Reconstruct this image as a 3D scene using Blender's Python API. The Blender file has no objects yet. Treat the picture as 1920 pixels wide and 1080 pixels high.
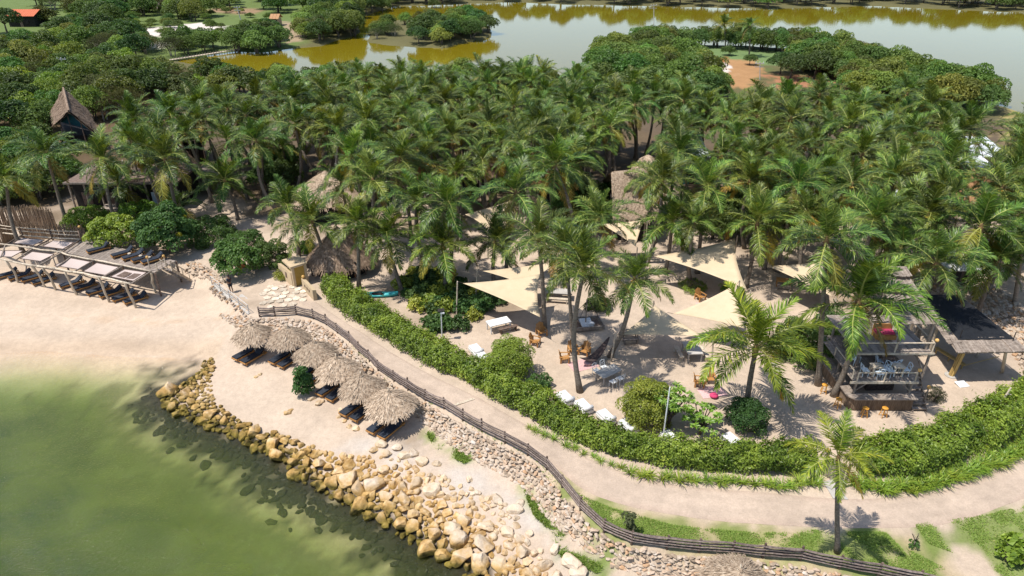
import bpy, bmesh, math, random, re
import numpy as np
from mathutils import Vector, Matrix, noise

R = math.radians
sc = bpy.context.scene
C = sc.collection
# ------------------------------------------------------------------ camera
CAMZ, PITCH, FPX = 30.0, R(28.0), 1280.0        # metres, down-tilt, focal length for a 1920 px wide frame
cam_d = bpy.data.cameras.new('camera'); cam = bpy.data.objects.new('camera', cam_d); C.objects.link(cam)
cam.location = (0, 0, CAMZ); cam.rotation_euler = (R(90) - PITCH, 0, 0)
cam_d.sensor_width = 36.0; cam_d.lens = 36.0 * FPX / 1920.0
cam_d.clip_start = 0.5; cam_d.clip_end = 5000
sc.camera = cam
# ------------------------------------------------------------------ sky, sun, exposure
SUN_EL = R(66.0)
SH = Vector((1.0, 0.35, 0)).normalized()         # the way shadows fall on the ground
sun_dir = Vector((-SH.x * math.cos(SUN_EL), -SH.y * math.cos(SUN_EL), math.sin(SUN_EL)))
w = bpy.data.worlds.new('World'); sc.world = w; w.use_nodes = True
nt = w.node_tree; nt.nodes.clear()
sky = nt.nodes.new('ShaderNodeTexSky'); sky.sky_type = 'NISHITA'; sky.sun_disc = False
sky.sun_elevation = SUN_EL; sky.sun_rotation = math.atan2(sun_dir.x, sun_dir.y)
sky.air_density = 1.0; sky.dust_density = 0.8; sky.ozone_density = 1.0
bg = nt.nodes.new('ShaderNodeBackground'); bg.inputs['Strength'].default_value = 0.14
wo = nt.nodes.new('ShaderNodeOutputWorld')
nt.links.new(sky.outputs[0], bg.inputs[0]); nt.links.new(bg.outputs[0], wo.inputs[0])
sun_d = bpy.data.lights.new('sun', 'SUN'); sun_d.energy = 4.4; sun_d.angle = R(0.5); sun_d.color = (1.0, 0.955, 0.89)
sun = bpy.data.objects.new('sun', sun_d); C.objects.link(sun)
sun.rotation_euler = (-sun_dir).to_track_quat('-Z', 'Y').to_euler(); sun.location = (0, 0, 80)
sc.view_settings.view_transform = 'Standard'; sc.view_settings.look = 'None'
sc.view_settings.exposure = 0.45; sc.view_settings.gamma = 1.0; sc.view_settings.use_curve_mapping = False
sc.render.engine = 'CYCLES'
sc.cycles.max_bounces = 6; sc.cycles.transparent_max_bounces = 12; sc.cycles.diffuse_bounces = 3; sc.cycles.glossy_bounces = 2

random.seed(11); rng = np.random.default_rng(11)
ZC = 2.0                                          # level of the sandy courtyard; the sea lies at 0

# ------------------------------------------------------------------ where a point of the photograph lies on the ground
cp, sp = math.cos(PITCH), math.sin(PITCH)
def ray(px, py):
    a, b = (px - 960) / FPX, -(py - 540) / FPX
    return Vector((a, cp + b * sp, -sp + b * cp))
def at(px, py, z=ZC):
    d = ray(px, py); t = (z - CAMZ) / d.z
    return Vector((d.x * t, d.y * t, z))
def at_y(px, py, Y):
    d = ray(px, py); t = Y / d.y
    return Vector((d.x * t, Y, CAMZ + d.z * t))
def poly(pts, z=ZC): return np.array([at(x, y, z)[:2] for x, y in pts])
def inside(P, X, Y):
    r = np.zeros(X.shape, bool); n = len(P); j = n - 1
    for i in range(n):
        xi, yi = P[i]; xj, yj = P[j]
        c = ((yi > Y) != (yj > Y)) & (X < (xj - xi) * (Y - yi) / (yj - yi + 1e-12) + xi)
        r ^= c; j = i
    return r
def inside1(P, x, y):
    r = False; j = len(P) - 1
    for i in range(len(P)):
        xi, yi = P[i]; xj, yj = P[j]
        if (yi > y) != (yj > y) and x < (xj - xi) * (y - yi) / (yj - yi) + xi: r = not r
        j = i
    return r
def dist(P, X, Y, closed=False):
    d = np.full(X.shape, 1e9); n = len(P)
    for i in range(n if closed else n - 1):
        a = P[i]; b = P[(i + 1) % n]; ab = b - a; L = ab @ ab + 1e-9
        t = np.clip(((X - a[0]) * ab[0] + (Y - a[1]) * ab[1]) / L, 0, 1)
        d = np.minimum(d, (X - a[0] - t * ab[0]) ** 2 + (Y - a[1] - t * ab[1]) ** 2)
    return np.sqrt(d)
def resample(P, step):
    P = np.asarray(P, float); s = np.r_[0, np.cumsum(np.linalg.norm(np.diff(P, axis=0), axis=1))]
    n = max(2, int(s[-1] / step) + 1); u = np.linspace(0, s[-1], n)
    return np.stack([np.interp(u, s, P[:, k]) for k in range(P.shape[1])], 1)
def smooth(P, it=2):
    P = np.asarray(P, float)
    for _ in range(it):
        q = P.copy(); q[1:-1] = (P[:-2] + 2 * P[1:-1] + P[2:]) / 4; P = q
    return P
# smooth value noise on arrays
_g = np.random.default_rng(5).random((256, 256))
def vnoise(X, Y):
    xi = np.floor(X).astype(int); yi = np.floor(Y).astype(int); fx = X - xi; fy = Y - yi
    fx = fx * fx * (3 - 2 * fx); fy = fy * fy * (3 - 2 * fy)
    g = lambda a, b: _g[a % 256, b % 256]
    return (g(xi, yi) * (1 - fx) + g(xi + 1, yi) * fx) * (1 - fy) + (g(xi, yi + 1) * (1 - fx) + g(xi + 1, yi + 1) * fx) * fy
def fbm(X, Y, o=4):
    r = 0; a = .5
    for k in range(o): r = r + a * vnoise(X * 2 ** k + 17.3 * k, Y * 2 ** k + 9.1 * k); a *= .5
    return r

# ------------------------------------------------------------------ materials
def mat(name):
    m = bpy.data.materials.new(name); m.use_nodes = True
    n = m.node_tree.nodes; n.clear()
    out = n.new('ShaderNodeOutputMaterial'); b = n.new('ShaderNodeBsdfPrincipled')
    m.node_tree.links.new(b.outputs[0], out.inputs[0])
    return m, n, m.node_tree.links, b, out
def ramp(n, cols, pos=None):
    r = n.new('ShaderNodeValToRGB'); e = r.color_ramp.elements
    while len(e) < len(cols): e.new(0.5)
    for i, c in enumerate(cols):
        e[i].position = pos[i] if pos else i / (len(cols) - 1); e[i].color = (*c, 1)
    return r
def grainy(name, cols, scale=3.0, rough=0.85, bump=0.3, stretch=(1, 1, 1), fine=None, rnd=0.25, coords='Object', pos=None, bdist=.02):
    """colour from noise plus a per-object shift in brightness"""
    m, n, l, b, out = mat(name)
    tc = n.new('ShaderNodeTexCoord'); mp = n.new('ShaderNodeMapping'); mp.inputs['Scale'].default_value = stretch
    l.new(tc.outputs[coords], mp.inputs[0])
    nz = n.new('ShaderNodeTexNoise'); nz.inputs['Scale'].default_value = scale; nz.inputs['Detail'].default_value = 6; nz.inputs['Roughness'].default_value = .65
    l.new(mp.outputs[0], nz.inputs['Vector'])
    r = ramp(n, cols, pos or [0.3 + 0.4 * i / (len(cols) - 1) for i in range(len(cols))]); l.new(nz.outputs[0], r.inputs[0])
    oi = n.new('ShaderNodeObjectInfo'); mr = n.new('ShaderNodeMapRange'); mr.inputs[3].default_value = 1 - rnd; mr.inputs[4].default_value = 1 + rnd
    l.new(oi.outputs['Random'], mr.inputs[0])
    hs = n.new('ShaderNodeHueSaturation'); l.new(mr.outputs[0], hs.inputs['Value']); l.new(r.outputs[0], hs.inputs['Color'])
    l.new(hs.outputs[0], b.inputs['Base Color']); b.inputs['Roughness'].default_value = rough
    b.inputs['Specular IOR Level'].default_value = .3
    if bump:
        n2 = n.new('ShaderNodeTexNoise'); n2.inputs['Scale'].default_value = fine or scale * 4; n2.inputs['Detail'].default_value = 5
        l.new(mp.outputs[0], n2.inputs['Vector'])
        bp = n.new('ShaderNodeBump'); bp.inputs['Strength'].default_value = bump; bp.inputs['Distance'].default_value = bdist
        l.new(n2.outputs[0], bp.inputs['Height']); l.new(bp.outputs[0], b.inputs['Normal'])
    return m
def leafy(name, dark, light, warm=None, rough=.5, trans=.3, spec=.35, rnd=.22, hue=.02, tcol=None):
    """leaf faces: colour from the per-leaf attribute 'v', shifted per plant; some light passes through"""
    m, n, l, b, out = mat(name)
    a = n.new('ShaderNodeAttribute'); a.attribute_name = 'v'
    r = ramp(n, [dark, light] + ([warm] if warm else []), [0.0, .8, 1.0] if warm else [0, 1]); l.new(a.outputs['Fac'], r.inputs[0])
    oi = n.new('ShaderNodeObjectInfo'); mr = n.new('ShaderNodeMapRange'); mr.inputs[3].default_value = 1 - rnd; mr.inputs[4].default_value = 1 + rnd
    l.new(oi.outputs['Random'], mr.inputs[0])
    m2 = n.new('ShaderNodeMath'); m2.operation = 'MULTIPLY'; m2.inputs[1].default_value = 7.31; l.new(oi.outputs['Random'], m2.inputs[0])
    m3 = n.new('ShaderNodeMath'); m3.operation = 'FRACT'; l.new(m2.outputs[0], m3.inputs[0])
    mh = n.new('ShaderNodeMapRange'); mh.inputs[3].default_value = .5 - hue; mh.inputs[4].default_value = .5 + hue; l.new(m3.outputs[0], mh.inputs[0])
    hs = n.new('ShaderNodeHueSaturation'); l.new(mr.outputs[0], hs.inputs['Value']); l.new(mh.outputs[0], hs.inputs['Hue']); l.new(r.outputs[0], hs.inputs['Color'])
    oc = n.new('ShaderNodeMix'); oc.data_type = 'RGBA'; oc.blend_type = 'MULTIPLY'; oc.inputs[0].default_value = 1.0; l.new(hs.outputs[0], oc.inputs[6]); l.new(oi.outputs['Color'], oc.inputs[7])   # each plant's own tint
    l.new(oc.outputs[2], b.inputs['Base Color']); b.inputs['Roughness'].default_value = rough; b.inputs['Specular IOR Level'].default_value = spec
    t = n.new('ShaderNodeBsdfTranslucent'); mx = n.new('ShaderNodeMixShader'); mx.inputs[0].default_value = trans
    mc = n.new('ShaderNodeMix'); mc.data_type = 'RGBA'; mc.blend_type = 'MULTIPLY'; mc.inputs[0].default_value = 1.0
    mc.inputs[7].default_value = (*(tcol or (1.5, 1.5, .6)), 1); l.new(oc.outputs[2], mc.inputs[6]); l.new(mc.outputs[2], t.inputs[0])
    l.new(b.outputs[0], mx.inputs[1]); l.new(t.outputs[0], mx.inputs[2]); l.new(mx.outputs[0], out.inputs[0])
    return m

M = {}
M['frond'] = leafy('frond_green', (.016, .042, .008), (.125, .198, .032), (.40, .41, .07), rough=.38, trans=.2, spec=.3, rnd=.3, hue=.022, tcol=(1.7, 1.45, .35))
M['frond_old'] = leafy('frond_yellowing', (.11, .11, .018), (.27, .22, .035), (.42, .28, .045), rough=.45, trans=.25, rnd=.3, hue=.03, tcol=(1.5, 1.3, .4))
M['frond_dry'] = leafy('frond_dry', (.16, .09, .035), (.30, .19, .07), (.42, .27, .08), rough=.7, trans=.2, spec=.2, rnd=.3, tcol=(1.2, 1, .6))
M['rachis'] = grainy('rachis', [(.22, .24, .06), (.36, .36, .10)], 4, .5, 0)
M['palm_bark'] = grainy('palm_bark', [(.07, .055, .042), (.16, .13, .10), (.25, .215, .175)], 5, .9, .8, (1, 1, 4), 9)
M['sheath'] = grainy('palm_fibre', [(.10, .06, .025), (.22, .14, .06)], 9, .9, .5)
M['nut'] = grainy('coconut', [(.30, .15, .02), (.42, .26, .04)], 6, .5, .1)
M['leaf'] = leafy('leaf_mid', (.035, .075, .014), (.115, .185, .038), (.17, .22, .045), rough=.5, rnd=.28, hue=.025)
M['leaf_dark'] = leafy('leaf_dark', (.022, .054, .012), (.085, .155, .036), (.13, .19, .045), rough=.55, rnd=.25)
M['leaf_far'] = leafy('leaf_mangrove', (.038, .075, .016), (.150, .225, .050), (.21, .28, .065), rough=.6, spec=.3, rnd=.35, hue=.025)
M['leaf_grey'] = leafy('leaf_greygreen', (.04, .052, .026), (.10, .115, .05), None, rough=.7, spec=.2, rnd=.25)
M['leaf_lime'] = leafy('leaf_lime', (.11, .16, .02), (.33, .37, .055), (.46, .45, .07), rough=.42, rnd=.15)
M['leaf_hedge'] = leafy('leaf_hedge', (.055, .115, .010), (.235, .345, .045), (.37, .45, .07), rough=.42, rnd=.1)
M['leaf_yellow'] = leafy('leaf_yellow', (.30, .28, .02), (.5, .42, .03), None, rough=.5)
M['leaf_dry'] = leafy('leaf_dry', (.22, .09, .02), (.42, .2, .05), None, rough=.7, trans=.15)
M['grass'] = leafy('grass_blade', (.12, .19, .03), (.27, .34, .07), (.40, .36, .14), rough=.6, spec=.3)
M['lily'] = leafy('lily_leaf', (.09, .17, .02), (.28, .37, .05), (.42, .44, .08), rough=.38, trans=.3, rnd=.15)
M['bark'] = grainy('bark', [(.05, .04, .03), (.13, .105, .08), (.2, .17, .13)], 6, .9, .6, (1, 1, .4))
M['bark_pale'] = grainy('bark_pale', [(.22, .19, .15), (.38, .34, .28)], 6, .9, .4, (1, 1, .4))
M['thatch'] = grainy('thatch', [(.15, .10, .062), (.37, .275, .19), (.56, .45, .33)], 6, .95, .9, (1, 1, .6), 30, rnd=.15)
M['thatch_old'] = grainy('thatch_old', [(.07, .045, .03), (.21, .145, .098), (.36, .265, .19)], 5, .95, .9, (1, 1, .5), 24, rnd=.12)
M['thatch_red'] = grainy('thatch_reddish', [(.20, .10, .045), (.34, .185, .09), (.42, .26, .14)], 10, .95, .9, (1, 1, .5), 24, rnd=.12)
M['wood'] = grainy('wood_weathered', [(.13, .098, .075), (.23, .185, .148), (.33, .275, .225)], 5, .85, .4, (1, 1, 1), 16, rnd=.2)
M['wood_dark'] = grainy('wood_dark', [(.055, .034, .025), (.12, .082, .062), (.19, .14, .11)], 7, .85, .5, rnd=.3)
M['wood_warm'] = grainy('wood_warm', [(.28, .13, .04), (.45, .23, .07)], 7, .6, .2, rnd=.15)
M['wood_orange'] = grainy('wood_orange', [(.50, .22, .03), (.66, .32, .05)], 7, .5, .1, rnd=.1)
M['fence_wood'] = grainy('fence_sticks', [(.085, .06, .05), (.17, .13, .11), (.26, .21, .18)], 7, .85, .5, rnd=.35)
M['driftwood'] = grainy('driftwood', [(.30, .235, .165), (.48, .40, .30), (.58, .50, .39)], 5, .85, .4, (1, 1, .3), rnd=.12)
M['deck'] = grainy('deck_boards', [(.15, .115, .09), (.245, .20, .165), (.33, .28, .235)], 4, .8, .2, rnd=.22)
M['reed'] = grainy('reed', [(.10, .065, .04), (.23, .16, .105), (.34, .25, .17)], 18, .9, .6, (1, 1, .08), 40)
M['bamboo'] = grainy('bamboo', [(.34, .22, .07), (.52, .36, .13)], 5, .5, .2, (1, 1, .3))
M['navy'] = grainy('navy_cushion', [(.012, .016, .026), (.03, .038, .052)], 8, .8, .2)
M['white'] = grainy('white_paint', [(.60, .60, .58), (.72, .72, .70)], 6, .5, .05, rnd=.05)
M['white_cloth'] = grainy('white_cushion', [(.52, .51, .50), (.66, .65, .64)], 5, .9, .3, rnd=.06)
M['paleblue'] = grainy('pale_blue_paint', [(.50, .58, .64), (.62, .69, .74)], 6, .5, .05, rnd=.06)
M['sail'] = grainy('sail_cloth', [(.50, .39, .25), (.56, .44, .29)], 1.5, .85, .12, (1, 1, 1), 60, rnd=.04)
M['stone'] = grainy('wall_stone', [(.33, .26, .19), (.50, .42, .32), (.62, .55, .44)], 4, .9, .5, rnd=.25)
M['concrete'] = grainy('concrete', [(.34, .31, .27), (.46, .43, .39)], 3, .9, .3, rnd=.08)
M['stucco'] = grainy('ochre_stucco', [(.44, .33, .20), (.54, .42, .27)], 3, .9, .2, rnd=.06)
M['ochre'] = grainy('ochre_door', [(.36, .22, .04), (.46, .29, .07)], 3, .7, .1, rnd=.04)
M['turq'] = grainy('turquoise_hull', [(.04, .33, .34), (.07, .42, .42)], 3, .35, 0)
M['tealwall'] = grainy('teal_paint', [(.02, .20, .25), (.04, .30, .34)], 3, .7, .1)
M['teal_dark'] = grainy('dark_teal_boards', [(.008, .05, .06), (.015, .09, .10)], 3, .7, .1)
M['metal'] = grainy('white_sheet_metal', [(.55, .58, .62), (.72, .74, .76)], 1.2, .45, .2, (1, 6, 1))
M['redtile'] = grainy('red_roof', [(.48, .10, .04), (.60, .17, .08)], 4, .8, .3)
M['dark'] = grainy('dark_interior', [(.012, .010, .009), (.03, .025, .022)], 3, .9, 0)  # near-black; on walls it stands for unlit space beneath the roofs
M['net'] = grainy('black_shade_net', [(.006, .007, .010), (.016, .018, .022)], 4, .75, .5, (1, 1, 1), 8, bdist=.05)
M['rope'] = grainy('dark_rope', [(.03, .02, .02), (.07, .05, .045)], 9, .9, 0)
M['pink'] = grainy('faded_pink_rug', [(.50, .28, .27), (.66, .45, .42)], 9, .95, .1)
M['magenta'] = grainy('magenta_cushion', [(.40, .03, .10), (.52, .06, .14)], 6, .9, .1)
M['grey'] = grainy('grey_pole', [(.33, .32, .30), (.45, .44, .42)], 5, .8, .2)
M['weedstone'] = grainy('weed_covered_stone', [(.010, .009, .004), (.035, .029, .010)], 3, .9, .3)
M['lamp'] = grainy('woven_lamp_ball', [(.50, .28, .08), (.68, .42, .15)], 20, .8, .3)
M['skin'] = grainy('skin', [(.22, .11, .07), (.28, .15, .09)], 5, .6, 0)
M['hair'] = grainy('dark_hair', [(.012, .009, .008), (.02, .016, .014)], 9, .6, 0)

# ------------------------------------------------------------------ mesh and object helpers
def tag(o, label=None, cat=None, group=None, kind=None):
    if label: o['label'] = label
    if cat: o['category'] = cat
    if group: o['group'] = group
    if kind: o['kind'] = kind
    return o
def thing(name, label, cat, loc=(0, 0, 0), rz=0.0, group=None):
    o = bpy.data.objects.new(name, None); C.objects.link(o); o.empty_display_size = .2
    o.location = loc; o.rotation_euler = (0, 0, rz)
    return tag(o, label, cat, group)
def link(name, me, parent=None, loc=None, rot=None, scale=None):
    o = bpy.data.objects.new(name, me); C.objects.link(o)
    if parent: o.parent = parent
    if loc is not None: o.location = loc
    if rot is not None: o.rotation_euler = rot
    if scale is not None: o.scale = (scale,) * 3 if isinstance(scale, (int, float)) else scale
    return o
def copy_tree(o, parent=None):
    c = o.copy(); C.objects.link(c); c.parent = parent
    for ch in o.children: copy_tree(ch, c)
    return c
def np_mesh(name, V, F, mats, v=None, smooth_=False, mi=None):
    """fast mesh from arrays: V (n,3), F (m,k) all faces of k corners"""
    V = np.asarray(V, np.float32); F = np.asarray(F, np.int32); k = F.shape[1]
    me = bpy.data.meshes.new(name); me.vertices.add(len(V)); me.vertices.foreach_set('co', V.ravel())
    me.loops.add(F.size); me.loops.foreach_set('vertex_index', F.ravel())
    me.polygons.add(len(F)); me.polygons.foreach_set('loop_start', np.arange(0, F.size, k, dtype=np.int32))
    if mi is not None: me.polygons.foreach_set('material_index', np.asarray(mi, np.int32))
    me.update(calc_edges=True); me.validate()
    me.polygons.foreach_set('use_smooth', np.full(len(me.polygons), smooth_))
    if v is not None:
        a = me.attributes.new('v', 'FLOAT', 'POINT'); a.data.foreach_set('value', np.asarray(v, np.float32))
    for m_ in (mats if isinstance(mats, list) else [mats]): me.materials.append(M[m_] if isinstance(m_, str) else m_)
    return me
class MB:
    """collects simple shapes into one mesh"""
    def __init__(s): s.v = []; s.f = []
    def add(s, vs, fs):
        o = len(s.v); s.v += [Vector(p) for p in vs]; s.f += [tuple(i + o for i in f) for f in fs]; return s
    def box(s, c, size, rz=0, rx=0, ry=0):
        m = Matrix.Translation(c) @ Matrix.Rotation(rz, 4, 'Z') @ Matrix.Rotation(ry, 4, 'Y') @ Matrix.Rotation(rx, 4, 'X')
        a, b, c_ = size[0] / 2, size[1] / 2, size[2] / 2
        return s.add([m @ Vector(p) for p in [(-a, -b, -c_), (a, -b, -c_), (a, b, -c_), (-a, b, -c_), (-a, -b, c_), (a, -b, c_), (a, b, c_), (-a, b, c_)]],
                     [(0, 3, 2, 1), (4, 5, 6, 7), (0, 1, 5, 4), (1, 2, 6, 5), (2, 3, 7, 6), (3, 0, 4, 7)])
    def tube(s, pts, r, n=6, cap=True):
        pts = [Vector(p) for p in pts]; k = len(pts); rr = r if isinstance(r, (list, tuple)) else [r] * k
        rings = []
        for i, p in enumerate(pts):
            t = (pts[min(i + 1, k - 1)] - pts[max(i - 1, 0)]).normalized()
            u = t.cross(Vector((0, 0, 1)) if abs(t.z) < .9 else Vector((1, 0, 0))).normalized(); w_ = t.cross(u)
            rings.append([p + (u * math.cos(2 * math.pi * j / n) + w_ * math.sin(2 * math.pi * j / n)) * rr[i] for j in range(n)])
        vs = [q for g in rings for q in g]; fs = []
        for i in range(k - 1):
            for j in range(n): fs.append((i * n + j, i * n + (j + 1) % n, (i + 1) * n + (j + 1) % n, (i + 1) * n + j))
        if cap: fs.append(tuple(range(n - 1, -1, -1))); fs.append(tuple(range((k - 1) * n, k * n)))
        return s.add(vs, fs)
    def beam(s, p0, p1, w_, h):
        p0, p1 = Vector(p0), Vector(p1); t = (p1 - p0).normalized()
        u = t.cross(Vector((0, 0, 1)) if abs(t.z) < .95 else Vector((1, 0, 0))).normalized() * w_ / 2; n = u.cross(t).normalized() * h / 2
        vs = [p0 - u - n, p0 + u - n, p0 + u + n, p0 - u + n, p1 - u - n, p1 + u - n, p1 + u + n, p1 - u + n]
        return s.add(vs, [(3, 2, 1, 0), (4, 5, 6, 7), (0, 1, 5, 4), (1, 2, 6, 5), (2, 3, 7, 6), (3, 0, 4, 7)])
    def slab(s, pts, th):
        """polygon given by its top corners, extruded down"""
        pts = [Vector(p) for p in pts]; n = len(pts)
        s.add(pts + [p - Vector((0, 0, th)) for p in pts], [tuple(range(n)), tuple(range(2 * n - 1, n - 1, -1))] + [(i, i + n, (i + 1) % n + n, (i + 1) % n) for i in range(n)])
        return s
    def ball(s, c, r, n=8, m=6, sq=1.0):
        c = Vector(c); vs = [c + Vector((0, 0, r * sq))]
        for i in range(1, m):
            a = math.pi * i / m
            vs += [c + Vector((r * math.sin(a) * math.cos(2 * math.pi * j / n), r * math.sin(a) * math.sin(2 * math.pi * j / n), r * sq * math.cos(a))) for j in range(n)]
        vs.append(c - Vector((0, 0, r * sq))); fs = [(0, 1 + j, 1 + (j + 1) % n) for j in range(n)]
        for i in range(m - 2):
            for j in range(n): fs.append((1 + i * n + j, 1 + (i + 1) * n + j, 1 + (i + 1) * n + (j + 1) % n, 1 + i * n + (j + 1) % n))
        b = 1 + (m - 2) * n
        fs += [(b + j, len(vs) - 1, b + (j + 1) % n) for j in range(n)]
        return s.add(vs, fs)
    def mesh(s, name, m, smooth_=False, off=None):
        me = bpy.data.meshes.new(name)
        me.from_pydata([(p - off) if off is not None else p for p in s.v], [], s.f); me.materials.append(M[m] if isinstance(m, str) else m)
        if smooth_: me.polygons.foreach_set('use_smooth', [True] * len(me.polygons))
        bm = bmesh.new(); bm.from_mesh(me); bmesh.ops.recalc_face_normals(bm, faces=bm.faces); bm.to_mesh(me); bm.free()
        return me
    def build(s, name, m, parent=None, world=True, smooth_=False):
        """world: corners are given in world space, the parent is unrotated and top-level (or its part sits at the parent's origin)"""
        off = None
        if parent is not None and world:
            off = Vector((0, 0, 0)); p = parent
            while p is not None: off = off + p.location; p = p.parent
        return link(name, s.mesh(name, m, smooth_, off), parent)
# ================================================================== terrain, water, path
FENCE = [(487, 593), (516, 593), (556, 591), (588, 598), (612, 609), (633, 624), (656, 642), (673, 660), (693, 676), (709, 693), (739, 713), (765, 730), (798, 750),
         (833, 767), (868, 789), (904, 808), (947, 830), (990, 853), (1025, 880), (1054, 914), (1088, 956), (1132, 995), (1184, 1018), (1250, 1029), (1310, 1035),
         (1372, 1038), (1430, 1044), (1500, 1052), (1573, 1066), (1646, 1079), (1720, 1094), (1800, 1112), (1880, 1132)]
fence_w = poly(FENCE, 2.0)
W_px = [(-260, 672), (-100, 668), (0, 664), (80, 660), (200, 668), (320, 672), (385, 676), (372, 700), (350, 716), (318, 728), (300, 745), (312, 765), (345, 782), (385, 802),
        (430, 820), (480, 842), (520, 868), (560, 900), (600, 922), (640, 942), (680, 965), (720, 985), (755, 1005), (800, 1035), (850, 1065), (890, 1092), (930, 1130), (980, 1200)]
F_px = [(-260, 486), (0, 492), (200, 500), (330, 514), (372, 524), (392, 548), (410, 590), (440, 612), (470, 622), (520, 636), (575, 655), (625, 680), (665, 702), (705, 725), (745, 748), (785, 783),
        (815, 813), (885, 860), (945, 891), (980, 913), (1010, 948), (1035, 983), (1070, 1010), (1100, 1033), (1155, 1063), (1220, 1083), (1300, 1100), (1400, 1112), (1600, 1150), (1900, 1220)]
E_px = [(-260, 474), (0, 478), (200, 484), (330, 494), (385, 506), (408, 530), (440, 568), (470, 588)] + [(x, y + 4) for x, y in FENCE] + [(1960, 1150)]
Wl, Fl, El = poly(W_px, 0.0), poly(F_px, 1.0), poly(E_px, 2.0)
far = np.array([(1600, El[-1][1]), (1600, 2400), (-1600, 2400), (-1600, El[0][1])])
def land(l): return np.vstack([l, [(1600, l[-1][1] - 1)], [(1600, 2400), (-1600, 2400)], [(-1600, l[0][1])]])
P_W, P_F, P_E = land(Wl), land(Fl), land(El)
ZL = 1.5                                            # lagoon level
LAG = poly([(330, 114), (440, 96), (490, 99), (540, 91), (600, 87), (630, 76), (662, 69), (677, 61), (668, 46), (676, 38), (700, 24), (740, 12), (850, 8), (960, 4), (1060, 8), (1200, 11), (1300, 13),
            (1440, 17), (1560, 13), (1640, 11), (1760, 17), (1850, 21), (1920, 23), (2300, 30), (2600, 60), (2600, 240), (2100, 232), (1925, 214), (1885, 200), (1850, 192), (1740, 160), (1640, 134), (1540, 95), (1400, 86), (1250, 84),
            (1165, 94), (1112, 122), (1080, 142), (1000, 150), (800, 148), (600, 142), (480, 134), (400, 126)], ZL)
ISLET = poly([(688, 79), (730, 85), (770, 89), (830, 92), (862, 82), (905, 76), (924, 66), (916, 50), (870, 40), (800, 34), (740, 38), (700, 52), (686, 66)], ZL)
gw_rng = np.random.default_rng(3)
def hfun(X, Y):
    inE, inF, inW = inside(P_E, X, Y), inside(P_F, X, Y), inside(P_W, X, Y)
    dW, dF, dE = dist(Wl, X, Y), dist(Fl, X, Y), dist(El, X, Y)
    z = np.full(X.shape, 0.0)
    bch = np.clip((-15.5 - X) / 3, 0, 1) * np.clip((Y - 38) / 5, 0, 1)
    z = np.where(~inW, -(.22 - .2 * bch) - np.minimum(dW * (.12 - .055 * bch), 1.8), z)
    beachy = inW & ~inF; t = dW / (dW + dF + 1e-6)
    z = np.where(beachy, -(.22 - .2 * bch) + (1.22 - .2 * bch) * np.clip(t, 0, 1) ** (.55 + .3 * bch), z)
    sl = inF & ~inE; t = dF / (dF + dE + 1e-6)
    z = np.where(sl, 1.0 + 1.0 * t, z)
    z = np.where(inE, ZC, z)
    near = np.clip((130 - Y) / 40, 0, 1)
    z = z + np.where(inW, (fbm(X * .35, Y * .35) - .47) * .22 * np.clip(dW / 3, 0, 1), (fbm(X * .3, Y * .3) - .47) * .5 * np.clip(dW / 6, 0, 1))
    # the lagoon basin
    m = Y > 90
    dl = np.where(m, dist(LAG, np.where(m, X, 0), np.where(m, Y, 0), True), 99.); inl = inside(LAG, X, Y) & m
    di = np.where(m, dist(ISLET, np.where(m, X, 0), np.where(m, Y, 0), True), 99.); ini = inside(ISLET, X, Y) & m
    sd = np.where(inl, -dl, dl); sd = np.where(ini, di, np.where(inl, -np.minimum(dl, di), sd))
    wob = (fbm(X * .12, Y * .12) - .47) * 3
    zz = np.where(sd + wob > 0, ZL + np.minimum((sd + wob) * .15, .5), ZL + np.maximum((sd + wob) * .25, -1.0))
    return np.where(m & (Y > 100), np.where(dl < 30, zz, np.where(inl & ~ini, ZL - 1, z)), z)
def hz(x, y):
    i = min(max(int(np.searchsorted(xs, x)) - 1, 0), len(xs) - 2); j = min(max(int(np.searchsorted(ys, y)) - 1, 0), len(ys) - 2)
    u = (x - xs[i]) / (xs[i + 1] - xs[i]); v = (y - ys[j]) / (ys[j + 1] - ys[j])
    return float((GZ[j, i] * (1 - u) + GZ[j, i + 1] * u) * (1 - v) + (GZ[j + 1, i] * (1 - u) + GZ[j + 1, i + 1] * u) * v)
def gp(px, py, z=ZC):
    p = at(px, py, z)
    for _ in range(3): p = at(px, py, hz(p.x, p.y))
    return p

def grow(a, b, step, g, lim):
    out = [b]; s = step
    while out[-1] < lim: s *= g; out.append(out[-1] + s)
    return out
xs = np.r_[-np.array(grow(0, 62, .45, 1.035, 260))[::-1], np.arange(-62 + .45, 62, .45), np.array(grow(0, 62, .45, 1.035, 260))]
xs = np.r_[-np.array(grow(0, 300, 40, 1.4, 2500))[::-1], xs, np.array(grow(0, 300, 40, 1.4, 2500))]
ys = np.r_[-60, -20, 0, 8, 13, np.arange(15, 88, .45), np.array(grow(0, 88, .45, 1.02, 340)), np.array(grow(0, 370, 40, 1.4, 2500))]
xs = np.unique(xs); ys = np.unique(ys)
GX, GY = np.meshgrid(xs, ys)
GZ = hfun(GX, GY)

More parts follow.
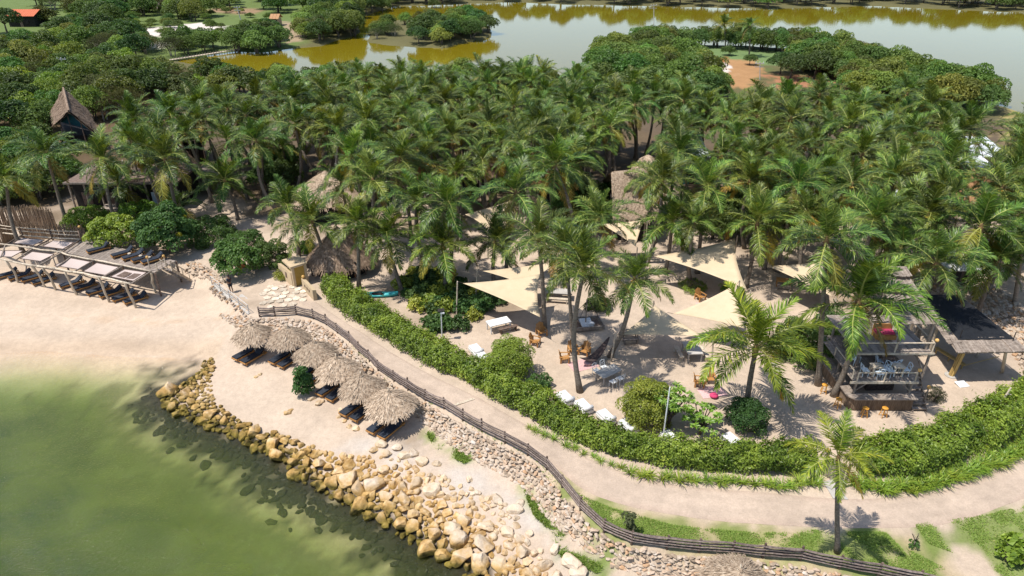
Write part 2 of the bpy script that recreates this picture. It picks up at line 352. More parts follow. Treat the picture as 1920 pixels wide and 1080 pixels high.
# base colours of the ground by what it is made of
SAND = np.array((.455, .358, .268)); DIRT = np.array((.37, .275, .21)); PATH = np.array((.435, .345, .268)); WET = np.array((.43, .32, .22)); GRASS = np.array((.145, .19, .045)); DRYG = np.array((.30, .24, .095))
LITTER = np.array((.13, .09, .05)); SEABED = np.array((.33, .33, .19)); WEED = np.array((.014, .013, .006)); PALE = np.array((.56, .49, .43)); RUST = np.array((.40, .17, .045)); FIELD = np.array((.115, .155, .045))
col = np.zeros(GX.shape + (3,)) + SAND
n1, n2, n3 = fbm(GX * .18, GY * .18), fbm(GX * .7 + 40, GY * .7), fbm(GX * .05 + 9, GY * .05 + 3)
def paint(mask, c):
    global col
    mask = np.clip(mask, 0, 1)[..., None]; col = col * (1 - mask) + np.asarray(c) * mask
def zone(pts, c, soft=.6, z=ZC, wob=1.0, amt=1.0, nz=None):
    P = poly(pts, z); d = dist(P, GX, GY, True); d = np.where(inside(P, GX, GY), d, -d)
    paint(np.clip((d + ((n2 if nz is None else nz) - .47) * 3 * wob) / soft + .5, 0, 1) * amt, c)
def ss(a, b, x): t = np.clip((x - a) / (b - a), 0, 1); return t * t * (3 - 2 * t)
inE_, inW_ = inside(P_E, GX, GY), inside(P_W, GX, GY)
dW_ = dist(Wl, GX, GY)
# under the grove: sand with litter, its colour darkened for crown shade, greener beyond
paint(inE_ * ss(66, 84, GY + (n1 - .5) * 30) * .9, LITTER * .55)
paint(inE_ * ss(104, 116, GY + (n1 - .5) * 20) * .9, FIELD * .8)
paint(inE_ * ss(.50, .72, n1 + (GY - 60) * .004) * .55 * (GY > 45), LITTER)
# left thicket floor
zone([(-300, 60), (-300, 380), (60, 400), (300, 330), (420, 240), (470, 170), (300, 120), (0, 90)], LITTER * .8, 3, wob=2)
# far fields
zone([(-400, -20), (700, -20), (680, 40), (520, 96), (330, 112), (0, 130), (-400, 160)], FIELD, 4, wob=3, nz=n1)
zone([(235, 56), (300, 50), (380, 43), (430, 55), (400, 62), (330, 58), (310, 68), (240, 70)], PALE, 2, wob=2, nz=n1)
zone([(268, 74), (310, 80), (300, 92), (262, 86)], PALE, 2, wob=2)
zone([(0, 68), (40, 62), (100, 66), (108, 84), (60, 92), (0, 86)], (.16, .085, .06), 2, wob=2, nz=n1)
zone([(50, 64), (104, 66), (112, 84), (70, 82)], RUST, 2, wob=2, nz=n1)
zone([(380, 22), (470, 28), (500, 18), (420, 12)], (.26, .17, .1), 3, wob=2)
zone([(526, 40), (566, 42), (568, 75), (535, 82)], (.30, .22, .14), 2, wob=2)
zone([(1230, 78), (1400, 84), (1490, 100), (1500, 125), (1420, 122), (1290, 105)], (.13, .19, .07), 2, wob=1.5)
zone([(1290, 108), (1420, 114), (1430, 140), (1400, 170), (1330, 150)], (.34, .19, .085), 1.5, wob=1.5)
zone([(1305, 122), (1365, 118), (1370, 140), (1345, 158), (1330, 140)], PALE, 1.2, wob=2)
zone([(1330, 108), (1362, 108), (1360, 116), (1335, 118)], RUST * .6, 1, wob=1)
zone([(1250, 90), (1290, 88), (1292, 103), (1256, 103)], (.14, .085, .075), 1, wob=2)
zone([(1440, 140), (1600, 145), (1620, 170), (1450, 165)], (.32, .15, .08), 2, wob=3)
zone([(1880, 200), (2100, 215), (2100, 330), (1900, 330)], DRYG, 3, wob=3)
# the path from the gate past the hedge
PL = [(560, 566), (585, 578), (612, 596), (640, 620), (672, 648), (700, 676), (735, 702), (772, 722), (815, 745), (860, 770), (905, 794), (950, 818), (1000, 845), (1040, 870), (1070, 905), (1110, 930), (1200, 955), (1300, 972), (1420, 984), (1530, 990), (1640, 992), (1740, 990), (1830, 968), (1930, 930), (2040, 880)]
PR = [(592, 566), (612, 580), (640, 600), (672, 620), (710, 645), (745, 668), (790, 695), (830, 715), (880, 738), (930, 765), (975, 790), (1020, 815), (1070, 845), (1110, 865), (1150, 880), (1210, 900), (1300, 915), (1400, 922), (1500, 930), (1600, 938), (1700, 932), (1780, 920), (1850, 893), (1930, 855), (2040, 800)]
# grass and bare ground along the path
zone([(1055, 900), (1120, 935), (1300, 975), (1530, 995), (1700, 1000), (1900, 1140), (1300, 1050), (1140, 1005), (1080, 950)], DRYG * 1.1, 1.0, wob=.8, amt=.55)
zone([(1080, 935), (1140, 950), (1260, 985), (1420, 1000), (1540, 1000), (1660, 1000), (1720, 1060), (1700, 1095), (1400, 1040), (1200, 1020), (1120, 985)], GRASS, .8, wob=1.9, amt=.8)
zone([(1500, 992), (1640, 992), (1680, 1040), (1640, 1062), (1500, 1045)], GRASS, .8, wob=.7, amt=.8)
zone([(1715, 985), (1860, 962), (2040, 920), (2040, 1180), (1960, 1150), (1850, 1060), (1740, 1020)], GRASS * 1.05, .6, wob=.9, amt=.9)
zone([(1700, 1030), (1780, 1070), (1860, 1140), (1740, 1120)], GRASS, .6, wob=1.2, amt=.8)
zone([(800, 812), (850, 840), (885, 862), (870, 868), (812, 838)], GRASS * 1.2, .4, 1.0, wob=.5)
zone([(978, 912), (1010, 948), (1040, 990), (1070, 1010), (1050, 1010), (1000, 960)], GRASS * 1.2, .4, 1.0, wob=.6)
zone([(1030, 1000), (1060, 1030), (1130, 1060), (1120, 1075), (1050, 1040)], GRASS, .4, 1.0, wob=.9)
# darker brown patch beside the last parasol, dusty ground on the breakwater
zone([(745, 815), (785, 812), (792, 838), (750, 842)], LITTER * 1.3, .8, 1.0, wob=.5, amt=.6)
zone([(640, 830), (760, 830), (900, 890), (1000, 960), (1080, 1060), (960, 960), (800, 880)], (.45, .39, .33), 1.2, 1.0, wob=1)
# wet sand, shallow bed and weed along the rocks
sd = np.where(inW_, dW_, -dW_)
beach = np.where(GX < at(385, 676, 0).x + 1, 1., 0.)
paint(ss(3.2, 0.6, sd + (n1 - .5) * 2.5) * (sd > -1e3) * beach * inW_ * .75, WET)
paint(ss(.0, -6.0, sd + (n2 - .47) * 2), SEABED)
rocks_line = poly(W_px[10:], 0.0)
dr = dist(rocks_line, GX, GY)
n4 = fbm(GX * 1.3 + 70, GY * 1.3)
paint((sd < 0.8) * ss(4.4, .8, dr + (n1 - .47) * 3 + (n2 - .47) * 5 + (n4 - .47) * 6) * .97, WEED)
paint((sd < -5) * ss(.46, .66, n1 * .6 + n2 * .4) * .5, WEED * 2.4)
paint((sd < -3) * ss(.48, .62, n3 * .4 + n2 * .4 + n4 * .25) * .5, WEED * 3)

# drift lines and trodden streaks along the beach, a thin wrack line above the wet sand
n5 = fbm(GX * .10 + 5, (GY + .12 * GX) * .85 + 2, 5)
bm_ = beach * inW_ * (~inE_)
col *= 1 + ((n5 - .47) * .32 * bm_)[..., None]
paint(np.exp(-((sd - 5.2 + (n1 - .47) * 3) / .35) ** 2) * ss(.40, .55, n2) * bm_ * .35, (.42, .26, .14))
col *= 1 + ((fbm(GX * .9 + 31, GY * .9) - .47) * .22 * inE_ * (GY < 75))[..., None]
m, n, l, b, out = mat('ground_surface')
a = n.new('ShaderNodeAttribute'); a.attribute_name = 'col'
tc = n.new('ShaderNodeTexCoord')
def nz_(scale, det=6, ro=.6):
    q = n.new('ShaderNodeTexNoise'); q.inputs['Scale'].default_value = scale; q.inputs['Detail'].default_value = det; q.inputs['Roughness'].default_value = ro
    l.new(tc.outputs['Object'], q.inputs['Vector']); return q
q1, q2, q3 = nz_(.35), nz_(2.2, 8, .7), nz_(11, 6, .75)
r1, r2, r3 = (ramp(n, [(v0,) * 3, (v1,) * 3], [.3, .7]) for v0, v1 in ((.90, 1.08), (.88, 1.1), (.84, 1.12)))
cur = a.outputs['Color']
for q, r in ((q1, r1), (q2, r2), (q3, r3)):
    l.new(q.outputs[0], r.inputs[0]); x = n.new('ShaderNodeMix'); x.data_type = 'RGBA'; x.blend_type = 'MULTIPLY'; x.inputs[0].default_value = 1
    l.new(cur, x.inputs[6]); l.new(r.outputs[0], x.inputs[7]); cur = x.outputs[2]
l.new(cur, b.inputs['Base Color']); b.inputs['Roughness'].default_value = .95; b.inputs['Specular IOR Level'].default_value = .15
bp = n.new('ShaderNodeBump'); bp.inputs['Strength'].default_value = .55; bp.inputs['Distance'].default_value = .05
vo = n.new('ShaderNodeTexVoronoi'); vo.inputs['Scale'].default_value = 2.4; vo.feature = 'SMOOTH_F1'; l.new(tc.outputs['Object'], vo.inputs['Vector']); va = n.new('ShaderNodeMath'); va.operation = 'ADD'; l.new(vo.outputs['Distance'], va.inputs[0]); l.new(q2.outputs[0], va.inputs[1])
l.new(va.outputs[0], bp.inputs['Height']); bp2 = n.new('ShaderNodeBump'); bp2.inputs['Strength'].default_value = .4; bp2.inputs['Distance'].default_value = .03
l.new(q3.outputs[0], bp2.inputs['Height']); l.new(bp.outputs[0], bp2.inputs['Normal']); l.new(bp2.outputs[0], b.inputs['Normal'])
M['ground'] = m
def grid_mesh(name, X, Y, Z, colr, m_):
    ny, nx = X.shape; idx = np.arange(ny * nx).reshape(ny, nx)
    F = np.stack([idx[:-1, :-1], idx[:-1, 1:], idx[1:, 1:], idx[1:, :-1]], -1).reshape(-1, 4)
    me = np_mesh(name, np.stack([X, Y, Z], -1).reshape(-1, 3), F, m_, smooth_=True)
    if colr is not None:
        at_ = me.attributes.new('col', 'FLOAT_COLOR', 'POINT')
        at_.data.foreach_set('color', np.concatenate([colr, np.ones(colr.shape[:2] + (1,))], -1).astype(np.float32).ravel())
    return me
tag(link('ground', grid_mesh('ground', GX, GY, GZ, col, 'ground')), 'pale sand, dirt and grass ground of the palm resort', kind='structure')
# path: a ribbon draped just over the ground, its edges crumbling into the ground's own colour
pl, pr = smooth(resample(poly(PL), .5), 6), smooth(resample(poly(PR), .5), 6)
k = 260; u = np.linspace(0, 1, k); L_ = np.stack([np.interp(u, np.linspace(0, 1, len(pl)), pl[:, i]) for i in (0, 1)], 1); R_ = np.stack([np.interp(u, np.linspace(0, 1, len(pr)), pr[:, i]) for i in (0, 1)], 1)
t = np.linspace(0, 1, 15)[None, :, None]; PP = L_[:, None] * (1 - t) + R_[:, None] * t
edge = (fbm(PP[..., 0] * .9, PP[..., 1] * .9) - .47)
tt = np.broadcast_to(t[..., 0], PP.shape[:2])
rut = np.exp(-((tt - .3) / .09) ** 2) + np.exp(-((tt - .72) / .09) ** 2)
pc = PATH * (1 - .06 * rut[..., None]) * (1 + .25 * edge[..., None]) * np.array((1, .985, .97))
ew = np.clip(1 - np.minimum(tt, 1 - tt) / .16 + edge * 1.6, 0, 1)[..., None]
pc = pc * (1 - ew * .6) + DIRT * ew * .6
pzz = hfun(PP[..., 0], PP[..., 1]) + .03 - .025 * (np.minimum(tt, 1 - tt) < .01)
tag(link('path', grid_mesh('path', PP[..., 0], PP[..., 1], pzz, pc, 'ground')), 'pale dirt path between the hedge and the stick fence', kind='structure')

# ------------------------------------------------------------------ sea and lagoon
def water_mat(name, deep, shallow, clear, bump_s, bump, rough, attr=True):
    m, n, l, b, out = mat(name); n.remove(b)
    tc = n.new('ShaderNodeTexCoord'); nz = n.new('ShaderNodeTexNoise'); nz.inputs['Scale'].default_value = .22; nz.inputs['Detail'].default_value = 5; nz.inputs['Distortion'].default_value = .6
    mp0 = n.new('ShaderNodeMapping'); mp0.inputs['Scale'].default_value = (1, 1.7, 1); mp0.inputs['Rotation'].default_value = (0, 0, -.5); l.new(tc.outputs['Object'], mp0.inputs[0]); l.new(mp0.outputs[0], nz.inputs['Vector'])
    a = n.new('ShaderNodeAttribute'); a.attribute_name = 'v'
    r = ramp(n, [shallow, deep], [0.05, 1.0]); ad = n.new('ShaderNodeMath'); ad.operation = 'MULTIPLY_ADD'; ad.inputs[1].default_value = .9; ad.inputs[2].default_value = -.45
    l.new(nz.outputs[0], ad.inputs[0]); a2 = n.new('ShaderNodeMath'); a2.operation = 'ADD'; l.new(ad.outputs[0], a2.inputs[0])
    mr = n.new('ShaderNodeMapRange'); mr.inputs[1].default_value = 0; mr.inputs[2].default_value = 2.0; l.new(a.outputs['Fac'], mr.inputs[0]); l.new(mr.outputs[0], a2.inputs[1]); l.new(a2.outputs[0], r.inputs[0])
    d = n.new('ShaderNodeBsdfDiffuse'); l.new(r.outputs[0], d.inputs[0])
    g = n.new('ShaderNodeBsdfGlossy'); g.inputs['Roughness'].default_value = rough; g.inputs[0].default_value = (1, 1, 1, 1)
    fr = n.new('ShaderNodeFresnel'); fr.inputs[0].default_value = 1.33 if clear else 1.5
    body = d
    if clear:
        tr = n.new('ShaderNodeBsdfTransparent'); tm = n.new('ShaderNodeMapRange'); tm.inputs[1].default_value = 0; tm.inputs[2].default_value = .8; l.new(a.outputs['Fac'], tm.inputs[0]); tk = n.new('ShaderNodeMix'); tk.data_type = 'RGBA'; l.new(tm.outputs[0], tk.inputs[0]); tk.inputs[6].default_value = (1, 1, 1, 1); tk.inputs[7].default_value = (.66, .80, .42, 1); l.new(tk.outputs[2], tr.inputs[0])
        ex = n.new('ShaderNodeMapRange'); ex.inputs[1].default_value = .08; ex.inputs[2].default_value = clear; ex.interpolation_type = 'SMOOTHSTEP'; ex.inputs[4].default_value = .90; l.new(a.outputs['Fac'], ex.inputs[0])
        body = n.new('ShaderNodeMixShader'); l.new(ex.outputs[0], body.inputs[0]); l.new(tr.outputs[0], body.inputs[1]); l.new(d.outputs[0], body.inputs[2])
    mx = n.new('ShaderNodeMixShader'); l.new(fr.outputs[0], mx.inputs[0]); l.new(body.outputs[0], mx.inputs[1]); l.new(g.outputs[0], mx.inputs[2]); l.new(mx.outputs[0], out.inputs[0])
    w1 = n.new('ShaderNodeTexNoise'); w1.inputs['Scale'].default_value = bump_s; w1.inputs['Detail'].default_value = 4
    mp = n.new('ShaderNodeMapping'); mp.inputs['Scale'].default_value = (1, 2.2, 1); mp.inputs['Rotation'].default_value = (0, 0, -.55); l.new(tc.outputs['Object'], mp.inputs[0]); l.new(mp.outputs[0], w1.inputs['Vector'])
    bp = n.new('ShaderNodeBump'); bp.inputs['Strength'].default_value = bump; bp.inputs['Distance'].default_value = .05; l.new(w1.outputs[0], bp.inputs['Height'])
    l.new(bp.outputs[0], g.inputs['Normal']); l.new(bp.outputs[0], fr.inputs['Normal'])
    return m
M['sea'] = water_mat('sea_water', (.026, .045, .004), (.110, .138, .020), 1.25, 6.0, 1.0, .07)
M['lagoon'] = water_mat('lagoon_water', (.165, .125, .006), (.19, .145, .008), 0, 1.2, .10, .03)
sx = np.r_[-400, -150, -90, np.arange(-60, 30, .6), 60, 200]; sy = np.r_[-300, -60, 0, 10, np.arange(14, 62, .6), 66]
SX, SY = np.meshgrid(sx, sy)
me = grid_mesh('sea', SX, SY, np.zeros(SX.shape), None, 'sea')
a = me.attributes.new('v', 'FLOAT', 'POINT'); dep = np.clip(-hfun(SX, SY), 0, 3); dep = np.where(inside(P_W, SX, SY), np.minimum(dep, .12), dep); a.data.foreach_set('value', dep.astype(np.float32).ravel())
tag(link('sea', me), 'murky green shallow sea beside the rocks', kind='structure')
lx = np.linspace(-400, 500, 60); ly = np.linspace(96, 700, 50); LX, LY = np.meshgrid(lx, ly)
# the lagoon sheet ends with the far bank
bank = poly([(-200, -20), (700, -12), (2500, -2)], ZL)
me = grid_mesh('lagoon', LX, LY, np.full(LX.shape, ZL), None, 'lagoon')
a = me.attributes.new('v', 'FLOAT', 'POINT'); a.data.foreach_set('value', np.full(LX.size, 1., np.float32))
tag(link('lagoon', me), 'calm olive lagoon mirroring the sky behind the grove', kind='structure')
# ================================================================== coconut palms
WIND = np.array((1.0, .25, 0.0))
def nrm(a): return a / (np.linalg.norm(a, axis=-1, keepdims=True) + 1e-9)
def frond_mesh(name, yaw, e0, bend, L, n, mat_leaf, seed, lw=.064, ll=1.15, fold=.25, grav=.35, windk=.22):
    g = np.random.default_rng(seed); S = 22
    dirv = np.array((math.cos(yaw), math.sin(yaw), 0.)); up = np.array((0, 0, 1.))
    p = np.zeros(3); pts = [p]; side_drift = np.cross(up, dirv) * g.normal(0, .06)
    for i in range(S):
        s = (i + .5) / S; th = e0 - bend * s ** 1.35
        d = math.cos(th) * dirv + math.sin(th) * up + WIND * windk * s * (.4 + .6 * abs(math.sin(e0))) + side_drift * s * 2
        p = p + nrm(d) * L / S; pts.append(p)
    pts = np.array(pts); T = nrm(np.gradient(pts, axis=0)); sidev = nrm(np.cross(T, up) + 1e-4 * np.cross(dirv, up))
    V = []; F = []; MI = []; vv = []
    # rachis, a tapering three-sided rib
    for i in range(S + 1):
        r = .05 * (1 - i / S) + .01; N = np.cross(sidev[i], T[i])
        V += [pts[i] - sidev[i] * r, pts[i] + sidev[i] * r, pts[i] + N * r * .8]; vv += [.9] * 3
    for i in range(S):
        for a, b in ((0, 1), (1, 2), (2, 0)): F.append((i * 3 + a, i * 3 + b, i * 3 + 3 + b, i * 3 + 3 + a)); MI.append(1)
    u = np.linspace(0, 1, S + 1)
    for i in range(n):
        t = .13 + .87 * (i + .5) / n
        P0 = np.array([np.interp(t, u, pts[:, k]) for k in range(3)]); Tt = nrm(np.array([np.interp(t, u, T[:, k]) for k in range(3)])); Sd = nrm(np.array([np.interp(t, u, sidev[:, k]) for k in range(3)]))
        N = np.cross(Sd, Tt); tn = (t - .13) / .87
        prof = min(1, .45 + 1.9 * tn) * (1 - .72 * max(0, tn - .45) / .55)
        for sg in (-1, 1):
            fw = R(22 + 38 * tn) + g.normal(0, .15)
            d = math.cos(fw) * Sd * sg + math.sin(fw) * Tt + N * (fold + g.normal(0, .14)); d = nrm(d)
            ln = ll * prof * g.uniform(.85, 1.1); q = P0.copy(); ws = (.55, 1.0, .8, .08); base = len(V); tone = np.clip(g.normal(.45, .24) + .15 * (tn - .5), 0, .85)
            for k2 in range(4):
                wd = nrm(np.cross(d, N + .25 * g.normal(0, 1, 3))); V += [q - wd * lw * ws[k2] / 2, q + wd * lw * ws[k2] / 2]; vv += [tone, tone]
                if k2 < 3:
                    q = q + d * ln / 3; d = nrm(d + np.array((0, 0, -1.)) * grav * (.5 + .5 * k2) + WIND * windk * .55)
                    F.append((base + 2 * k2, base + 2 * k2 + 1, base + 2 * k2 + 3, base + 2 * k2 + 2)); MI.append(0)
    return np_mesh(name, np.array(V), np.array(F), [mat_leaf, 'rachis'], vv, mi=MI)
# classes of age: base elevation, bend, length, material
AGES = [(84, 18, 2.8, 'frond', .55, .12), (72, 50, 3.9, 'frond', .38, .28), (56, 76, 4.4, 'frond', .25, .36), (36, 84, 4.6, 'frond', .18, .42), (14, 78, 4.5, 'frond', .12, .45),
        (-12, 60, 4.2, 'frond', .08, .5), (-38, 46, 3.9, 'frond_old', .05, .5), (-66, 20, 3.2, 'frond_dry', .03, .5)]
NSEC = 10
FR = [[frond_mesh('palm_frond', 2 * math.pi * s / NSEC, R(e), R(bd), L, 60, mm, 100 * a + s, fold=fo, grav=gr * .72) for s in range(NSEC)] for a, (e, bd, L, mm, fo, gr) in enumerate(AGES)]
FR_OLDMID = [frond_mesh('palm_frond', 2 * math.pi * s / NSEC, R(-6), R(78), 4.4, 60, 'frond_old', 900 + s, fold=.1, grav=.5) for s in range(NSEC)]
b = MB(); g = random.Random(3)
for i in range(9):
    a = i * 2.4; rr = .2 + .08 * g.random(); b.ball((rr * math.cos(a), rr * math.sin(a), -.12 - .18 * g.random()), .105, 7, 5, 1.2)
NUTS = b.mesh('coconut_cluster', 'nut', True)
b = MB().tube([(0, 0, -.55), (0, 0, -.25), (0, 0, .1), (0, 0, .38)], [.15, .21, .2, .06], 8)
SHEATH = b.mesh('crown_sheath', 'sheath', True)
COUNT_BY = {'young': [0, 2, 3, 4, 4, 2, 1, 0], 'full': [1, 3, 4, 5, 4, 3, 1, 0], 'old': [1, 2, 3, 4, 4, 4, 2, 1]}
def palm(base, top, label, group=None, size=1.0, style='full', seed=0, nuts=False, bow=.6, rad=.15, tint=None):
    g = random.Random(seed); base, top = Vector(base), Vector(top)
    o = thing('coconut_palm', label, 'palm tree', base, 0, group)
    h = top - base; k = 12; pts = []; rr = []
    bd = Vector((g.uniform(-1, 1), g.uniform(-1, 1), 0)) * bow * h.length / 8
    for i in range(k + 1):
        t = i / k; pts.append(Vector((h.x * t ** 1.15, h.y * t ** 1.15, h.z * t)) + bd * math.sin(math.pi * t) * (1 - .4 * t) - Vector((0, 0, .15 if i == 0 else 0)))
        rr.append(rad * (1.75 - 5 * t if t < .1 else 1.25 - .42 * t) * (1 + .045 * (i % 2)))
    link('trunk', MB().tube(pts, rr, 9).mesh('trunk', 'palm_bark', True), o)
    sh_ = link('crown_sheath', SHEATH, o, h, None, size)
    if nuts: link('coconut_cluster', NUTS, sh_, (0, 0, -.05), (0, 0, g.random() * 6))
    ang = g.random() * 6.28; br_ = g.uniform(.8, 1.35); tint = tint or (br_ * g.uniform(.9, 1.22), br_, br_ * g.uniform(.8, 1.15), 1)
    for a, cnt in enumerate(COUNT_BY[style]):
        for c in range(cnt):
            ang += 2.399963; s = int(round(ang / (2 * math.pi) * NSEC)) % NSEC
            me = FR[a][s]
            if a in (4, 5) and g.random() < .15: me = FR_OLDMID[s]
            f_ = link('frond', me, o, h + Vector((0, 0, (.14 - .05 * a) * size)), (g.gauss(0, .09), g.gauss(0, .09), g.gauss(0, .2)), size * g.uniform(.82, 1.14)); f_.color = tint
    return o
PALMS = []   # crown positions, for spacing
def put_palm(cx, cy, label, basepx=None, h=8.4, **kw):
    if basepx:
        b0 = gp(*basepx); t0 = at_y(cx, cy, b0.y + kw.pop('dy', 0.0))
    else:
        t0 = at(cx, cy, ZC + h); r_ = random.Random(int(cx * 7 + cy)); b0 = Vector((t0.x + r_.uniform(-.9, .9), t0.y + r_.uniform(-.9, .9), 0)); b0.z = hz(b0.x, b0.y)
    PALMS.append((t0.x, t0.y)); return palm(b0, t0, label, seed=int(cx * 31 + cy * 17), **kw)
NEAR = [ # crown px, base px (or None), height, options, label
 (1572, 858, (1570, 1036), 0, dict(size=.52, style='young', rad=.105, bow=.9, tint=(2.1, 1.65, .8, 1)), 'small lone coconut palm with crooked trunk beside the stick fence'),
 (1417, 655, (1398, 778), 0, dict(size=1.0, style='full', rad=.16, bow=.2, tint=(1.7, 1.45, .8, 1)), 'low broad coconut palm with yellowing fronds left of the bar'),
 (1610, 566, (1562, 742), 0, dict(size=1.04, style='full', nuts=True, bow=.5, tint=(1.2, 1.2, .8, 1)), 'big coconut palm rising in front of the two-storey bar'),
 (1095, 505, (1088, 735), 0, dict(size=.9, style='full', bow=.7), 'tall leaning coconut palm beside the white-chaired dining table'),
 (1190, 525, (1143, 668), 0, dict(size=.8, style='full', nuts=True, bow=.9), 'coconut palm holding the end of the dark hammock'),
 (1062, 470, (1077, 662), 0, dict(size=.85, bow=.2, rad=.12), 'slender straight-trunked coconut palm behind the carved orange chairs'),
 (1010, 450, (1020, 616), 0, dict(size=.9, bow=.4), 'coconut palm at the right corner of the sail over the garden bed'),
 (928, 455, (926, 532), 0, dict(size=.9), 'coconut palm just behind the left sail tip'),
 (830, 462, (832, 548), 0, dict(size=1.0, nuts=True), 'coconut palm standing in the leafy garden bed'),
 (728, 447, (755, 548), 0, dict(size=.95, nuts=True), 'coconut palm beside the turquoise kayak'),
 (672, 420, (673, 540), 0, dict(size=.85), 'coconut palm beside the person in the white shirt'),
 (586, 415, (616, 512), 0, dict(size=.95), 'coconut palm leaning over the thatched reception hut'),
 (540, 388, (560, 480), 0, dict(size=.85), 'coconut palm left of the thatched reception hut'),
 (1260, 420, (1247, 512), 0, dict(size=1.0), 'coconut palm at the left tip of the largest sail'),
 (1302, 418, (1295, 533), 0, dict(size=.72), 'coconut palm growing out of the round grass bed'),
 (1420, 420, (1398, 540), 0, dict(size=1.0), 'coconut palm at the right corner of the largest sail'),
 (1440, 425, (1432, 505), 0, dict(size=.8), 'coconut palm twinned with its neighbour beside the largest sail'),
 (1550, 450, (1534, 722), 0, dict(size=.9, bow=.2), 'tall straight coconut palm beside the right sail and the bar'),
 (1755, 495, None, 7, dict(size=1.0), 'coconut palm over the black net roof'),
 (1868, 490, (1832, 598), 0, dict(size=.95), 'leaning coconut palm on the rubble bank by the net roof'),
 (1915, 470, (1898, 585), 0, dict(size=.85), 'coconut palm at the right edge above the rubble bank'),
 (1640, 415, None, 8, dict(size=1.0), 'coconut palm directly behind the big bar palm'),
 (1690, 470, None, 6, dict(size=.9), 'lower coconut palm between the bar roof and the grove'),
 (1742, 402, None, 8, dict(size=.95, nuts=True), 'coconut palm in the row above the net roof'),
 (1125, 412, (1112, 520), 0, dict(size=.95), 'coconut palm in front of the big thatched roof'),
 (1070, 312, (1064, 432), 0, dict(size=1.1, style='old'), 'shaggy coconut palm left of the big thatched roof'),
 (1222, 338, None, 5.5, dict(size=.9, style='young'), 'light young palm growing before the big thatched roof'),
 (640, 345, None, 5.5, dict(size=.9), 'coconut palm drooping over the pale round thatched roof'),
 (1242, 340, None, 8, dict(size=1.0), 'coconut palm right of the big thatched roof'),
 (1325, 350, None, 8, dict(size=1.0, style='old'), 'shaggy coconut palm below the pale blue house'),
 (967, 362, None, 8, dict(size=1.0), 'coconut palm above the middle sails'),
 (840, 385, None, 7.5, dict(size=.95), 'coconut palm left of the middle sail'),
 (780, 378, None, 7, dict(size=.9), 'coconut palm between the two round thatched roofs'),
 (700, 338, None, 8, dict(size=1.0), 'coconut palm above the pale round thatched roof'),
 (660, 296, None, 9, dict(size=1.0), 'tall coconut palm behind the pale round thatched roof'),
 (750, 300, None, 8.5, dict(size=1.0), 'coconut palm left of the far sail'),
 (862, 322, None, 5.5, dict(size=.75, style='young'), 'small young coconut palm beside the far sail'),
 (422, 340, (446, 412), 0, dict(size=1.0), 'coconut palm right of the long dark lodge'),
 (332, 388, (352, 425), 0, dict(size=.75, style='young'), 'small coconut palm behind the beach trees'),
 (222, 345, (222, 400), 0, dict(size=1.0), 'coconut palm in front of the long dark lodge'),
 (195, 300, None, 7.5, dict(size=1.0), 'coconut palm left of the tall A-frame gable'),
 (88, 290, None, 8, dict(size=1.05), 'coconut palm below the peaked thatched tower'),
 (310, 300, None, 8, dict(size=1.05), 'coconut palm close behind the dark lodge terrace'),
 (12, 338, None, 7, dict(size=1.0), 'coconut palm at the left edge above the reed fence'),
 (493, 262, (497, 372), 0, dict(size=.95), 'coconut palm beside the yellow-leaved palm'),
 (530, 278, (535, 340), 0, dict(size=.8, style='old'), 'yellowing coconut palm left of the pale round thatched roof'),
 (1497, 347, None, 8, dict(size=.95), 'coconut palm left of the small orange roof'),
 (1617, 290, None, 8.5, dict(size=1.05, style='old'), 'shaggy coconut palm above the small orange roof'),
 (1775, 290, None, 9, dict(size=1.05, style='old'), 'shaggy coconut palm left of the brown thatched roof'),
 (1877, 345, None, 8, dict(size=1.0), 'coconut palm in front of the white metal roofs'),
 (1840, 425, None, 8, dict(size=1.0), 'coconut palm below the brown thatched roof'),
 (1670, 340, None, 8, dict(size=.95), 'coconut palm right of the small orange roof'),
 (1925, 400, None, 8, dict(size=1.0), 'coconut palm cut by the right edge of the picture'),
 (1358, 45, (1360, 92), 0, dict(size=.85, bow=.2), 'left of the two far coconut palms on the lagoon lawn'),
 (1406, 50, (1404, 107), 0, dict(size=.85, bow=.2), 'right of the two far coconut palms on the lagoon lawn'),
]
for cx, cy, bpx, h, kw, lab in NEAR:
    if 'big coconut' not in lab and 'low broad' not in lab and 'small lone' not in lab: kw['size'] *= .86
    put_palm(cx, cy, lab, bpx, h, **kw)
# the grove behind: spaced at random, crowns about 8.5 m up
GROVE = poly([(470, 186), (560, 156), (640, 142), (760, 134), (900, 131), (1040, 140), (1130, 164), (1260, 172), (1360, 190), (1450, 186), (1560, 172), (1700, 182), (1830, 206), (1990, 212), (2080, 300), (2080, 420), (1850, 400), (1700, 385), (1560, 370), (1450, 350),
              (1380, 300), (1310, 300), (1210, 265), (1130, 262), (1040, 330), (900, 300), (800, 300), (720, 270), (560, 235), (470, 260), (330, 275), (110, 255), (230, 205), (330, 205), (400, 175)], ZC + 8.4)
HOLES = [poly(q, zh) for zh in (ZC + 4.5, ZC + 8.4) for q in ([(1140, 300), (1180, 262), (1235, 262), (1235, 330), (1200, 400), (1140, 400)], [(1278, 255), (1350, 255), (1352, 318), (1278, 318)], [(1810, 265), (1900, 265), (1905, 320), (1815, 320)],
                                     [(540, 310), (680, 320), (680, 390), (560, 400)], [(88, 165), (195, 165), (205, 268), (88, 268)], [(1790, 310), (1860, 310), (1860, 370), (1790, 370)], [(1470, 290), (1510, 290), (1510, 330), (1470, 330)], [(1600,318),(1650,318),(1650,360),(1600,360)])]
GROVE_L = GROVE.tolist(); HOLES = [q.tolist() for q in HOLES]
mn, mx_ = GROVE.min(0), GROVE.max(0); gr = random.Random(21); tries = 0; grove_n = 0
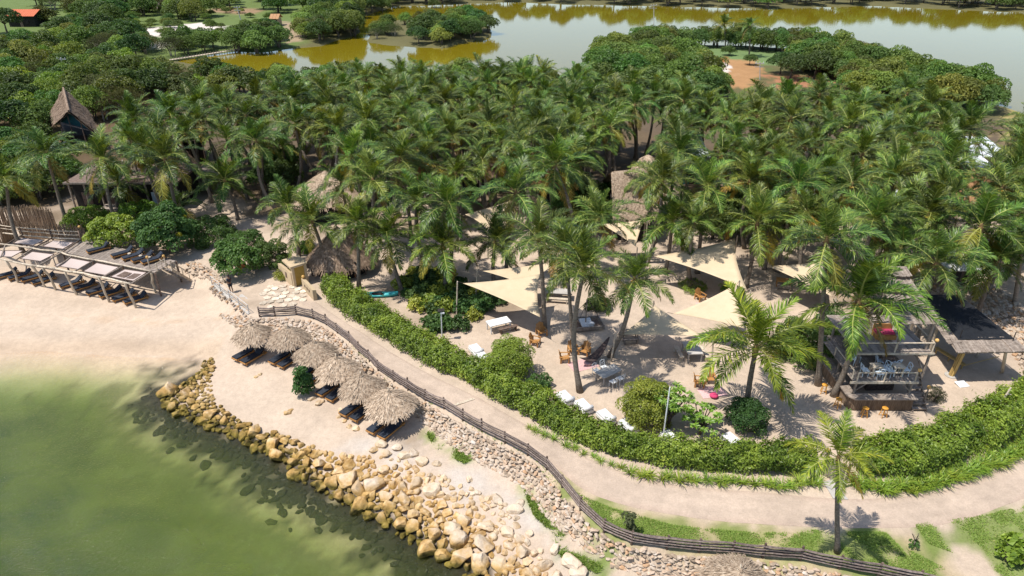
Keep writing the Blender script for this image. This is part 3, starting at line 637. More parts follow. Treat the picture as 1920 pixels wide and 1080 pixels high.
while tries < 9000 and grove_n < 275:
    tries += 1; x, y = gr.uniform(mn[0], mx_[0]), gr.uniform(mn[1], mx_[1])
    if not inside1(GROVE_L, x, y): continue
    if any(inside1(hh, x, y) for hh in HOLES): continue
    if any((x - a) ** 2 + (y - b_) ** 2 < (3.05 if y < 85 else 2.75) ** 2 for a, b_ in PALMS): continue
    grove_n += 1; PALMS.append((x, y)); h = gr.uniform(6.6, 9.0)
    bx, by = x + gr.gauss(0, 1.1), y + gr.gauss(0, 1.1); bz = hz(bx, by)
    if bz < ZL + .1: continue
    sty = gr.choice(['full', 'full', 'old', 'young']); nut = gr.random() < .5
    where = ('lagoon edge' if y > 98 else 'middle' if y > 80 else 'front'), ('left' if x < -14 else 'centre' if x < 14 else 'right')
    lab = '%s coconut palm%s in the grove\'s %s, %s side' % ({'full': 'full-crowned', 'old': 'shaggy brown-skirted', 'young': 'light upright'}[sty], ' with orange nuts' if nut else '', *where)
    palm((bx, by, bz), (x, y, ZC + h), lab, 'coconut palms of the dense grove', gr.uniform(.64, .92), sty, grove_n * 7, nut, bow=gr.uniform(.2, 1.2))
print('palms', len(PALMS))

# ================================================================== broad-leaved trees, shrubs, hedges
def leaf_quads(P, Nn, size, g, asp=.5, jit=.6):
    """kite-shaped leaves at points P facing roughly Nn"""
    k = len(P); Nn = nrm(Nn + g.normal(0, jit, (k, 3))); A = nrm(np.cross(Nn, g.normal(0, 1, (k, 3)))); B = np.cross(Nn, A)
    s = (size * g.uniform(.6, 1.25, k))[:, None]
    V = np.stack([P - A * s * .5, P + B * s * asp * .5 + Nn * s * .08, P + A * s * .55 - Nn * s * .1, P - B * s * asp * .5 + Nn * s * .08], 1).reshape(-1, 3)
    return V, np.arange(4 * k).reshape(k, 4)
def clumps(g, nc, rad, hgt, z0, cr, flat=.75, dome=True):
    """centres of leaf clumps spread over an uneven dome"""
    out = []
    for i in range(nc):
        a = i * 2.399963 + g.normal(0, .25); u_ = (i + .5) / nc; el = math.asin(np.clip(1 - u_ * (1.0 if dome else 1.55), -1, 1))
        rr = g.uniform(.62, 1.0)
        out.append((rad * rr * math.cos(el) * math.cos(a), rad * rr * math.cos(el) * math.sin(a), z0 + hgt * rr * math.sin(el), cr * g.uniform(.65, 1.25)))
    return np.array(out)
def crown_mesh(name, m_, seed, nc, rad, hgt, z0, cr, nleaf, size, flat=.75, asp=.55, dome=True, jit=.6):
    g = np.random.default_rng(seed); cl = clumps(g, nc, rad, hgt, z0, cr, flat, dome)
    w_ = cl[:, 3] ** 2; pick = g.choice(len(cl), nleaf, p=w_ / w_.sum()); d = nrm(g.normal(0, 1, (nleaf, 3))); d[:, 2] = np.where(d[:, 2] < -.35, -d[:, 2], d[:, 2])
    r = cl[pick, 3] * g.uniform(.72, 1.04, nleaf) ** .6; P = cl[pick, :3] + d * r[:, None] * np.array((1, 1, flat)); P[:, 2] = np.maximum(P[:, 2], .05)
    V, F = leaf_quads(P, d + np.array((0, 0, .35)), size, g, asp, jit)
    tone = np.clip(.5 + .3 * (g.random(len(cl))[pick] - .5) + g.normal(0, .16, nleaf), 0, 1)
    return np_mesh(name, V, F, m_, np.repeat(tone, 4))
def limbs_mesh(name, m_, seed, z0, rad, hgt, r0=.16, stems=1, nb=7):
    g = random.Random(seed); b = MB()
    for s in range(stems):
        bx, by = (g.uniform(-.5, .5), g.uniform(-.5, .5)) if stems > 1 else (0, 0)
        fork = Vector((bx * 1.5, by * 1.5, z0 * .75)); b.tube([(bx, by, -.3), (bx * 1.1 + g.uniform(-.1, .1), by * 1.1, z0 * .4), fork], [r0 * 1.3, r0, r0 * .8], 6)
        for i in range(nb):
            a = i * 6.28 / nb + g.uniform(-.4, .4); rr = rad * g.uniform(.45, .8); e = Vector((rr * math.cos(a), rr * math.sin(a), z0 + hgt * g.uniform(.15, .7)))
            mid = (fork + e) / 2 + Vector((g.uniform(-.2, .2), g.uniform(-.2, .2), g.uniform(0, .3))); b.tube([fork, mid, e], [r0 * .55, r0 * .35, r0 * .12], 5)
    return b.mesh(name, m_, True)
# far mangroves and thicket trees: a few kinds of crown, each tree turned and scaled
KIND = {}
for kk in range(4):
    KIND['mangrove', kk] = (crown_mesh('crown', 'leaf_far', 40 + kk, 34, 2.7, 2.4, 1.6, 1.05, 3600, .36, .8), limbs_mesh('trunk', 'bark', kk, 1.5, 2.4, 2.2, .12, 3, 4))
    KIND['dark', kk] = (crown_mesh('crown', 'leaf_dark', 50 + kk, 30, 2.9, 2.2, 2.2, 1.0, 3400, .38, .7), limbs_mesh('trunk', 'bark', 10 + kk, 2.2, 2.6, 2.0, .16, 1, 7))
    KIND['mid', kk] = (crown_mesh('crown', 'leaf', 60 + kk, 30, 2.6, 2.3, 1.5, 1.0, 3600, .34, .8), limbs_mesh('trunk', 'bark', 20 + kk, 1.6, 2.3, 2.0, .13, 2, 5))
    KIND['lime', kk] = (crown_mesh('crown', 'leaf_hedge', 80 + kk, 26, 2.4, 1.9, 1.2, .9, 3600, .3, .8), limbs_mesh('trunk', 'bark', 36 + kk, 1.4, 2.2, 1.8, .11, 2, 5))
    KIND['grey', kk] = (crown_mesh('crown', 'leaf_grey', 70 + kk, 30, 2.6, 2.1, 1.5, .95, 4200, .22, .8, .3), limbs_mesh('trunk', 'bark_pale', 30 + kk, 1.6, 2.4, 2.0, .1, 3, 5))
TREES = []
def tree(x, y, kind, s, label, group=None, name='broadleaf_tree', cat='tree', sq=1.0, seed=None):
    r_ = random.Random(seed if seed is not None else int(x * 13 + y * 7)); z = hz(x, y)
    cm, lm = KIND[kind, r_.randrange(4)]
    o = thing(name, label, cat, (x, y, max(z, ZL - .05) - .05), r_.random() * 6.28, group)
    k_ = r_.uniform(.75, 1.35)
    link('crown', cm, o, (0, 0, 0), None, (s * r_.uniform(.92, 1.1), s * r_.uniform(.92, 1.1), s * sq)).color = (k_ * r_.uniform(.9, 1.35), k_, k_ * r_.uniform(.75, 1.1), 1); link('trunk', lm, o, (0, 0, 0), None, (s, s, s * sq))
    TREES.append((x, y)); return o
def mass(pts, z, kinds, n_, mind, smin, smax, label, group, name='mangrove_tree', cat='tree', seed=1, sq=1.0):
    P = poly(pts, z); mn, mx = P.min(0), P.max(0); P = P.tolist(); r_ = random.Random(seed); c = 0; loc = []
    for _ in range(6000):
        if c >= n_: break
        x, y = r_.uniform(mn[0], mx[0]), r_.uniform(mn[1], mx[1])
        if not inside1(P, x, y): continue
        if any((x - a) ** 2 + (y - b_) ** 2 < mind ** 2 for a, b_ in loc): continue
        if hz(x, y) < ZL - .6: continue
        loc.append((x, y)); c += 1; kd = r_.choice(kinds); ss0 = r_.uniform(smin, smax); adj = ('large ' if ss0 > smin + .66 * (smax - smin) else 'small ' if ss0 < smin + .33 * (smax - smin) else 'medium ') + {'mangrove': 'green ', 'dark': 'deep green ', 'mid': 'fresh green ', 'grey': 'grey-green ', 'lime': 'lime green '}[kd]
        tree(x, y, kd, ss0, adj + re.sub('^(big|dark glossy|dark|pale|low green|bushy|leafy) ', '', label), group, name, cat, sq * r_.uniform(.9, 1.15), seed * 1000 + c)
    return c
tot = 0
tot += mass([(1108, 128), (1135, 112), (1175, 98), (1225, 92), (1250, 104), (1270, 120), (1300, 132), (1330, 155), (1365, 180), (1300, 205), (1200, 185), (1120, 165)], ZC, ['mangrove', 'mangrove', 'mid'], 60, 3.0, 1.0, 1.45, 'mangrove tree in the thick clump left of the lagoon lawn', 'mangroves left of the lagoon lawn', seed=2)
tot += mass([(1225, 84), (1330, 84), (1480, 90), (1550, 98), (1545, 108), (1440, 98), (1330, 88), (1240, 92)], ZC, ['mangrove', 'mid'], 34, 3.0, .85, 1.25, 'mangrove tree in the strip between lagoon lawn and water', 'mangroves behind the lagoon lawn', seed=3)
tot += mass([(1490, 104), (1550, 100), (1640, 138), (1740, 164), (1850, 196), (1840, 215), (1740, 205), (1600, 180), (1560, 150), (1500, 135)], ZC, ['mangrove', 'mid', 'mangrove'], 70, 3.0, .95, 1.35, 'mangrove tree on the right spit between grove and lagoon', 'mangroves on the right spit', seed=4)
tot += mass([(1440, 135), (1540, 130), (1540, 150), (1450, 150)], ZC, ['dark'], 8, 4, 1.0, 1.3, 'dark glossy tree beside the rust-coloured clearing', 'dark trees beside the rust clearing', 'broadleaf_tree', seed=5)
tot += mass([(690, 77), (730, 82), (745, 70), (700, 60)], ZL, ['grey', 'mangrove'], 7, 2.6, .7, 1.0, 'pale twiggy mangrove at the left end of the islet', 'mangroves on the left end of the islet', seed=6)
tot += mass([(775, 86), (830, 89), (860, 80), (905, 74), (920, 64), (860, 52), (800, 60)], ZL, ['mangrove', 'dark'], 24, 3.0, .9, 1.3, 'mangrove on the wooded right half of the islet', 'mangroves on the right half of the islet', seed=7)
tot += mass([(705, 58), (780, 42), (870, 42), (910, 50), (850, 50), (780, 54)], ZL, ['mangrove', 'grey'], 10, 4.5, .8, 1.2, 'mangrove along the back shore of the islet', 'mangroves on the back of the islet', seed=8)
tot += mass([(575, 80), (625, 76), (664, 66), (668, 48), (640, 40), (590, 44), (565, 60)], ZC, ['mangrove', 'dark', 'mid'], 26, 3.4, 1.0, 1.5, 'mangrove in the round clump beside the lagoon channel', 'mangroves beside the lagoon channel', seed=9)
tot += mass([(640, 38), (690, 30), (730, 14), (760, 10), (740, -2), (640, 0), (560, 20), (600, 38)], ZC, ['mangrove', 'dark'], 40, 5, 1.0, 1.6, 'mangrove on the far bank behind the channel', 'mangroves behind the channel', seed=10)
tot += mass([(740, 9), (960, 1), (1200, 8), (1440, 14), (1640, 8), (1920, 19), (2150, 24), (2150, 10), (1900, 5), (1640, -5), (1440, 0), (1200, -5), (960, -9), (740, -5)], ZC, ['mangrove', 'dark', 'mangrove'], 130, 5.0, 1.0, 1.7, 'tree in the dark wooded line of the far lagoon bank', 'trees of the far lagoon bank', 'shore_tree', seed=11)
tot += mass([(440, 98), (490, 97), (530, 88), (525, 74), (470, 72), (440, 84)], ZC, ['mangrove', 'dark'], 10, 3.4, 1.0, 1.4, 'mangrove in the clump right of the boardwalk', 'mangroves right of the boardwalk', seed=12)
tot += mass([(110, 92), (170, 112), (270, 116), (330, 106), (270, 96), (200, 72), (130, 62)], ZC, ['dark', 'mid', 'mangrove', 'grey'], 24, 4.4, 1.0, 1.45, 'tree in the dark thicket left of the boardwalk', 'trees left of the boardwalk', 'broadleaf_tree', seed=13)
tot += mass([(150, 40), (220, 55), (230, 42), (190, 25), (140, 28)], ZC, ['dark', 'mid'], 12, 5, 1.2, 1.7, 'tree in the clump right of the red-roofed house', 'trees right of the red-roofed house', 'broadleaf_tree', seed=14)
tot += mass([(280, 38), (380, 40), (395, 28), (330, 10), (220, 10), (60, 8), (60, 18), (200, 28)], ZC, ['mid', 'dark', 'mangrove', 'grey'], 26, 7.5, 1.3, 2.0, 'big spreading tree on the far left field', 'trees of the far left field', 'broadleaf_tree', seed=15)
tot += mass([(400, 14), (560, 30), (640, 10), (640, -8), (380, -8)], ZC, ['mid', 'dark'], 22, 8, 1.3, 2.0, 'tree beyond the pale clearing at the top', 'trees beyond the pale clearing', 'broadleaf_tree', seed=16)
tot += mass([(320, 104), (405, 98), (400, 84), (330, 86)], ZC, ['mid', 'mangrove'], 6, 4.4, .9, 1.2, 'bushy tree on the bank above the boardwalk', 'bushy trees above the boardwalk', 'broadleaf_tree', seed=17)
tot += mass([(-60, 130), (60, 124), (180, 130), (270, 140), (340, 158), (430, 168), (480, 182), (420, 195), (250, 190), (180, 240), (-80, 260)], ZC, ['mid', 'mangrove', 'mid', 'dark', 'grey', 'lime'], 85, 2.9, .95, 1.4, 'leafy tree in the thicket behind the thatched tower', 'trees of the thicket behind the tower', 'broadleaf_tree', seed=18)
tot += mass([(160, 205), (235, 195), (245, 222), (190, 235)], ZC, ['grey'], 4, 3.0, 1.0, 1.3, 'grey-green feathery tree right of the thatched tower', 'feathery trees beside the tower', 'broadleaf_tree', seed=19)
tot += mass([(-80, 290), (80, 290), (120, 330), (100, 380), (-80, 390)], ZC, ['mid', 'dark', 'mid'], 24, 2.7, .8, 1.1, 'leafy tree at the left edge behind the reed fence', 'trees behind the reed fence', 'broadleaf_tree', seed=20)
tot += mass([(0, 100), (60, 104), (110, 120), (0, 125), (-60, 110)], ZC, ['dark', 'mid'], 14, 4, 1.0, 1.5, 'dark tree on the left behind the rust-coloured field', 'trees behind the rust field', 'broadleaf_tree', seed=22)
tot += mass([(470, 165), (520, 155), (600, 158), (900, 156), (1080, 160), (1100, 172), (900, 168), (600, 172)], ZC, ['mangrove', 'mid'], 24, 3.6, .7, 1.0, 'mangrove on the near lagoon bank behind the palms', 'mangroves on the near lagoon bank', seed=23)
tot += mass([(1430, 415), (1500, 405), (1500, 440), (1440, 450)], ZC, ['dark', 'mid'], 6, 2.4, .6, .85, 'dark bush between the grove and the right sail', 'bushes behind the right sail', 'bush', 'bush', seed=24)
tot += mass([(1490, 372), (1560, 360), (1570, 400), (1510, 410)], ZC, ['dark', 'mid'], 6, 2.4, .6, .9, 'dark bush among the palm trunks right of centre', 'bushes right of centre', 'bush', 'bush', seed=25)
tot += mass([(1320, 415), (1390, 405), (1390, 450), (1330, 450)], ZC, ['mid', 'dark'], 5, 2.4, .6, .85, 'bush behind the largest sail', 'bushes behind the largest sail', 'bush', 'bush', seed=26)
tot += mass([(490, 330), (540, 320), (545, 360), (500, 372)], ZC, ['dark', 'mid'], 6, 2.2, .6, .85, 'dark bush left of the pale round thatched roof', 'bushes left of the round roof', 'bush', 'bush', seed=27)
tot += mass([(1060, 400), (1130, 390), (1130, 430), (1070, 440)], ZC, ['mid', 'dark'], 5, 2.2, .6, .85, 'bush below the big thatched roof', 'bushes below the big roof', 'bush', 'bush', seed=28)
tot += mass([(110, 70), (240, 74), (420, 70), (520, 40), (420, 8), (120, 14), (60, 40)], ZC, ['mid', 'mid', 'mangrove'], 60, 5.0, .45, .8, 'low green scrub bush on the far left field', 'scrub on the far left field', 'scrub_bush', 'bush', seed=29, sq=.7)
for i, (px, py, s, k_, lab) in enumerate([(14, 62, 1.5, 'dark', 'dark spreading tree below the red-roofed house'), (85, 46, 1.3, 'mid', 'low spreading tree right of the red-roofed house wall'), (335, 54, .6, 'mid', 'tiny round tree standing on the pale clearing'), (398, 56, .7, 'mid', 'bush at the right end of the pale clearing'),
        (468, 64, 1.0, 'grey', 'greyish tree at the foot of the far utility pole'), (815, 20, 0.8, 'mid', 'lone small tree on the far bank above the islet'), (1405, 122, .5, 'dark', 'small bush on the edge of the rust clearing'), (1365, 104, .6, 'mid', 'bush between the two far palms')]):
    p = gp(px, py); tree(p.x, p.y, k_, s, lab, seed=i + 500)
print('trees', tot)
# ================================================================== hedges, lilies, grass, shrubs near the path
def offset_line(P, d):
    t = nrm(np.gradient(P, axis=0)); return P + np.stack([-t[:, 1], t[:, 0]], 1) * d
def hedge(name, label, front_px, width, height, n_, leaf, m_, seed, size=.17, dens_in=.35):
    g = np.random.default_rng(seed); F_ = smooth(resample(poly(front_px), .5), 3); tn = nrm(np.gradient(F_, axis=0)); nn = np.stack([-tn[:, 1], tn[:, 0]], 1)
    wid = np.interp(np.linspace(0, 1, len(F_)), np.linspace(0, 1, len(width)), width)
    k = len(F_); s = g.random(n_) * (k - 1); i0 = s.astype(int); fr = (s - i0)[:, None]; i1 = np.minimum(i0 + 1, k - 1)
    base = F_[i0] * (1 - fr) + F_[i1] * fr; nv = nrm(nn[i0] * (1 - fr) + nn[i1] * fr); w_ = wid[i0]
    th = g.random(n_) * math.pi; lump = .46 + .5 * fbm(s * .36 + 3, th * 1.2 + seed) + .45 * fbm(s * .13 + 8, th * .2 + seed) + .75 * (fbm(s * 1.1, th * 2.2) - .47) + g.exponential(.06, n_)
    depth = np.where(g.random(n_) < dens_in, g.uniform(.55, .9, n_), g.uniform(.9, 1.05, n_)) * lump
    cx = np.sign(np.cos(th)) * np.abs(np.cos(th)) ** .7; cz = np.sin(th) ** .6
    off = w_ / 2 + cx * w_ / 2 * depth; z = .06 + cz * height * depth
    P = np.stack([base[:, 0] + nv[:, 0] * off, base[:, 1] + nv[:, 1] * off, z], 1)
    zg = np.array([hz(a, b_) for a, b_ in F_])[i0]; P[:, 2] += zg
    Nn = np.stack([nv[:, 0] * cx, nv[:, 1] * cx, cz + .3], 1)
    V, Fc = leaf_quads(P, Nn, size, g, .55, .55)
    tone = np.clip(.45 + .8 * (fbm(s * .3, th + 4) - .47) + .5 * (fbm(s * .8, th * 2 + 9) - .47) * 2 + g.normal(0, .15, n_), 0, 1)
    o = thing(name, label, 'hedge', (*F_[k // 2], float(zg.mean())))
    Vl = V - np.array(o.location); link('foliage', np_mesh('foliage', Vl, Fc, m_, np.repeat(tone, 4)), o)
    b = MB(); r_ = random.Random(seed)
    for i in range(0, k, 2):
        c = F_[i] + nn[i] * wid[i] * r_.uniform(.3, .7); zz = hz(*c)
        for q in range(3): b.tube([(c[0], c[1], zz - .1), (c[0] + r_.uniform(-.4, .4), c[1] + r_.uniform(-.4, .4), zz + height * .7)], [.03, .012], 4)
    b.build('stems', 'bark', o); return o
HF1 = [(600, 548), (622, 574), (650, 594), (690, 622), (730, 646), (770, 669), (812, 694), (860, 716), (905, 741), (950, 765), (1000, 792), (1060, 826), (1120, 852), (1200, 874), (1300, 888), (1400, 893), (1500, 893), (1528, 890)]
HF2 = [(1612, 898), (1660, 902), (1720, 898), (1790, 880), (1850, 855), (1900, 830), (1960, 795), (2050, 745)]
hedge('clipped_hedge', 'long bushy green hedge along the path from the gate to the lone palm', HF1, [2.1, 2.2, 2.1, 2.0, 1.8, 1.7, 1.7, 1.7, 1.8], 1.5, 74000, .16, 'leaf_hedge', 5)
hedge('clipped_hedge', 'broad leafy hedge curving to the right edge beside the bar clearing', HF2, [2.4, 2.9, 3.0, 3.0, 3.0, 3.0], 1.55, 38000, .17, 'leaf_hedge', 6, .18)

def blades_mesh(name, m_, seed, n_, L, w_, lean, spread=.12, up=.75):
    g = np.random.default_rng(seed); V = []; F = []; vv = []
    for i in range(n_):
        a = g.random() * 6.283; d = np.array((math.cos(a), math.sin(a), 0)); sd = np.array((-d[1], d[0], 0)); p = d * spread * g.random(); l_ = L * g.uniform(.65, 1.1); th = math.pi / 2 - lean * g.uniform(.3, 1.0); bs = len(V); tone = np.clip(g.normal(.5, .2), 0, 1)
        for k in range(5):
            ww = w_ * (.7, 1, .9, .6, .06)[k] / 2; V += [p - sd * ww, p + sd * ww]; vv += [tone] * 2
            if k < 4:
                p = p + (d * math.cos(th) + np.array((0, 0, 1)) * math.sin(th)) * l_ / 4; th -= up * g.uniform(.6, 1.1); F.append((bs + 2 * k, bs + 2 * k + 1, bs + 2 * k + 3, bs + 2 * k + 2))
    return np_mesh(name, np.array(V), np.array(F), m_, vv)
LILY = [blades_mesh('strap_leaves', 'lily', 60 + i, 42, .85, .05, .7, .16, .42) for i in range(5)]
r_ = random.Random(4)
def lilies(line_px, off, step, label, group, smin, smax, rows=1):
    P = offset_line(smooth(resample(poly(line_px), step), 2), off); 
    for p in P:
        for q in range(rows):
            x, y = p[0] + r_.uniform(-.15, .15), p[1] + r_.uniform(-.15, .15) - q * .38; z = hz(x, y)
            o = link('lily_clump', r_.choice(LILY), None, (x, y, z), (0, 0, r_.random() * 6.28), r_.uniform(smin, smax)); tag(o, label, 'plant', group)
lilies([(1000, 798), (1060, 832), (1120, 860), (1170, 876)], -.25, .62, 'short strap-leaved clump edging the hedge near the path bend', 'lily clumps near the path bend', .5, .75)
lilies([(1185, 884), (1240, 893), (1300, 900), (1400, 906), (1480, 908), (1532, 905)], -.22, .52, 'strap-leaved lily clump in the row left of the lone palm', 'lily clumps left of the lone palm', .8, 1.05)
lilies([(1598, 905), (1660, 912), (1720, 908), (1790, 890), (1850, 866), (1900, 842), (1960, 808), (2020, 775)], -.1, .36, 'strap-leaved lily clump in the thick border of the right hedge', 'lily clumps under the right hedge', .8, 1.05, 2)

# grass: real blades on the patches the photograph shows
def grass(label, zones, n_, seed, size):
    g = np.random.default_rng(seed); Ps = []
    for pts, z, share in zones:
        P = poly(pts, z); mn, mx = P.min(0), P.max(0); want = int(n_ * share); c = 0
        X = g.uniform(mn[0], mx[0], want * 6); Y = g.uniform(mn[1], mx[1], want * 6); ok = inside(P, X, Y) & (fbm(X * .7 + 40, Y * .7) + .18 * (fbm(X * 2.5, Y * 2.5) - .5) + g.normal(0, .06, X.shape) > .46)
        Ps.append(np.stack([X[ok], Y[ok]], 1)[:want])
    P = np.vstack(Ps); Z = hfun(P[:, 0], P[:, 1]); n0 = len(P); a = g.random(n0) * 6.283; h = size * g.uniform(.5, 1.4, n0); lean = g.uniform(.4, 1.6, n0)
    d = np.stack([np.cos(a), np.sin(a)], 1); s_ = np.stack([-d[:, 1], d[:, 0]], 1) * .02
    b0 = np.c_[P - s_, Z]; b1 = np.c_[P + s_, Z]; m0 = np.c_[P + d * (h * lean * .4)[:, None] + s_ * .8, Z + h * .65]; tp = np.c_[P + d * (h * lean)[:, None], Z + h]
    V = np.stack([b0, b1, m0, tp], 1).reshape(-1, 3)
    tag(link('grass', np_mesh('grass', V, np.arange(4 * n0).reshape(-1, 4), 'grass', np.repeat(np.clip(g.normal(.5, .22, n0), 0, 1), 4))), label, kind='stuff')
grass('short grass in tufts beside the path and the fence', [
    ([(1060, 915), (1140, 950), (1260, 985), (1420, 1000), (1540, 1000), (1500, 1046), (1380, 1034), (1250, 1024), (1140, 985)], ZC, .25), ([(1500, 994), (1660, 1000), (1720, 1060), (1700, 1085), (1580, 1060), (1500, 1045)], ZC, .25),
    ([(1715, 985), (1860, 962), (2040, 920), (2040, 1180), (1960, 1150), (1850, 1060), (1740, 1020)], ZC, .33), ([(1700, 1030), (1780, 1070), (1860, 1140), (1740, 1120)], ZC, .08),
    ([(640, 630), (720, 700), (900, 800), (1020, 870), (1060, 912), (1050, 920), (1000, 866), (880, 800), (700, 704)], ZC, .06)], 80000, 8, .06)
grass('tufts of green grass on the sandy spit below the stone embankment', [([(800, 812), (850, 836), (885, 860), (870, 868), (812, 838)], 1.0, .4), ([(978, 912), (1010, 948), (1040, 990), (1070, 1010), (1050, 1012), (1000, 965)], 1.0, .4), ([(1030, 1000), (1060, 1030), (1130, 1060), (1120, 1075), (1050, 1040)], 1.0, .2)], 5000, 9, .15)

# shrubs that can be told apart
def shrub(name, label, cat, px, py, m_, rad, hgt, nc, nleaf, size, seed, z0=.35, cr=.5, asp=.55, stems=3, bark='bark', zz=ZC, dome=False, flat=.85, extra=None):
    p = gp(px, py, zz); o = thing(name, label, cat, p, 0)
    link('foliage', crown_mesh('foliage', m_, seed, nc, rad, hgt, z0 + hgt * .35, cr, nleaf, size, flat, asp, dome), o)
    link('stems', limbs_mesh('stems', bark, seed, max(z0, .3) + .3, rad, hgt, .05, stems, 5), o)
    if extra: link('yellow_sprays', crown_mesh('yellow_sprays', extra, seed + 1, 6, rad * .9, hgt, z0 + hgt * .3, .22, 500, size, 1.0, asp, True), o)
    return o
shrub('round_bush', 'round feathery light green bush behind the hedge', 'bush', 955, 702, 'leaf_lime', 1.55, 1.75, 70, 15000, .15, 31, .3, .5, .4, 5, 'bark_pale')
shrub('round_bush', 'yellow-green bush beside the leaning white pole', 'bush', 1208, 792, 'leaf_lime', 1.45, 2.0, 56, 12000, .15, 32, .4, .5, .5)
shrub('dark_bush', 'dark glossy round bush under the low broad palm', 'bush', 1398, 800, 'leaf_dark', 1.15, 1.2, 36, 6500, .14, 33, .3, .42)
shrub('dark_bush', 'small dark bush on the sand behind the hedge', 'bush', 1010, 728, 'leaf_dark', .8, .6, 18, 2200, .15, 34, .1, .32)
shrub('leafy_shrub', 'glossy green shrub on the sand beside the parasols', 'shrub', 571, 742, 'leaf_dark', .55, 1.55, 26, 2600, .17, 35, .4, .32, .6, 2, 'bark', 1.0)
shrub('green_bush', 'green bush left of the bar counter', 'bush', 1500, 665, 'leaf', 2.3, 1.6, 60, 9500, .19, 36, .2, .6)
shrub('green_bush', 'green bush between the sail and the big bar palm', 'bush', 1560, 635, 'leaf_dark', 1.6, 1.5, 40, 6000, .18, 37, .2, .5)
shrub('grey_bush', 'grey-green twiggy bush beside the bar stairs', 'bush', 1752, 748, 'leaf_grey', .55, .55, 16, 2600, .08, 38, .05, .28, .3)
shrub('leafy_plant', 'broad-leaved pale plant at the lower right corner', 'plant', 1895, 1050, 'leaf_hedge', .75, .7, 18, 420, .3, 39, .3, .35, .8, 3)
shrub('leafy_plant', 'grey-green sapling leaning on the stick fence', 'plant', 1177, 1000, 'leaf_grey', .3, .85, 9, 260, .17, 40, .3, .2, .75, 1)
shrub('leafy_plant', 'tiny green plant on the lawn right of the lone palm', 'plant', 1712, 1026, 'leaf', .22, .25, 6, 120, .13, 41, .1, .12, .7, 1)
shrub('sea_grape_tree', 'lime green spreading tree over the wooden beach deck', 'tree', 228, 468, 'leaf_lime', 2.4, 1.5, 46, 7000, .24, 42, 1.3, .6, .75, 1)
shrub('sea_grape_tree', 'dark green tree with yellow sprays beside the deck stairs', 'tree', 320, 476, 'leaf_dark', 2.5, 2.4, 60, 9000, .25, 43, 1.5, .6, .8, 1, extra='leaf_yellow')
shrub('sea_grape_tree', 'mottled sea grape tree above the stone wall by the gate path', 'tree', 448, 518, 'leaf', 2.0, 1.7, 46, 6000, .22, 44, 1.0, .55, .8, 2, 'bark_pale', extra='leaf_dry')
shrub('green_bush', 'bright green bush row behind the reed-fenced beach deck', 'bush', 165, 422, 'leaf_hedge', 2.3, 1.2, 44, 7000, .2, 45, .1, .55)
shrub('green_bush', 'green bush behind the dark tree with yellow sprays', 'bush', 262, 412, 'leaf_hedge', 2.2, 1.2, 40, 6500, .2, 46, .1, .55)
shrub('green_bush', 'green bush right of the dark tree with yellow sprays', 'bush', 395, 450, 'leaf', 2.4, 1.5, 46, 7000, .2, 47, .1, .55)
shrub('green_bush', 'bushy green shrub left of the ochre gate', 'bush', 505, 492, 'leaf', 1.9, 1.3, 40, 7000, .18, 48, .1, .5)
shrub('green_bush', 'green shrub between the sea grape and the gate bush', 'bush', 462, 470, 'leaf', 2.0, 1.3, 40, 6500, .18, 49, .1, .5)
shrub('green_bush', 'green tuft under the bottom edge of the reception hut', 'bush', 572, 470, 'leaf_hedge', .9, .6, 16, 2200, .15, 50, .05, .35)
shrub('low_plants', 'low lime plant beside the ochre gate wall', 'plant', 530, 522, 'leaf_lime', .7, .5, 16, 1800, .14, 51, .05, .3, .3)
shrub('grass_mound', 'round grassy bed around a palm foot near the largest sail', 'grass bed', 1297, 540, 'leaf_hedge', 1.35, .35, 30, 5000, .14, 52, .02, .3, .2)
shrub('grass_mound', 'smaller grassy bed right of the round one', 'grass bed', 1372, 545, 'leaf_hedge', 1.0, .35, 24, 3600, .14, 53, .02, .3, .2)
shrub('green_bush', 'dark bush under the hammock palm', 'bush', 1118, 578, 'leaf', .9, .7, 18, 2600, .16, 54, .1, .35)
# plumeria-like small trees with tufts at the branch tips
def tuft_tree(label, px, py, h, rad, nt, seed):
    p = gp(px, py); o = thing('frangipani_tree', label, 'tree', p); g = random.Random(seed); b = MB(); gg = np.random.default_rng(seed); Vs = []; Fs = []; k = 0
    for i in range(nt):
        a = i * 2.4 + g.uniform(-.3, .3); rr = rad * math.sqrt((i + .5) / nt); e = Vector((rr * math.cos(a), rr * math.sin(a), h * g.uniform(.62, 1.0) - .25 * rr)); m_ = Vector((e.x * .35, e.y * .35, h * .45)); b.tube([(0, 0, -.1), (e.x * .1, e.y * .1, h * .25), m_, e], [.07, .055, .04, .022], 5)
        n_ = 26; an = gg.random(n_) * 6.283; d = nrm(np.stack([np.cos(an), np.sin(an), gg.uniform(-.25, .55, n_)], 1)); sd = nrm(np.cross(d, np.array((0, 0, 1.)))); l_ = gg.uniform(.24, .38, n_)[:, None]; E = np.array(e)
        V = np.stack([E + d * .02, E + d * l_ * .6 - sd * .05, E + d * l_ - np.array((0, 0, .06)), E + d * l_ * .6 + sd * .05], 1).reshape(-1, 3); Vs.append(V); Fs.append(np.arange(4 * n_).reshape(-1, 4) + k); k += 4 * n_
    V = np.vstack(Vs); link('foliage', np_mesh('foliage', V, np.vstack(Fs), 'leaf_hedge', np.repeat(np.clip(gg.normal(.65, .2, len(V) // 4), 0, 1), 4)), o); link('branches', b.mesh('branches', 'bark', True), o)
tuft_tree('bright green frangipani right of the leaning white pole', 1252, 800, 3.0, 1.3, 40, 3)
tuft_tree('lower bright green frangipani nearest the hedge', 1312, 815, 2.1, 1.15, 26, 4)
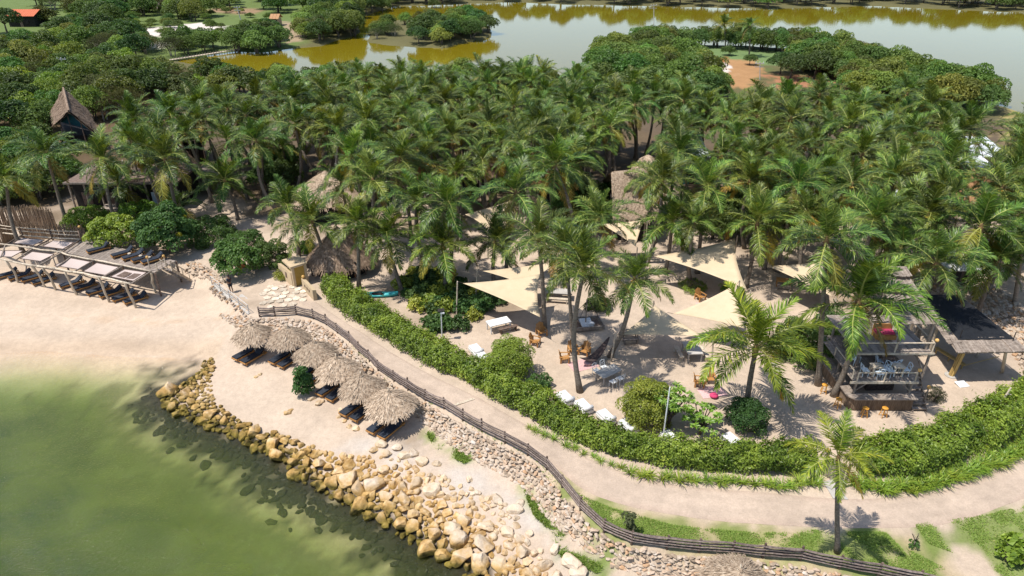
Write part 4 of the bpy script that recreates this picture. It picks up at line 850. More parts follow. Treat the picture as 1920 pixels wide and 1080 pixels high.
# leafy garden bed between the hedge and the left sail
P = poly([(748, 516), (800, 510), (880, 520), (945, 565), (915, 590), (880, 612), (850, 634), (815, 628), (785, 600), (762, 572)]); r_ = random.Random(8); c = 0; BED = []
GP = [crown_mesh('foliage', 'leaf_dark' if i % 3 else 'leaf_lime', 300 + i, 14, .62, .45, .25, .3, 620, .2, .8, .75, False) for i in range(6)]
while c < 46:
    x, y = r_.uniform(*P[:, 0][[P[:, 0].argmin(), P[:, 0].argmax()]]), r_.uniform(P[:, 1].min(), P[:, 1].max())
    if not inside1(P.tolist(), x, y) or any((x - a) ** 2 + (y - b_) ** 2 < .62 ** 2 for a, b_ in BED): continue
    BED.append((x, y)); c += 1; tag(link('garden_shrub', GP[c % 6], None, (x, y, hz(x, y)), (0, 0, r_.random() * 6), r_.uniform(.8, 1.05) if c % 2 else r_.uniform(1.15, 1.4)), '%s broad-leaved %s shrub at the %s of the garden bed' % ('low' if c % 2 else 'tall', 'dark green' if (c % 6) % 3 else 'lime', 'back' if y > P[:, 1].mean() else 'front'), 'shrub', 'shrubs of the garden bed')
# ================================================================== boulders, embankment, fence, parasols
def rock_mesh(name, seed, sub, m_, rough=.22, cuts=5, smooth_=True):
    bm = bmesh.new(); bmesh.ops.create_icosphere(bm, subdivisions=sub, radius=1.0); g = random.Random(seed)
    pl = [(Vector((g.gauss(0, 1), g.gauss(0, 1), g.gauss(0, 1))).normalized(), g.uniform(.5, .85)) for _ in range(cuts)]
    for v in bm.verts:
        for nn_, d in pl:
            e = v.co.dot(nn_) - d
            if e > 0: v.co -= nn_ * e
        v.co *= 1 + rough * noise.noise(v.co * 1.4 + Vector((seed * 3.1, 0, 0))) + rough * .4 * noise.noise(v.co * 3.5 + Vector((0, seed * 1.7, 0)))
    me = bpy.data.meshes.new(name); bm.to_mesh(me); bm.free(); me.materials.append(m_)
    me.polygons.foreach_set('use_smooth', [smooth_] * len(me.polygons)); return me
def boulder_mat():
    m, n, l, b, out = mat('breakwater_limestone'); tc = n.new('ShaderNodeTexCoord'); ge = n.new('ShaderNodeNewGeometry'); oi = n.new('ShaderNodeObjectInfo')
    nz = n.new('ShaderNodeTexNoise'); nz.inputs['Scale'].default_value = 1.4; nz.inputs['Detail'].default_value = 8; nz.inputs['Roughness'].default_value = .68; l.new(ge.outputs['Position'], nz.inputs['Vector'])
    r1 = ramp(n, [(.26, .14, .035), (.46, .285, .105), (.56, .40, .21)], [.34, .5, .66]); l.new(nz.outputs[0], r1.inputs[0])
    r2 = ramp(n, [(.44, .32, .20), (.54, .43, .31), (.60, .51, .41)], [.3, .5, .7]); l.new(nz.outputs[0], r2.inputs[0])
    sx = n.new('ShaderNodeSeparateXYZ'); l.new(ge.outputs['Position'], sx.inputs[0])
    n2 = n.new('ShaderNodeTexNoise'); n2.inputs['Scale'].default_value = 2.5; n2.inputs['Detail'].default_value = 5; l.new(ge.outputs['Position'], n2.inputs['Vector'])
    def zmask(lo, hi, amp):
        q = n.new('ShaderNodeMath'); q.operation = 'MULTIPLY_ADD'; q.inputs[1].default_value = amp; l.new(n2.outputs[0], q.inputs[0]); l.new(sx.outputs[2], q.inputs[2])
        s = n.new('ShaderNodeMapRange'); s.interpolation_type = 'SMOOTHSTEP'; s.inputs[1].default_value = lo + amp * .5; s.inputs[2].default_value = hi + amp * .5; l.new(q.outputs[0], s.inputs[0]); return s
    dry = zmask(.5, 1.05, .6); mx = n.new('ShaderNodeMix'); mx.data_type = 'RGBA'; l.new(dry.outputs[0], mx.inputs[0]); l.new(r1.outputs[0], mx.inputs[6]); l.new(r2.outputs[0], mx.inputs[7])
    alg = zmask(.16, .62, .5); al = ramp(n, [(.045, .036, .008), (.21, .155, .03)], [.35, .65]); l.new(n2.outputs[0], al.inputs[0])
    m2 = n.new('ShaderNodeMix'); m2.data_type = 'RGBA'; l.new(alg.outputs[0], m2.inputs[0]); l.new(al.outputs[0], m2.inputs[6]); l.new(mx.outputs[2], m2.inputs[7])
    mr = n.new('ShaderNodeMapRange'); mr.inputs[3].default_value = .84; mr.inputs[4].default_value = 1.12; l.new(oi.outputs['Random'], mr.inputs[0]); hs = n.new('ShaderNodeHueSaturation'); l.new(mr.outputs[0], hs.inputs['Value']); l.new(m2.outputs[2], hs.inputs['Color'])
    l.new(hs.outputs[0], b.inputs['Base Color']); b.inputs['Roughness'].default_value = .9; b.inputs['Specular IOR Level'].default_value = .2
    n3 = n.new('ShaderNodeTexNoise'); n3.inputs['Scale'].default_value = 7; n3.inputs['Detail'].default_value = 8; n3.inputs['Roughness'].default_value = .7; l.new(ge.outputs['Position'], n3.inputs['Vector'])
    bp = n.new('ShaderNodeBump'); bp.inputs['Strength'].default_value = .8; bp.inputs['Distance'].default_value = .06; l.new(n3.outputs[0], bp.inputs['Height']); l.new(bp.outputs[0], b.inputs['Normal']); return m
M['boulder'] = boulder_mat()
ROCKS = [rock_mesh('boulder', i, 3, M['boulder'], .16, 13, False) for i in range(10)]
ROCKS_S = [rock_mesh('small_stone', i + 30, 1, M['boulder'], .25, 3, False) for i in range(8)]
inner_px = [(398, 662), (392, 700), (398, 738), (440, 772), (500, 796), (545, 808), (590, 826), (640, 846), (690, 848), (730, 850), (790, 870), (850, 900), (910, 925), (960, 950), (985, 990), (1010, 1025), (1040, 1060), (1075, 1095), (1110, 1140), (1150, 1200)]
innerl = poly(inner_px, .9); RP = np.vstack([Wl[6:], innerl[::-1]])
g = random.Random(17); mn, mx = RP.min(0), RP.max(0); placed = []; RPl = RP.tolist()
outl = Wl[6:]
def near_out(x, y): return float(dist(outl, np.array([x]), np.array([y]))[0])
for rad, tries in ((.60, 130), (.50, 420), (.41, 1100), (.32, 3200), (.24, 7000), (.17, 9000)):
    for _ in range(tries):
        x, y = g.uniform(mn[0], mx[0]), g.uniform(mn[1], min(mx[1], 60)); 
        d_in = inside1(RPl, x, y)
        if not d_in: continue
        big = np.interp(y, [24, 34, 44], [1.15, .9, .6])
        dn = near_out(x, y)
        if rad > .3 and dn > (3.2 if y < 33 else 1.8 if y < 42 else 1.2): continue
        if rad < .3 and dn > 3.2 and g.random() < .5: continue
        rr = rad * g.uniform(.85, 1.15) * (big if rad > .22 else 1)
        if any((x - a) ** 2 + (y - b_) ** 2 < ((rr + c_) * (.68 if rad > .3 else .6)) ** 2 for a, b_, c_ in placed): continue
        placed.append((x, y, rr))
# a few stand in the water off the edge
for px, py, rr in [(670, 952, .55), (598, 908, .38), (560, 893, .3), (332, 775, .4), (322, 735, .8), (310, 740, .6), (352, 742, .5), (380, 790, .4), (770, 985, .3), (700, 935, .3), (640, 900, .5), (722, 968, .3)]:
    p = at(px, py, .1); placed.append((p.x, p.y, rr))
placed.sort(key=lambda t: -t[2] * (1.6 if t[1] < 45 else 1)); print('boulders', len(placed))
bw = thing('rock_breakwater', 'breakwater of piled tan limestone boulders along the green water', 'breakwater', (*RP.mean(0), 0.0))
def rock_pose(x, y, rr):
    z = max(hz(x, y), -.15); dn = near_out(x, y); z += (.30 if dn < 2 else .05) * rr + (.18 if dn < 1.2 else .0) * min(rr, .6)
    if not inside1(P_Wl, x, y): z = .05
    return Vector((x, y, z)), (g.uniform(-.5, .5), g.uniform(-.5, .5), g.random() * 6.28), (rr * g.uniform(.9, 1.35), rr * g.uniform(.85, 1.1), rr * g.uniform(.62, .85))
P_Wl = P_W.tolist(); rest = []
for i, (x, y, rr) in enumerate(placed):
    l_, ro, s_ = rock_pose(x, y, rr)
    if i < 300: link('boulder', g.choice(ROCKS), bw, l_ - bw.location, ro, s_)
    else: rest.append((l_, ro, s_))
def join_rocks(name, meshes, poses, origin, m_, parent=None, seed=1):
    from mathutils import Euler
    g_ = random.Random(seed); cache = []
    for me in meshes:
        co = np.empty(len(me.vertices) * 3, np.float32); me.vertices.foreach_get('co', co); fi = np.empty(len(me.loops), np.int32); me.loops.foreach_get('vertex_index', fi); cache.append((co.reshape(-1, 3), fi.reshape(-1, 3)))
    Vs, Fs, k, vv = [], [], 0, []
    for l_, ro, s_ in poses:
        co, fi = g_.choice(cache); mt = np.array(Euler(ro).to_matrix()); Vs.append((co * np.array(s_)) @ mt.T + np.array(l_) - np.array(origin)); Fs.append(fi + k); k += len(co); vv.append(np.full(len(co), g_.random()))
    me = np_mesh(name, np.vstack(Vs), np.vstack(Fs), m_, np.concatenate(vv)); return link(name, me, parent)
if rest: tag(join_rocks('small_boulders', ROCKS_S, rest, bw.location, 'boulder', bw), kind='stuff')
# drowned, weed-grown stones just off the edge
sub_ = []; gs = random.Random(44)
outr = resample(outl[3:], .1)
for _ in range(480):
    i = gs.randrange(1, len(outr) - 1); t_ = outr[i + 1] - outr[i - 1]; nn_ = np.array((t_[1], -t_[0])) / (np.linalg.norm(t_) + 1e-9); q = outr[i] + nn_ * abs(gs.gauss(.0, .85)); x, y = float(q[0]), float(q[1])
    if inside1(P_Wl, x, y): continue
    rr = gs.choice((.14, .2, .26, .36)) * gs.uniform(.8, 1.2); sub_.append((Vector((x, y, min(hz(x, y) + rr * .15, -.16 - rr * .7))), (gs.uniform(-.4, .4), gs.uniform(-.4, .4), gs.random() * 6), (rr * 1.3, rr, rr * .7)))
tag(join_rocks('drowned_stones', [rock_mesh('drowned_stone', i + 50, 2, M['boulder'], .3, 4) for i in range(4)], sub_, bw.location, 'weedstone', bw, 3), kind='stuff')
# stray stones on the spit
STRAY = [(488, 702, .22), (640, 770, .25), (635, 782, .2), (645, 790, .2), (655, 800, .22), (668, 805, .28), (540, 775, .25), (545, 770, .2), (585, 748, .28), (597, 757, .3), (605, 752, .2), (715, 835, .4), (745, 840, .35), (760, 855, .42), (792, 865, .45), (775, 850, .4), (725, 852, .35), (700, 845, .3),
         (965, 958, .45), (975, 945, .3), (1075, 1060, .6), (1085, 1075, .5), (1040, 1030, .35), (820, 870, .3), (480, 707, .18), (930, 935, .4), (880, 900, .25)]
for px, py, rr in STRAY:
    p = gp(px, py, 1.0); o = link('stray_rock', g.choice(ROCKS), None, p + Vector((0, 0, rr * .2)), (0, 0, g.random() * 6), (rr * 1.2, rr, rr * .6)); tag(o, 'pale rock lying loose on the sandy spit between boulders and parasols', 'rock', 'stray rocks on the sandy spit')

# dry-laid stone embankment between the spit and the fence
def stone_mat():
    m, n, l, b, out = mat('embankment_stone'); a = n.new('ShaderNodeAttribute'); a.attribute_name = 'v'; ge = n.new('ShaderNodeNewGeometry')
    r = ramp(n, [(.27, .20, .14), (.42, .33, .245), (.48, .40, .32), (.44, .27, .15), (.54, .47, .40)], [0, .3, .6, .82, 1.0]); l.new(a.outputs['Fac'], r.inputs[0])
    nz = n.new('ShaderNodeTexNoise'); nz.inputs['Scale'].default_value = 9; nz.inputs['Detail'].default_value = 5; l.new(ge.outputs['Position'], nz.inputs['Vector']); r2 = ramp(n, [(.75,) * 3, (1.12,) * 3], [.3, .7]); l.new(nz.outputs[0], r2.inputs[0])
    x = n.new('ShaderNodeMix'); x.data_type = 'RGBA'; x.blend_type = 'MULTIPLY'; x.inputs[0].default_value = 1; l.new(r.outputs[0], x.inputs[6]); l.new(r2.outputs[0], x.inputs[7]); l.new(x.outputs[2], b.inputs['Base Color']); b.inputs['Roughness'].default_value = .9; b.inputs['Specular IOR Level'].default_value = .2; return m
M['estone'] = stone_mat()
def one_stone(seed):
    me = rock_mesh('stone', seed, 1, M['estone'], .3, 4, False); a = me.attributes.new('v', 'FLOAT', 'POINT'); a.data.foreach_set('value', np.full(len(me.vertices), random.Random(seed).random(), np.float32)); return me
STONES = [one_stone(70 + i) for i in range(10)]
def stone_slope(name, label, cat, foot, top, zf, zt, spacing, nparts, seed, keep=lambda x, y: True, size=(.22, .13, .07)):
    g_ = random.Random(seed); Fo, To = smooth(resample(foot, .3), 3), smooth(resample(top, .3), 3); k = int(max(len(Fo), len(To))); u = np.linspace(0, 1, k)
    Fo = np.stack([np.interp(u, np.linspace(0, 1, len(Fo)), Fo[:, i]) for i in (0, 1)], 1); 
    # match each foot point to the nearest top point so the courses run straight up the slope
    Tn = np.array([To[np.argmin(((To - f) ** 2).sum(1))] for f in Fo]); Tn = smooth(Tn, 8)
    o = thing(name, label, cat, (*Fo[k // 2], zf)); poses = []
    L = np.r_[0, np.cumsum(np.linalg.norm(np.diff((Fo + Tn) / 2, axis=0), axis=1))]; s = 0
    while s < L[-1]:
        i = int(np.searchsorted(L, s)); i = min(max(i, 1), k - 1); f, t_ = Fo[i], Tn[i]; wdt = float(np.linalg.norm(t_ - f)); nr = max(2, int(wdt / (spacing * .62))); ang = math.atan2(Tn[i][1] - Tn[i - 1][1], Tn[i][0] - Tn[i - 1][0])
        for j in range(nr + 1):
            q = (j + g_.uniform(-.35, .35)) / nr; q = min(max(q, 0), 1); x, y = f + (t_ - f) * q; x += g_.uniform(-.08, .08); y += g_.uniform(-.08, .08)
            if not keep(x, y): continue
            z = max(hz(x, y), zf + (zt - zf) * q) + g_.uniform(-.02, .05); sc_ = g_.uniform(.7, 1.5); poses.append((Vector((x, y, z)), (g_.uniform(-.3, .3), g_.uniform(-.3, .3), ang + g_.gauss(0, .5)), (size[0] * sc_ * g_.uniform(.7, 1.3), size[1] * sc_, size[2] * sc_ * g_.uniform(.8, 1.4))))
        s += spacing * g_.uniform(.8, 1.15)
    poses.sort(key=lambda t: t[0].y - (60 * t[2][0]))
    for l_, ro, s_ in poses[:nparts]: link('stone', g_.choice(STONES), o, l_ - o.location, ro, s_)
    if len(poses) > nparts: tag(join_rocks('stones', STONES, poses[nparts:], o.location, 'estone', o, seed), kind='stuff'); print(name, len(poses)); return o
stone_slope('stone_embankment', 'sloping dry-laid stone embankment below the stick fence', 'embankment', poly(F_px[6:-1], 1.0), offset_line(fence_w, -.35), 1.0, 1.95, .20, 280, 5, size=(.165, .105, .06))

# ------------------------------------------------------------------ stick fence
fo = thing('stick_fence', 'low dark fence of stacked sticks winding along the embankment', 'fence', (*fence_w[len(fence_w) // 2], ZC)); g = random.Random(9); prev = None; ptop = []
for i, (x, y) in enumerate(fence_w):
    z = hz(x, y); t = Vector((g.uniform(-.03, .03), g.uniform(-.03, .03), 0)); ptop.append(Vector((x, y, z)))
    MB().tube([(x, y, z - .2), Vector((x, y, z + .45)) + t * .5, Vector((x, y, z + .95 + g.uniform(-.04, .08))) + t], [.07, .065, .06], 7).build('post', 'wood_dark', fo)
NR = 8
for i in range(len(ptop) - 1):
    a, b_ = ptop[i], ptop[i + 1]; sag = g.uniform(.0, .09)
    for q in range(NR):
        zz = .16 + .68 * q / (NR - 1); dx = Vector((0, -.06 if q % 2 else .055, 0)); pts = []
        for s in range(5):
            t = s / 4; pts.append(a.lerp(b_, t) + dx + Vector((0, g.uniform(-.01, .01), zz - sag * math.sin(math.pi * t) * (q / NR) + g.uniform(-.02, .02))))
        MB().tube(pts, [.05 + g.uniform(-.01, .014)] * 5, 5).build('rail', 'fence_wood', fo)

# ------------------------------------------------------------------ thatch
def strips(b, frames, rnd, L=(.3, .6), w_=(.03, .07), lift=.03):
    """loose straw laid down the slope: frames gives (point, downslope, normal)"""
    for p, dn, nn_ in frames:
        p, dn, nn_ = Vector(p), Vector(dn).normalized(), Vector(nn_).normalized(); sd = dn.cross(nn_).normalized(); dn = (dn + sd * rnd.gauss(0, .16)).normalized(); sd = dn.cross(nn_).normalized()
        l_ = rnd.uniform(*L); ww = rnd.uniform(*w_) / 2; li = nn_ * rnd.uniform(.2, 1) * lift; q = p + dn * l_ + nn_ * rnd.uniform(-.6, 1.3) * lift
        b.add([p - sd * ww + li * .3, p + sd * ww + li * .3, q + sd * ww * .7 + li, q - sd * ww * .7 + li], [(0, 1, 2, 3)])
def cone_thatch(r, h, n_, rnd, wob=.06, slen=(.3, .6), curve=1.18):
    b = MB(); N = 26; Mr = 6; ph = rnd.random() * 6
    rad = lambda a: r * (1 + wob * math.sin(3 * a + ph) + wob * .6 * math.sin(7 * a + ph * 2))
    vs = [(0, 0, h)]
    for i in range(1, Mr + 1):
        t = i / Mr
        for j in range(N):
            a = 2 * math.pi * j / N; rr = rad(a) * t; vs.append((rr * math.cos(a), rr * math.sin(a), h * (1 - t ** curve) + rnd.gauss(0, .012)))
    fs = [(0, 1 + j, 1 + (j + 1) % N) for j in range(N)]
    for i in range(Mr - 1):
        for j in range(N): fs.append((1 + i * N + j, 1 + (i + 1) * N + j, 1 + (i + 1) * N + (j + 1) % N, 1 + i * N + (j + 1) % N))
    b.add(vs, fs); fr = []
    for _ in range(n_):
        a = rnd.random() * 6.283; t = math.sqrt(rnd.uniform(.004, 1.0)); t = min(t, .985); rr = rad(a) * t; z = h * (1 - t ** curve); sl = -h * curve * t ** (curve - 1) / r
        dn = (math.cos(a), math.sin(a), sl); nn_ = (-sl * math.cos(a), -sl * math.sin(a), 1); fr.append(((rr * math.cos(a), rr * math.sin(a), z + .01), dn, nn_))
    strips(b, fr, rnd, slen, lift=.04)
    return b
LOUNGE = {}
def lounger_meshes():
    f = MB(); f.box((0, .62, .2), (1.95, .05, .1)).box((0, -.0 - .62 + 1.24 - 1.24, .2), (1.95, .05, .1)) if False else None
    f = MB(); f.box((0, .31, .22), (1.95, .05, .10)).box((0, -.31, .22), (1.95, .05, .10)).box((.975, 0, .22), (.05, .67, .10)).box((-.975, 0, .22), (.05, .67, .10))
    for x in (-.85, .85):
        for y in (-.28, .28): f.box((x, y, .085), (.07, .07, .17))
    for i in range(9): f.box((-.8 + .2 * i, 0, .25), (.12, .6, .02))
    LOUNGE['frame'] = f.mesh('frame', 'wood_warm')
    m_ = MB(); m_.box((-.3, 0, .315), (1.3, .6, .11)); m_.box((.62, 0, .46), (.72, .6, .11), 0, 0, -R(32))
    me = m_.mesh('mattress', 'navy'); LOUNGE['mattress'] = me
    LOUNGE['pillow'] = MB().box((.78, 0, .62), (.28, .46, .1), 0, 0, -R(32)).mesh('pillow', 'navy')
lounger_meshes()
def lounger(p, rz, label, group, pillow=False):
    o = thing('sun_lounger', label, 'sun lounger', p, rz, group); link('frame', LOUNGE['frame'], o); mt_ = link('mattress', LOUNGE['mattress'], o)
    if pillow: link('pillow', LOUNGE['pillow'], mt_)
PAR = [(468, 603, 1.36), (538, 612, 1.36), (589, 640, 1.36), (630, 668, 1.38), (676, 702, 1.38), (729, 733, 1.5), (1388, 1068, 1.6)]
NTH = ['farthest', 'second', 'third', 'fourth', 'fifth', 'nearest']; g = random.Random(12)
for i, (px, py, r) in enumerate(PAR):
    p = at(px, py, 1.0 + 2.55); z = hz(p.x, p.y); z = min(z, 1.15); p = Vector((p.x, p.y, z))
    lab = ('%s thatched parasol in the row of six along the spit' % NTH[i]) if i < 6 else 'thatched parasol cut off by the bottom edge below the fence'
    o = thing('thatched_parasol', lab, 'parasol', p, g.random() * 6)
    cn_ = link('thatch_canopy', cone_thatch(r, .95, 1500, random.Random(i + 3), slen=(.25, .55)).mesh('thatch_canopy', 'thatch'), o, (0, 0, 1.65))
    link('thatch_tuft', cone_thatch(.17, .36, 60, random.Random(i + 40), slen=(.1, .2)).mesh('thatch_tuft', 'thatch'), cn_, (0, 0, .83))
    link('pole', MB().tube([(0, 0, -.2), (.02, 0, 1.3), (0, .02, 2.95)], [.07, .06, .04], 7).mesh('pole', 'driftwood', True), o)
    b = MB()
    for q in range(8):
        a = q * math.pi / 4; b.tube([(.05 * math.cos(a), .05 * math.sin(a), 2.5), ((r - .12) * math.cos(a), (r - .12) * math.sin(a), 1.64)], [.025, .02], 5)
    link('ribs', b.mesh('ribs', 'wood', True), o)
    if i < 6:
        dv = Vector((-.55, -.83, 0)); sv = Vector((-dv.y, dv.x, 0)); rz = math.atan2(-dv.y, -dv.x)
        for s, w_ in ((-1, 'left'), (1, 'right')):
            q = p + dv * .62 + sv * .5 * s * -1; q.z = hz(q.x, q.y); lounger(q, rz, '%s navy lounger under the %s thatched parasol' % (w_, NTH[i]), 'loungers under the thatched parasols')
# ================================================================== buildings
V3 = Vector
def up(z): return V3((0, 0, z))
def ruled_thatch(b, f0, f1, b0, b1, n_, rnd, L=(.5, 1.0), w_=(.06, .14), sag=.0, nu=10, nv=6):
    """roof face between ridge (f0 front, b0 back) and eave (f1 front, b1 back), with straw laid down it"""
    f0, f1, b0, b1 = map(V3, (f0, f1, b0, b1)); nr = (b0 - f0).cross(f1 - f0).normalized()
    if nr.z < 0: nr = -nr
    pt = lambda u, v: f0.lerp(b0, u).lerp(f1.lerp(b1, u), v) - up(sag * math.sin(math.pi * v)) + nr * .06 * noise.noise(V3((u * 5, v * 4, f0.x)))
    vs = [pt(i / nu, j / nv) for i in range(nu + 1) for j in range(nv + 1)]
    fs = [(i * (nv + 1) + j, (i + 1) * (nv + 1) + j, (i + 1) * (nv + 1) + j + 1, i * (nv + 1) + j + 1) for i in range(nu) for j in range(nv)]
    b.add(vs, fs); b.add([v - nr * .22 for v in vs], [tuple(reversed(f)) for f in fs])
    fr = []
    for _ in range(n_):
        u, v = rnd.random(), rnd.random() * .97; fr.append((pt(u, v) + nr * .02, pt(u, min(v + .05, 1)) - pt(u, v), nr))
    strips(b, fr, rnd, L, w_, .07)
def gable_hut(name, label, fl, fa, fr_, bl, ba, br, m_='thatch_old', n_=700, post_to=None, wall='teal_dark', seed=1, floor=None):
    fl, fa, fr_, bl, ba, br = map(V3, (fl, fa, fr_, bl, ba, br)); rnd = random.Random(seed); base = (fl + fr_ + bl + br) / 4; base.z = hz(base.x, base.y)
    o = thing(name, label, 'hut', base)
    b = MB(); ruled_thatch(b, fa, fl, ba, bl, n_, rnd); ruled_thatch(b, fa, fr_, ba, br, n_, rnd); b.build('thatched_roof', m_, o)
    rb = MB(); rb.tube([fa + up(.08) - (ba - fa).normalized() * .2, (fa + ba) / 2 + up(.12), ba + up(.1)], [.16, .18, .14], 6).build('ridge_cap', m_, o)
    # recessed front: wall, posts and braces
    ins = (ba - fa).normalized() * 1.3; c = (fl + fr_) / 2
    A, B_, Cc = fa.lerp(c, .16) + ins, fl.lerp(c, .22) + ins, fr_.lerp(c, .22) + ins
    gz = base.z
    w_ = MB(); w_.add([A, B_, Cc, B_ + (ba - fa) * .4, Cc + (ba - fa) * .4, A + (ba - fa) * .4], [(0, 1, 2), (5, 4, 3), (1, 3, 4, 2)]); w_.build('gable_wall', wall, o)
    lo = MB(); lo.slab([V3((q.x, q.y, min(fl.z, fr_.z) - .3)) for q in (fl.lerp(c, .15) + ins * .6, fr_.lerp(c, .15) + ins * .6, br.lerp((bl + br) / 2, .2), bl.lerp((bl + br) / 2, .2))], min(fl.z, fr_.z) - .3 - gz); lo.build('lower_wall', 'dark', o)
    for t in (.12, .36, .64, .88):
        p = fl.lerp(fr_, t) + ins * .35; tp = p.copy(); tp.z = (fl.z + (fa.z - fl.z) * (1 - abs(2 * t - 1))) - .25
        MB().tube([(p.x, p.y, gz - .1), tp], [.09, .07], 6).build('post', 'wood_dark', o)
    MB().tube([fl.lerp(fr_, .08) + ins * .34 + up(.1), fl.lerp(fr_, .92) + ins * .34 + up(.1)], .07, 6).build('rail', 'wood', o)
    return o
def round_hut(name, label, px, py, zap, r, h, m_, n_, seed, wall='dark', wall_r=.8, slen=(.4, .9)):
    p = at(px, py, zap); z = hz(p.x, p.y); o = thing(name, label, 'hut', (p.x, p.y, z)); zl = zap - z - h
    link('thatched_roof', cone_thatch(r, h, n_, random.Random(seed), .05, slen, 1.25).mesh('thatched_roof', m_), o, (0, 0, zl))
    link('roof_cap', cone_thatch(r * .14, h * .2, 60, random.Random(seed + 1), .05, (.1, .3)).mesh('roof_cap', m_), o, (0, 0, zl + h * .88))
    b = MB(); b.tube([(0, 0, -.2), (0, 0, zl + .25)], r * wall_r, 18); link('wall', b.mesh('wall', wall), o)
    for i in range(9):
        a = i * 2 * math.pi / 9 + .2; x, y = r * .9 * math.cos(a), r * .9 * math.sin(a); link('post', MB().tube([(x, y, -.2), (x, y, zl + .3)], .07, 6).mesh('post', 'wood_dark'), o)
    return o
# the peaked tower on the left
Y0, Y1 = 93.8, 101.5
gable_hut('a_frame_hut', 'tall peaked thatched A-frame tower above the thicket on the left', at_y(104, 232, Y0), at_y(129, 208, Y0), at_y(184, 252, Y0), at_y(98, 205, Y1), at_y(119, 166, Y1), at_y(162, 205, Y1), 'thatch_old', 900, seed=3)
gable_hut('a_frame_hut', 'dark A-frame lodge with steep thatch behind the beach trees', at_y(240, 318, 80), at_y(276, 254, 80), at_y(345, 322, 80), at_y(262, 300, 87), at_y(300, 230, 87), at_y(365, 300, 87), 'thatch_old', 800, seed=4)
gable_hut('a_frame_hut', 'small steep thatched roof right of the dark A-frame lodge', at_y(335, 270, 88), at_y(352, 215, 88), at_y(385, 262, 88), at_y(322, 262, 93), at_y(338, 212, 93), at_y(372, 255, 93), 'thatch_old', 500, seed=5)
round_hut('thatched_hut', 'low thatched roof half hidden behind the peaked tower', 245, 228, 6.0, 3.0, 2.2, 'thatch_old', 700, 7)
round_hut('round_hut', 'pale round thatched roof left of the middle palms', 610, 322, 6.6, 4.2, 2.6, 'thatch', 1800, 8)
round_hut('reception_hut', 'dark thatched reception hut with arched opening behind the hedge', 632, 428, 6.0, 3.1, 2.9, 'thatch_old', 1800, 9, wall_r=.78, slen=(.4, .9))
round_hut('round_hut', 'brown thatched roof among the palms upper middle', 890, 285, 6.2, 3.6, 2.2, 'thatch_old', 900, 10)
round_hut('round_hut', 'small rust-brown thatched roof left of the big thatched roof', 1045, 305, 6.4, 2.6, 2.2, 'thatch_red', 800, 11)
round_hut('round_hut', 'rust-brown thatched roof at the right among the palms', 1826, 318, 6.4, 3.6, 2.4, 'thatch_red', 1500, 12)
# the biggest thatched roof: a steep slope towards the sea with a second hump behind
rnd = random.Random(20); p0, p1, p2, p3 = at(1147, 322, 7.8), at(1232, 312, 7.8), at(1150, 408, 4.6), at(1232, 412, 4.6)
o = thing('thatched_hall', 'largest thatched roof in the grove with steep pale slope and hump', 'hall', (*((p2 + p3) / 2)[:2], ZC))
bk = V3((0, 6.5, 0)); b = MB(); ruled_thatch(b, p0, p2, p1, p3, 2200, rnd, (.4, .9), (.05, .12), -.15); b.build('thatched_roof', 'thatch', o)
b = MB(); ruled_thatch(b, p0 + V3((0, .1, 0)), V3((p2.x, p0.y + 6, 4.6)), p1 + V3((0, .1, 0)), V3((p3.x, p1.y + 6, 4.6)), 600, rnd); b.build('rear_roof', 'thatch', o)
b = MB(); q = at(1216, 290, 8.6); c = cone_thatch(2.3, 2.8, 1400, rnd, .04, (.4, .9), 1.5); b.v = [v + V3((q.x, q.y, 8.6 - 2.8)) for v in c.v]; b.f = c.f; b.build('roof_hump', 'thatch', o)
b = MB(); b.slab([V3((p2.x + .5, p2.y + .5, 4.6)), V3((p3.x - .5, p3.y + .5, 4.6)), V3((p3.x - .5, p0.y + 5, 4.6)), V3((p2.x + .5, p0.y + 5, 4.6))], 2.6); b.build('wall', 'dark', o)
for t in (.02, .25, .5, .75, .98): q = p2.lerp(p3, t); MB().tube([(q.x, q.y + .2, ZC - .1), (q.x, q.y + .2, 4.7)], .09, 6).build('post', 'wood', o)
# long dark lodge behind the beach trees, with terrace and rail
q0, q1 = gp(112, 392), gp(300, 392); o = thing('timber_lodge', 'long dark timber lodge with pale terrace edge behind the beach trees', 'lodge', ((q0.x + q1.x) / 2, q0.y, ZC)); yy = q0.y
xa, xb = at_y(118, 340, yy).x, at_y(330, 340, yy).x; zt = at_y(200, 342, yy).z
MB().slab([(xa, yy, zt), (xb, yy, zt), (xb, yy + 7, zt), (xa, yy + 7, zt)], .22).build('terrace', 'wood_dark', o)
MB().box(((xa + xb) / 2, yy - .05, zt - .1), (xb - xa + .1, .09, .2)).build('terrace_edge', 'deck', o)
MB().box(((xa + xb) / 2, yy + 3.6, (ZC + zt - .25) / 2), (xb - xa - .6, 5.6, zt - ZC - .3)).build('wall', 'dark', o)  # solid box, coloured near-black for the shaded interior
for i in range(8): x = xa + .3 + (xb - xa - .6) * i / 7; MB().tube([(x, yy + .25, ZC - .1), (x, yy + .25, zt - .22)], .1, 6).build('post', 'wood', o)
MB().tube([(xa + (xb - xa) * .5, yy + .1, zt + .75), (xb, yy + .1, zt + .75)], .05, 6).build('rail', 'driftwood', o)
for i in range(7): x = xa + (xb - xa) * (.5 + .5 * i / 6); MB().tube([(x, yy + .1, zt), (x, yy + .1, zt + .85)], .045, 6).build('rail_post', 'driftwood', o)
for i in range(4):
    x = xa + 1.6 + i * (xb - xa - 2) / 4; MB().box((x, yy + .77, ZC + 1.0), (1.0, .06, 1.5)).build('window', 'paleblue' if i == 3 else 'wood_dark', o)
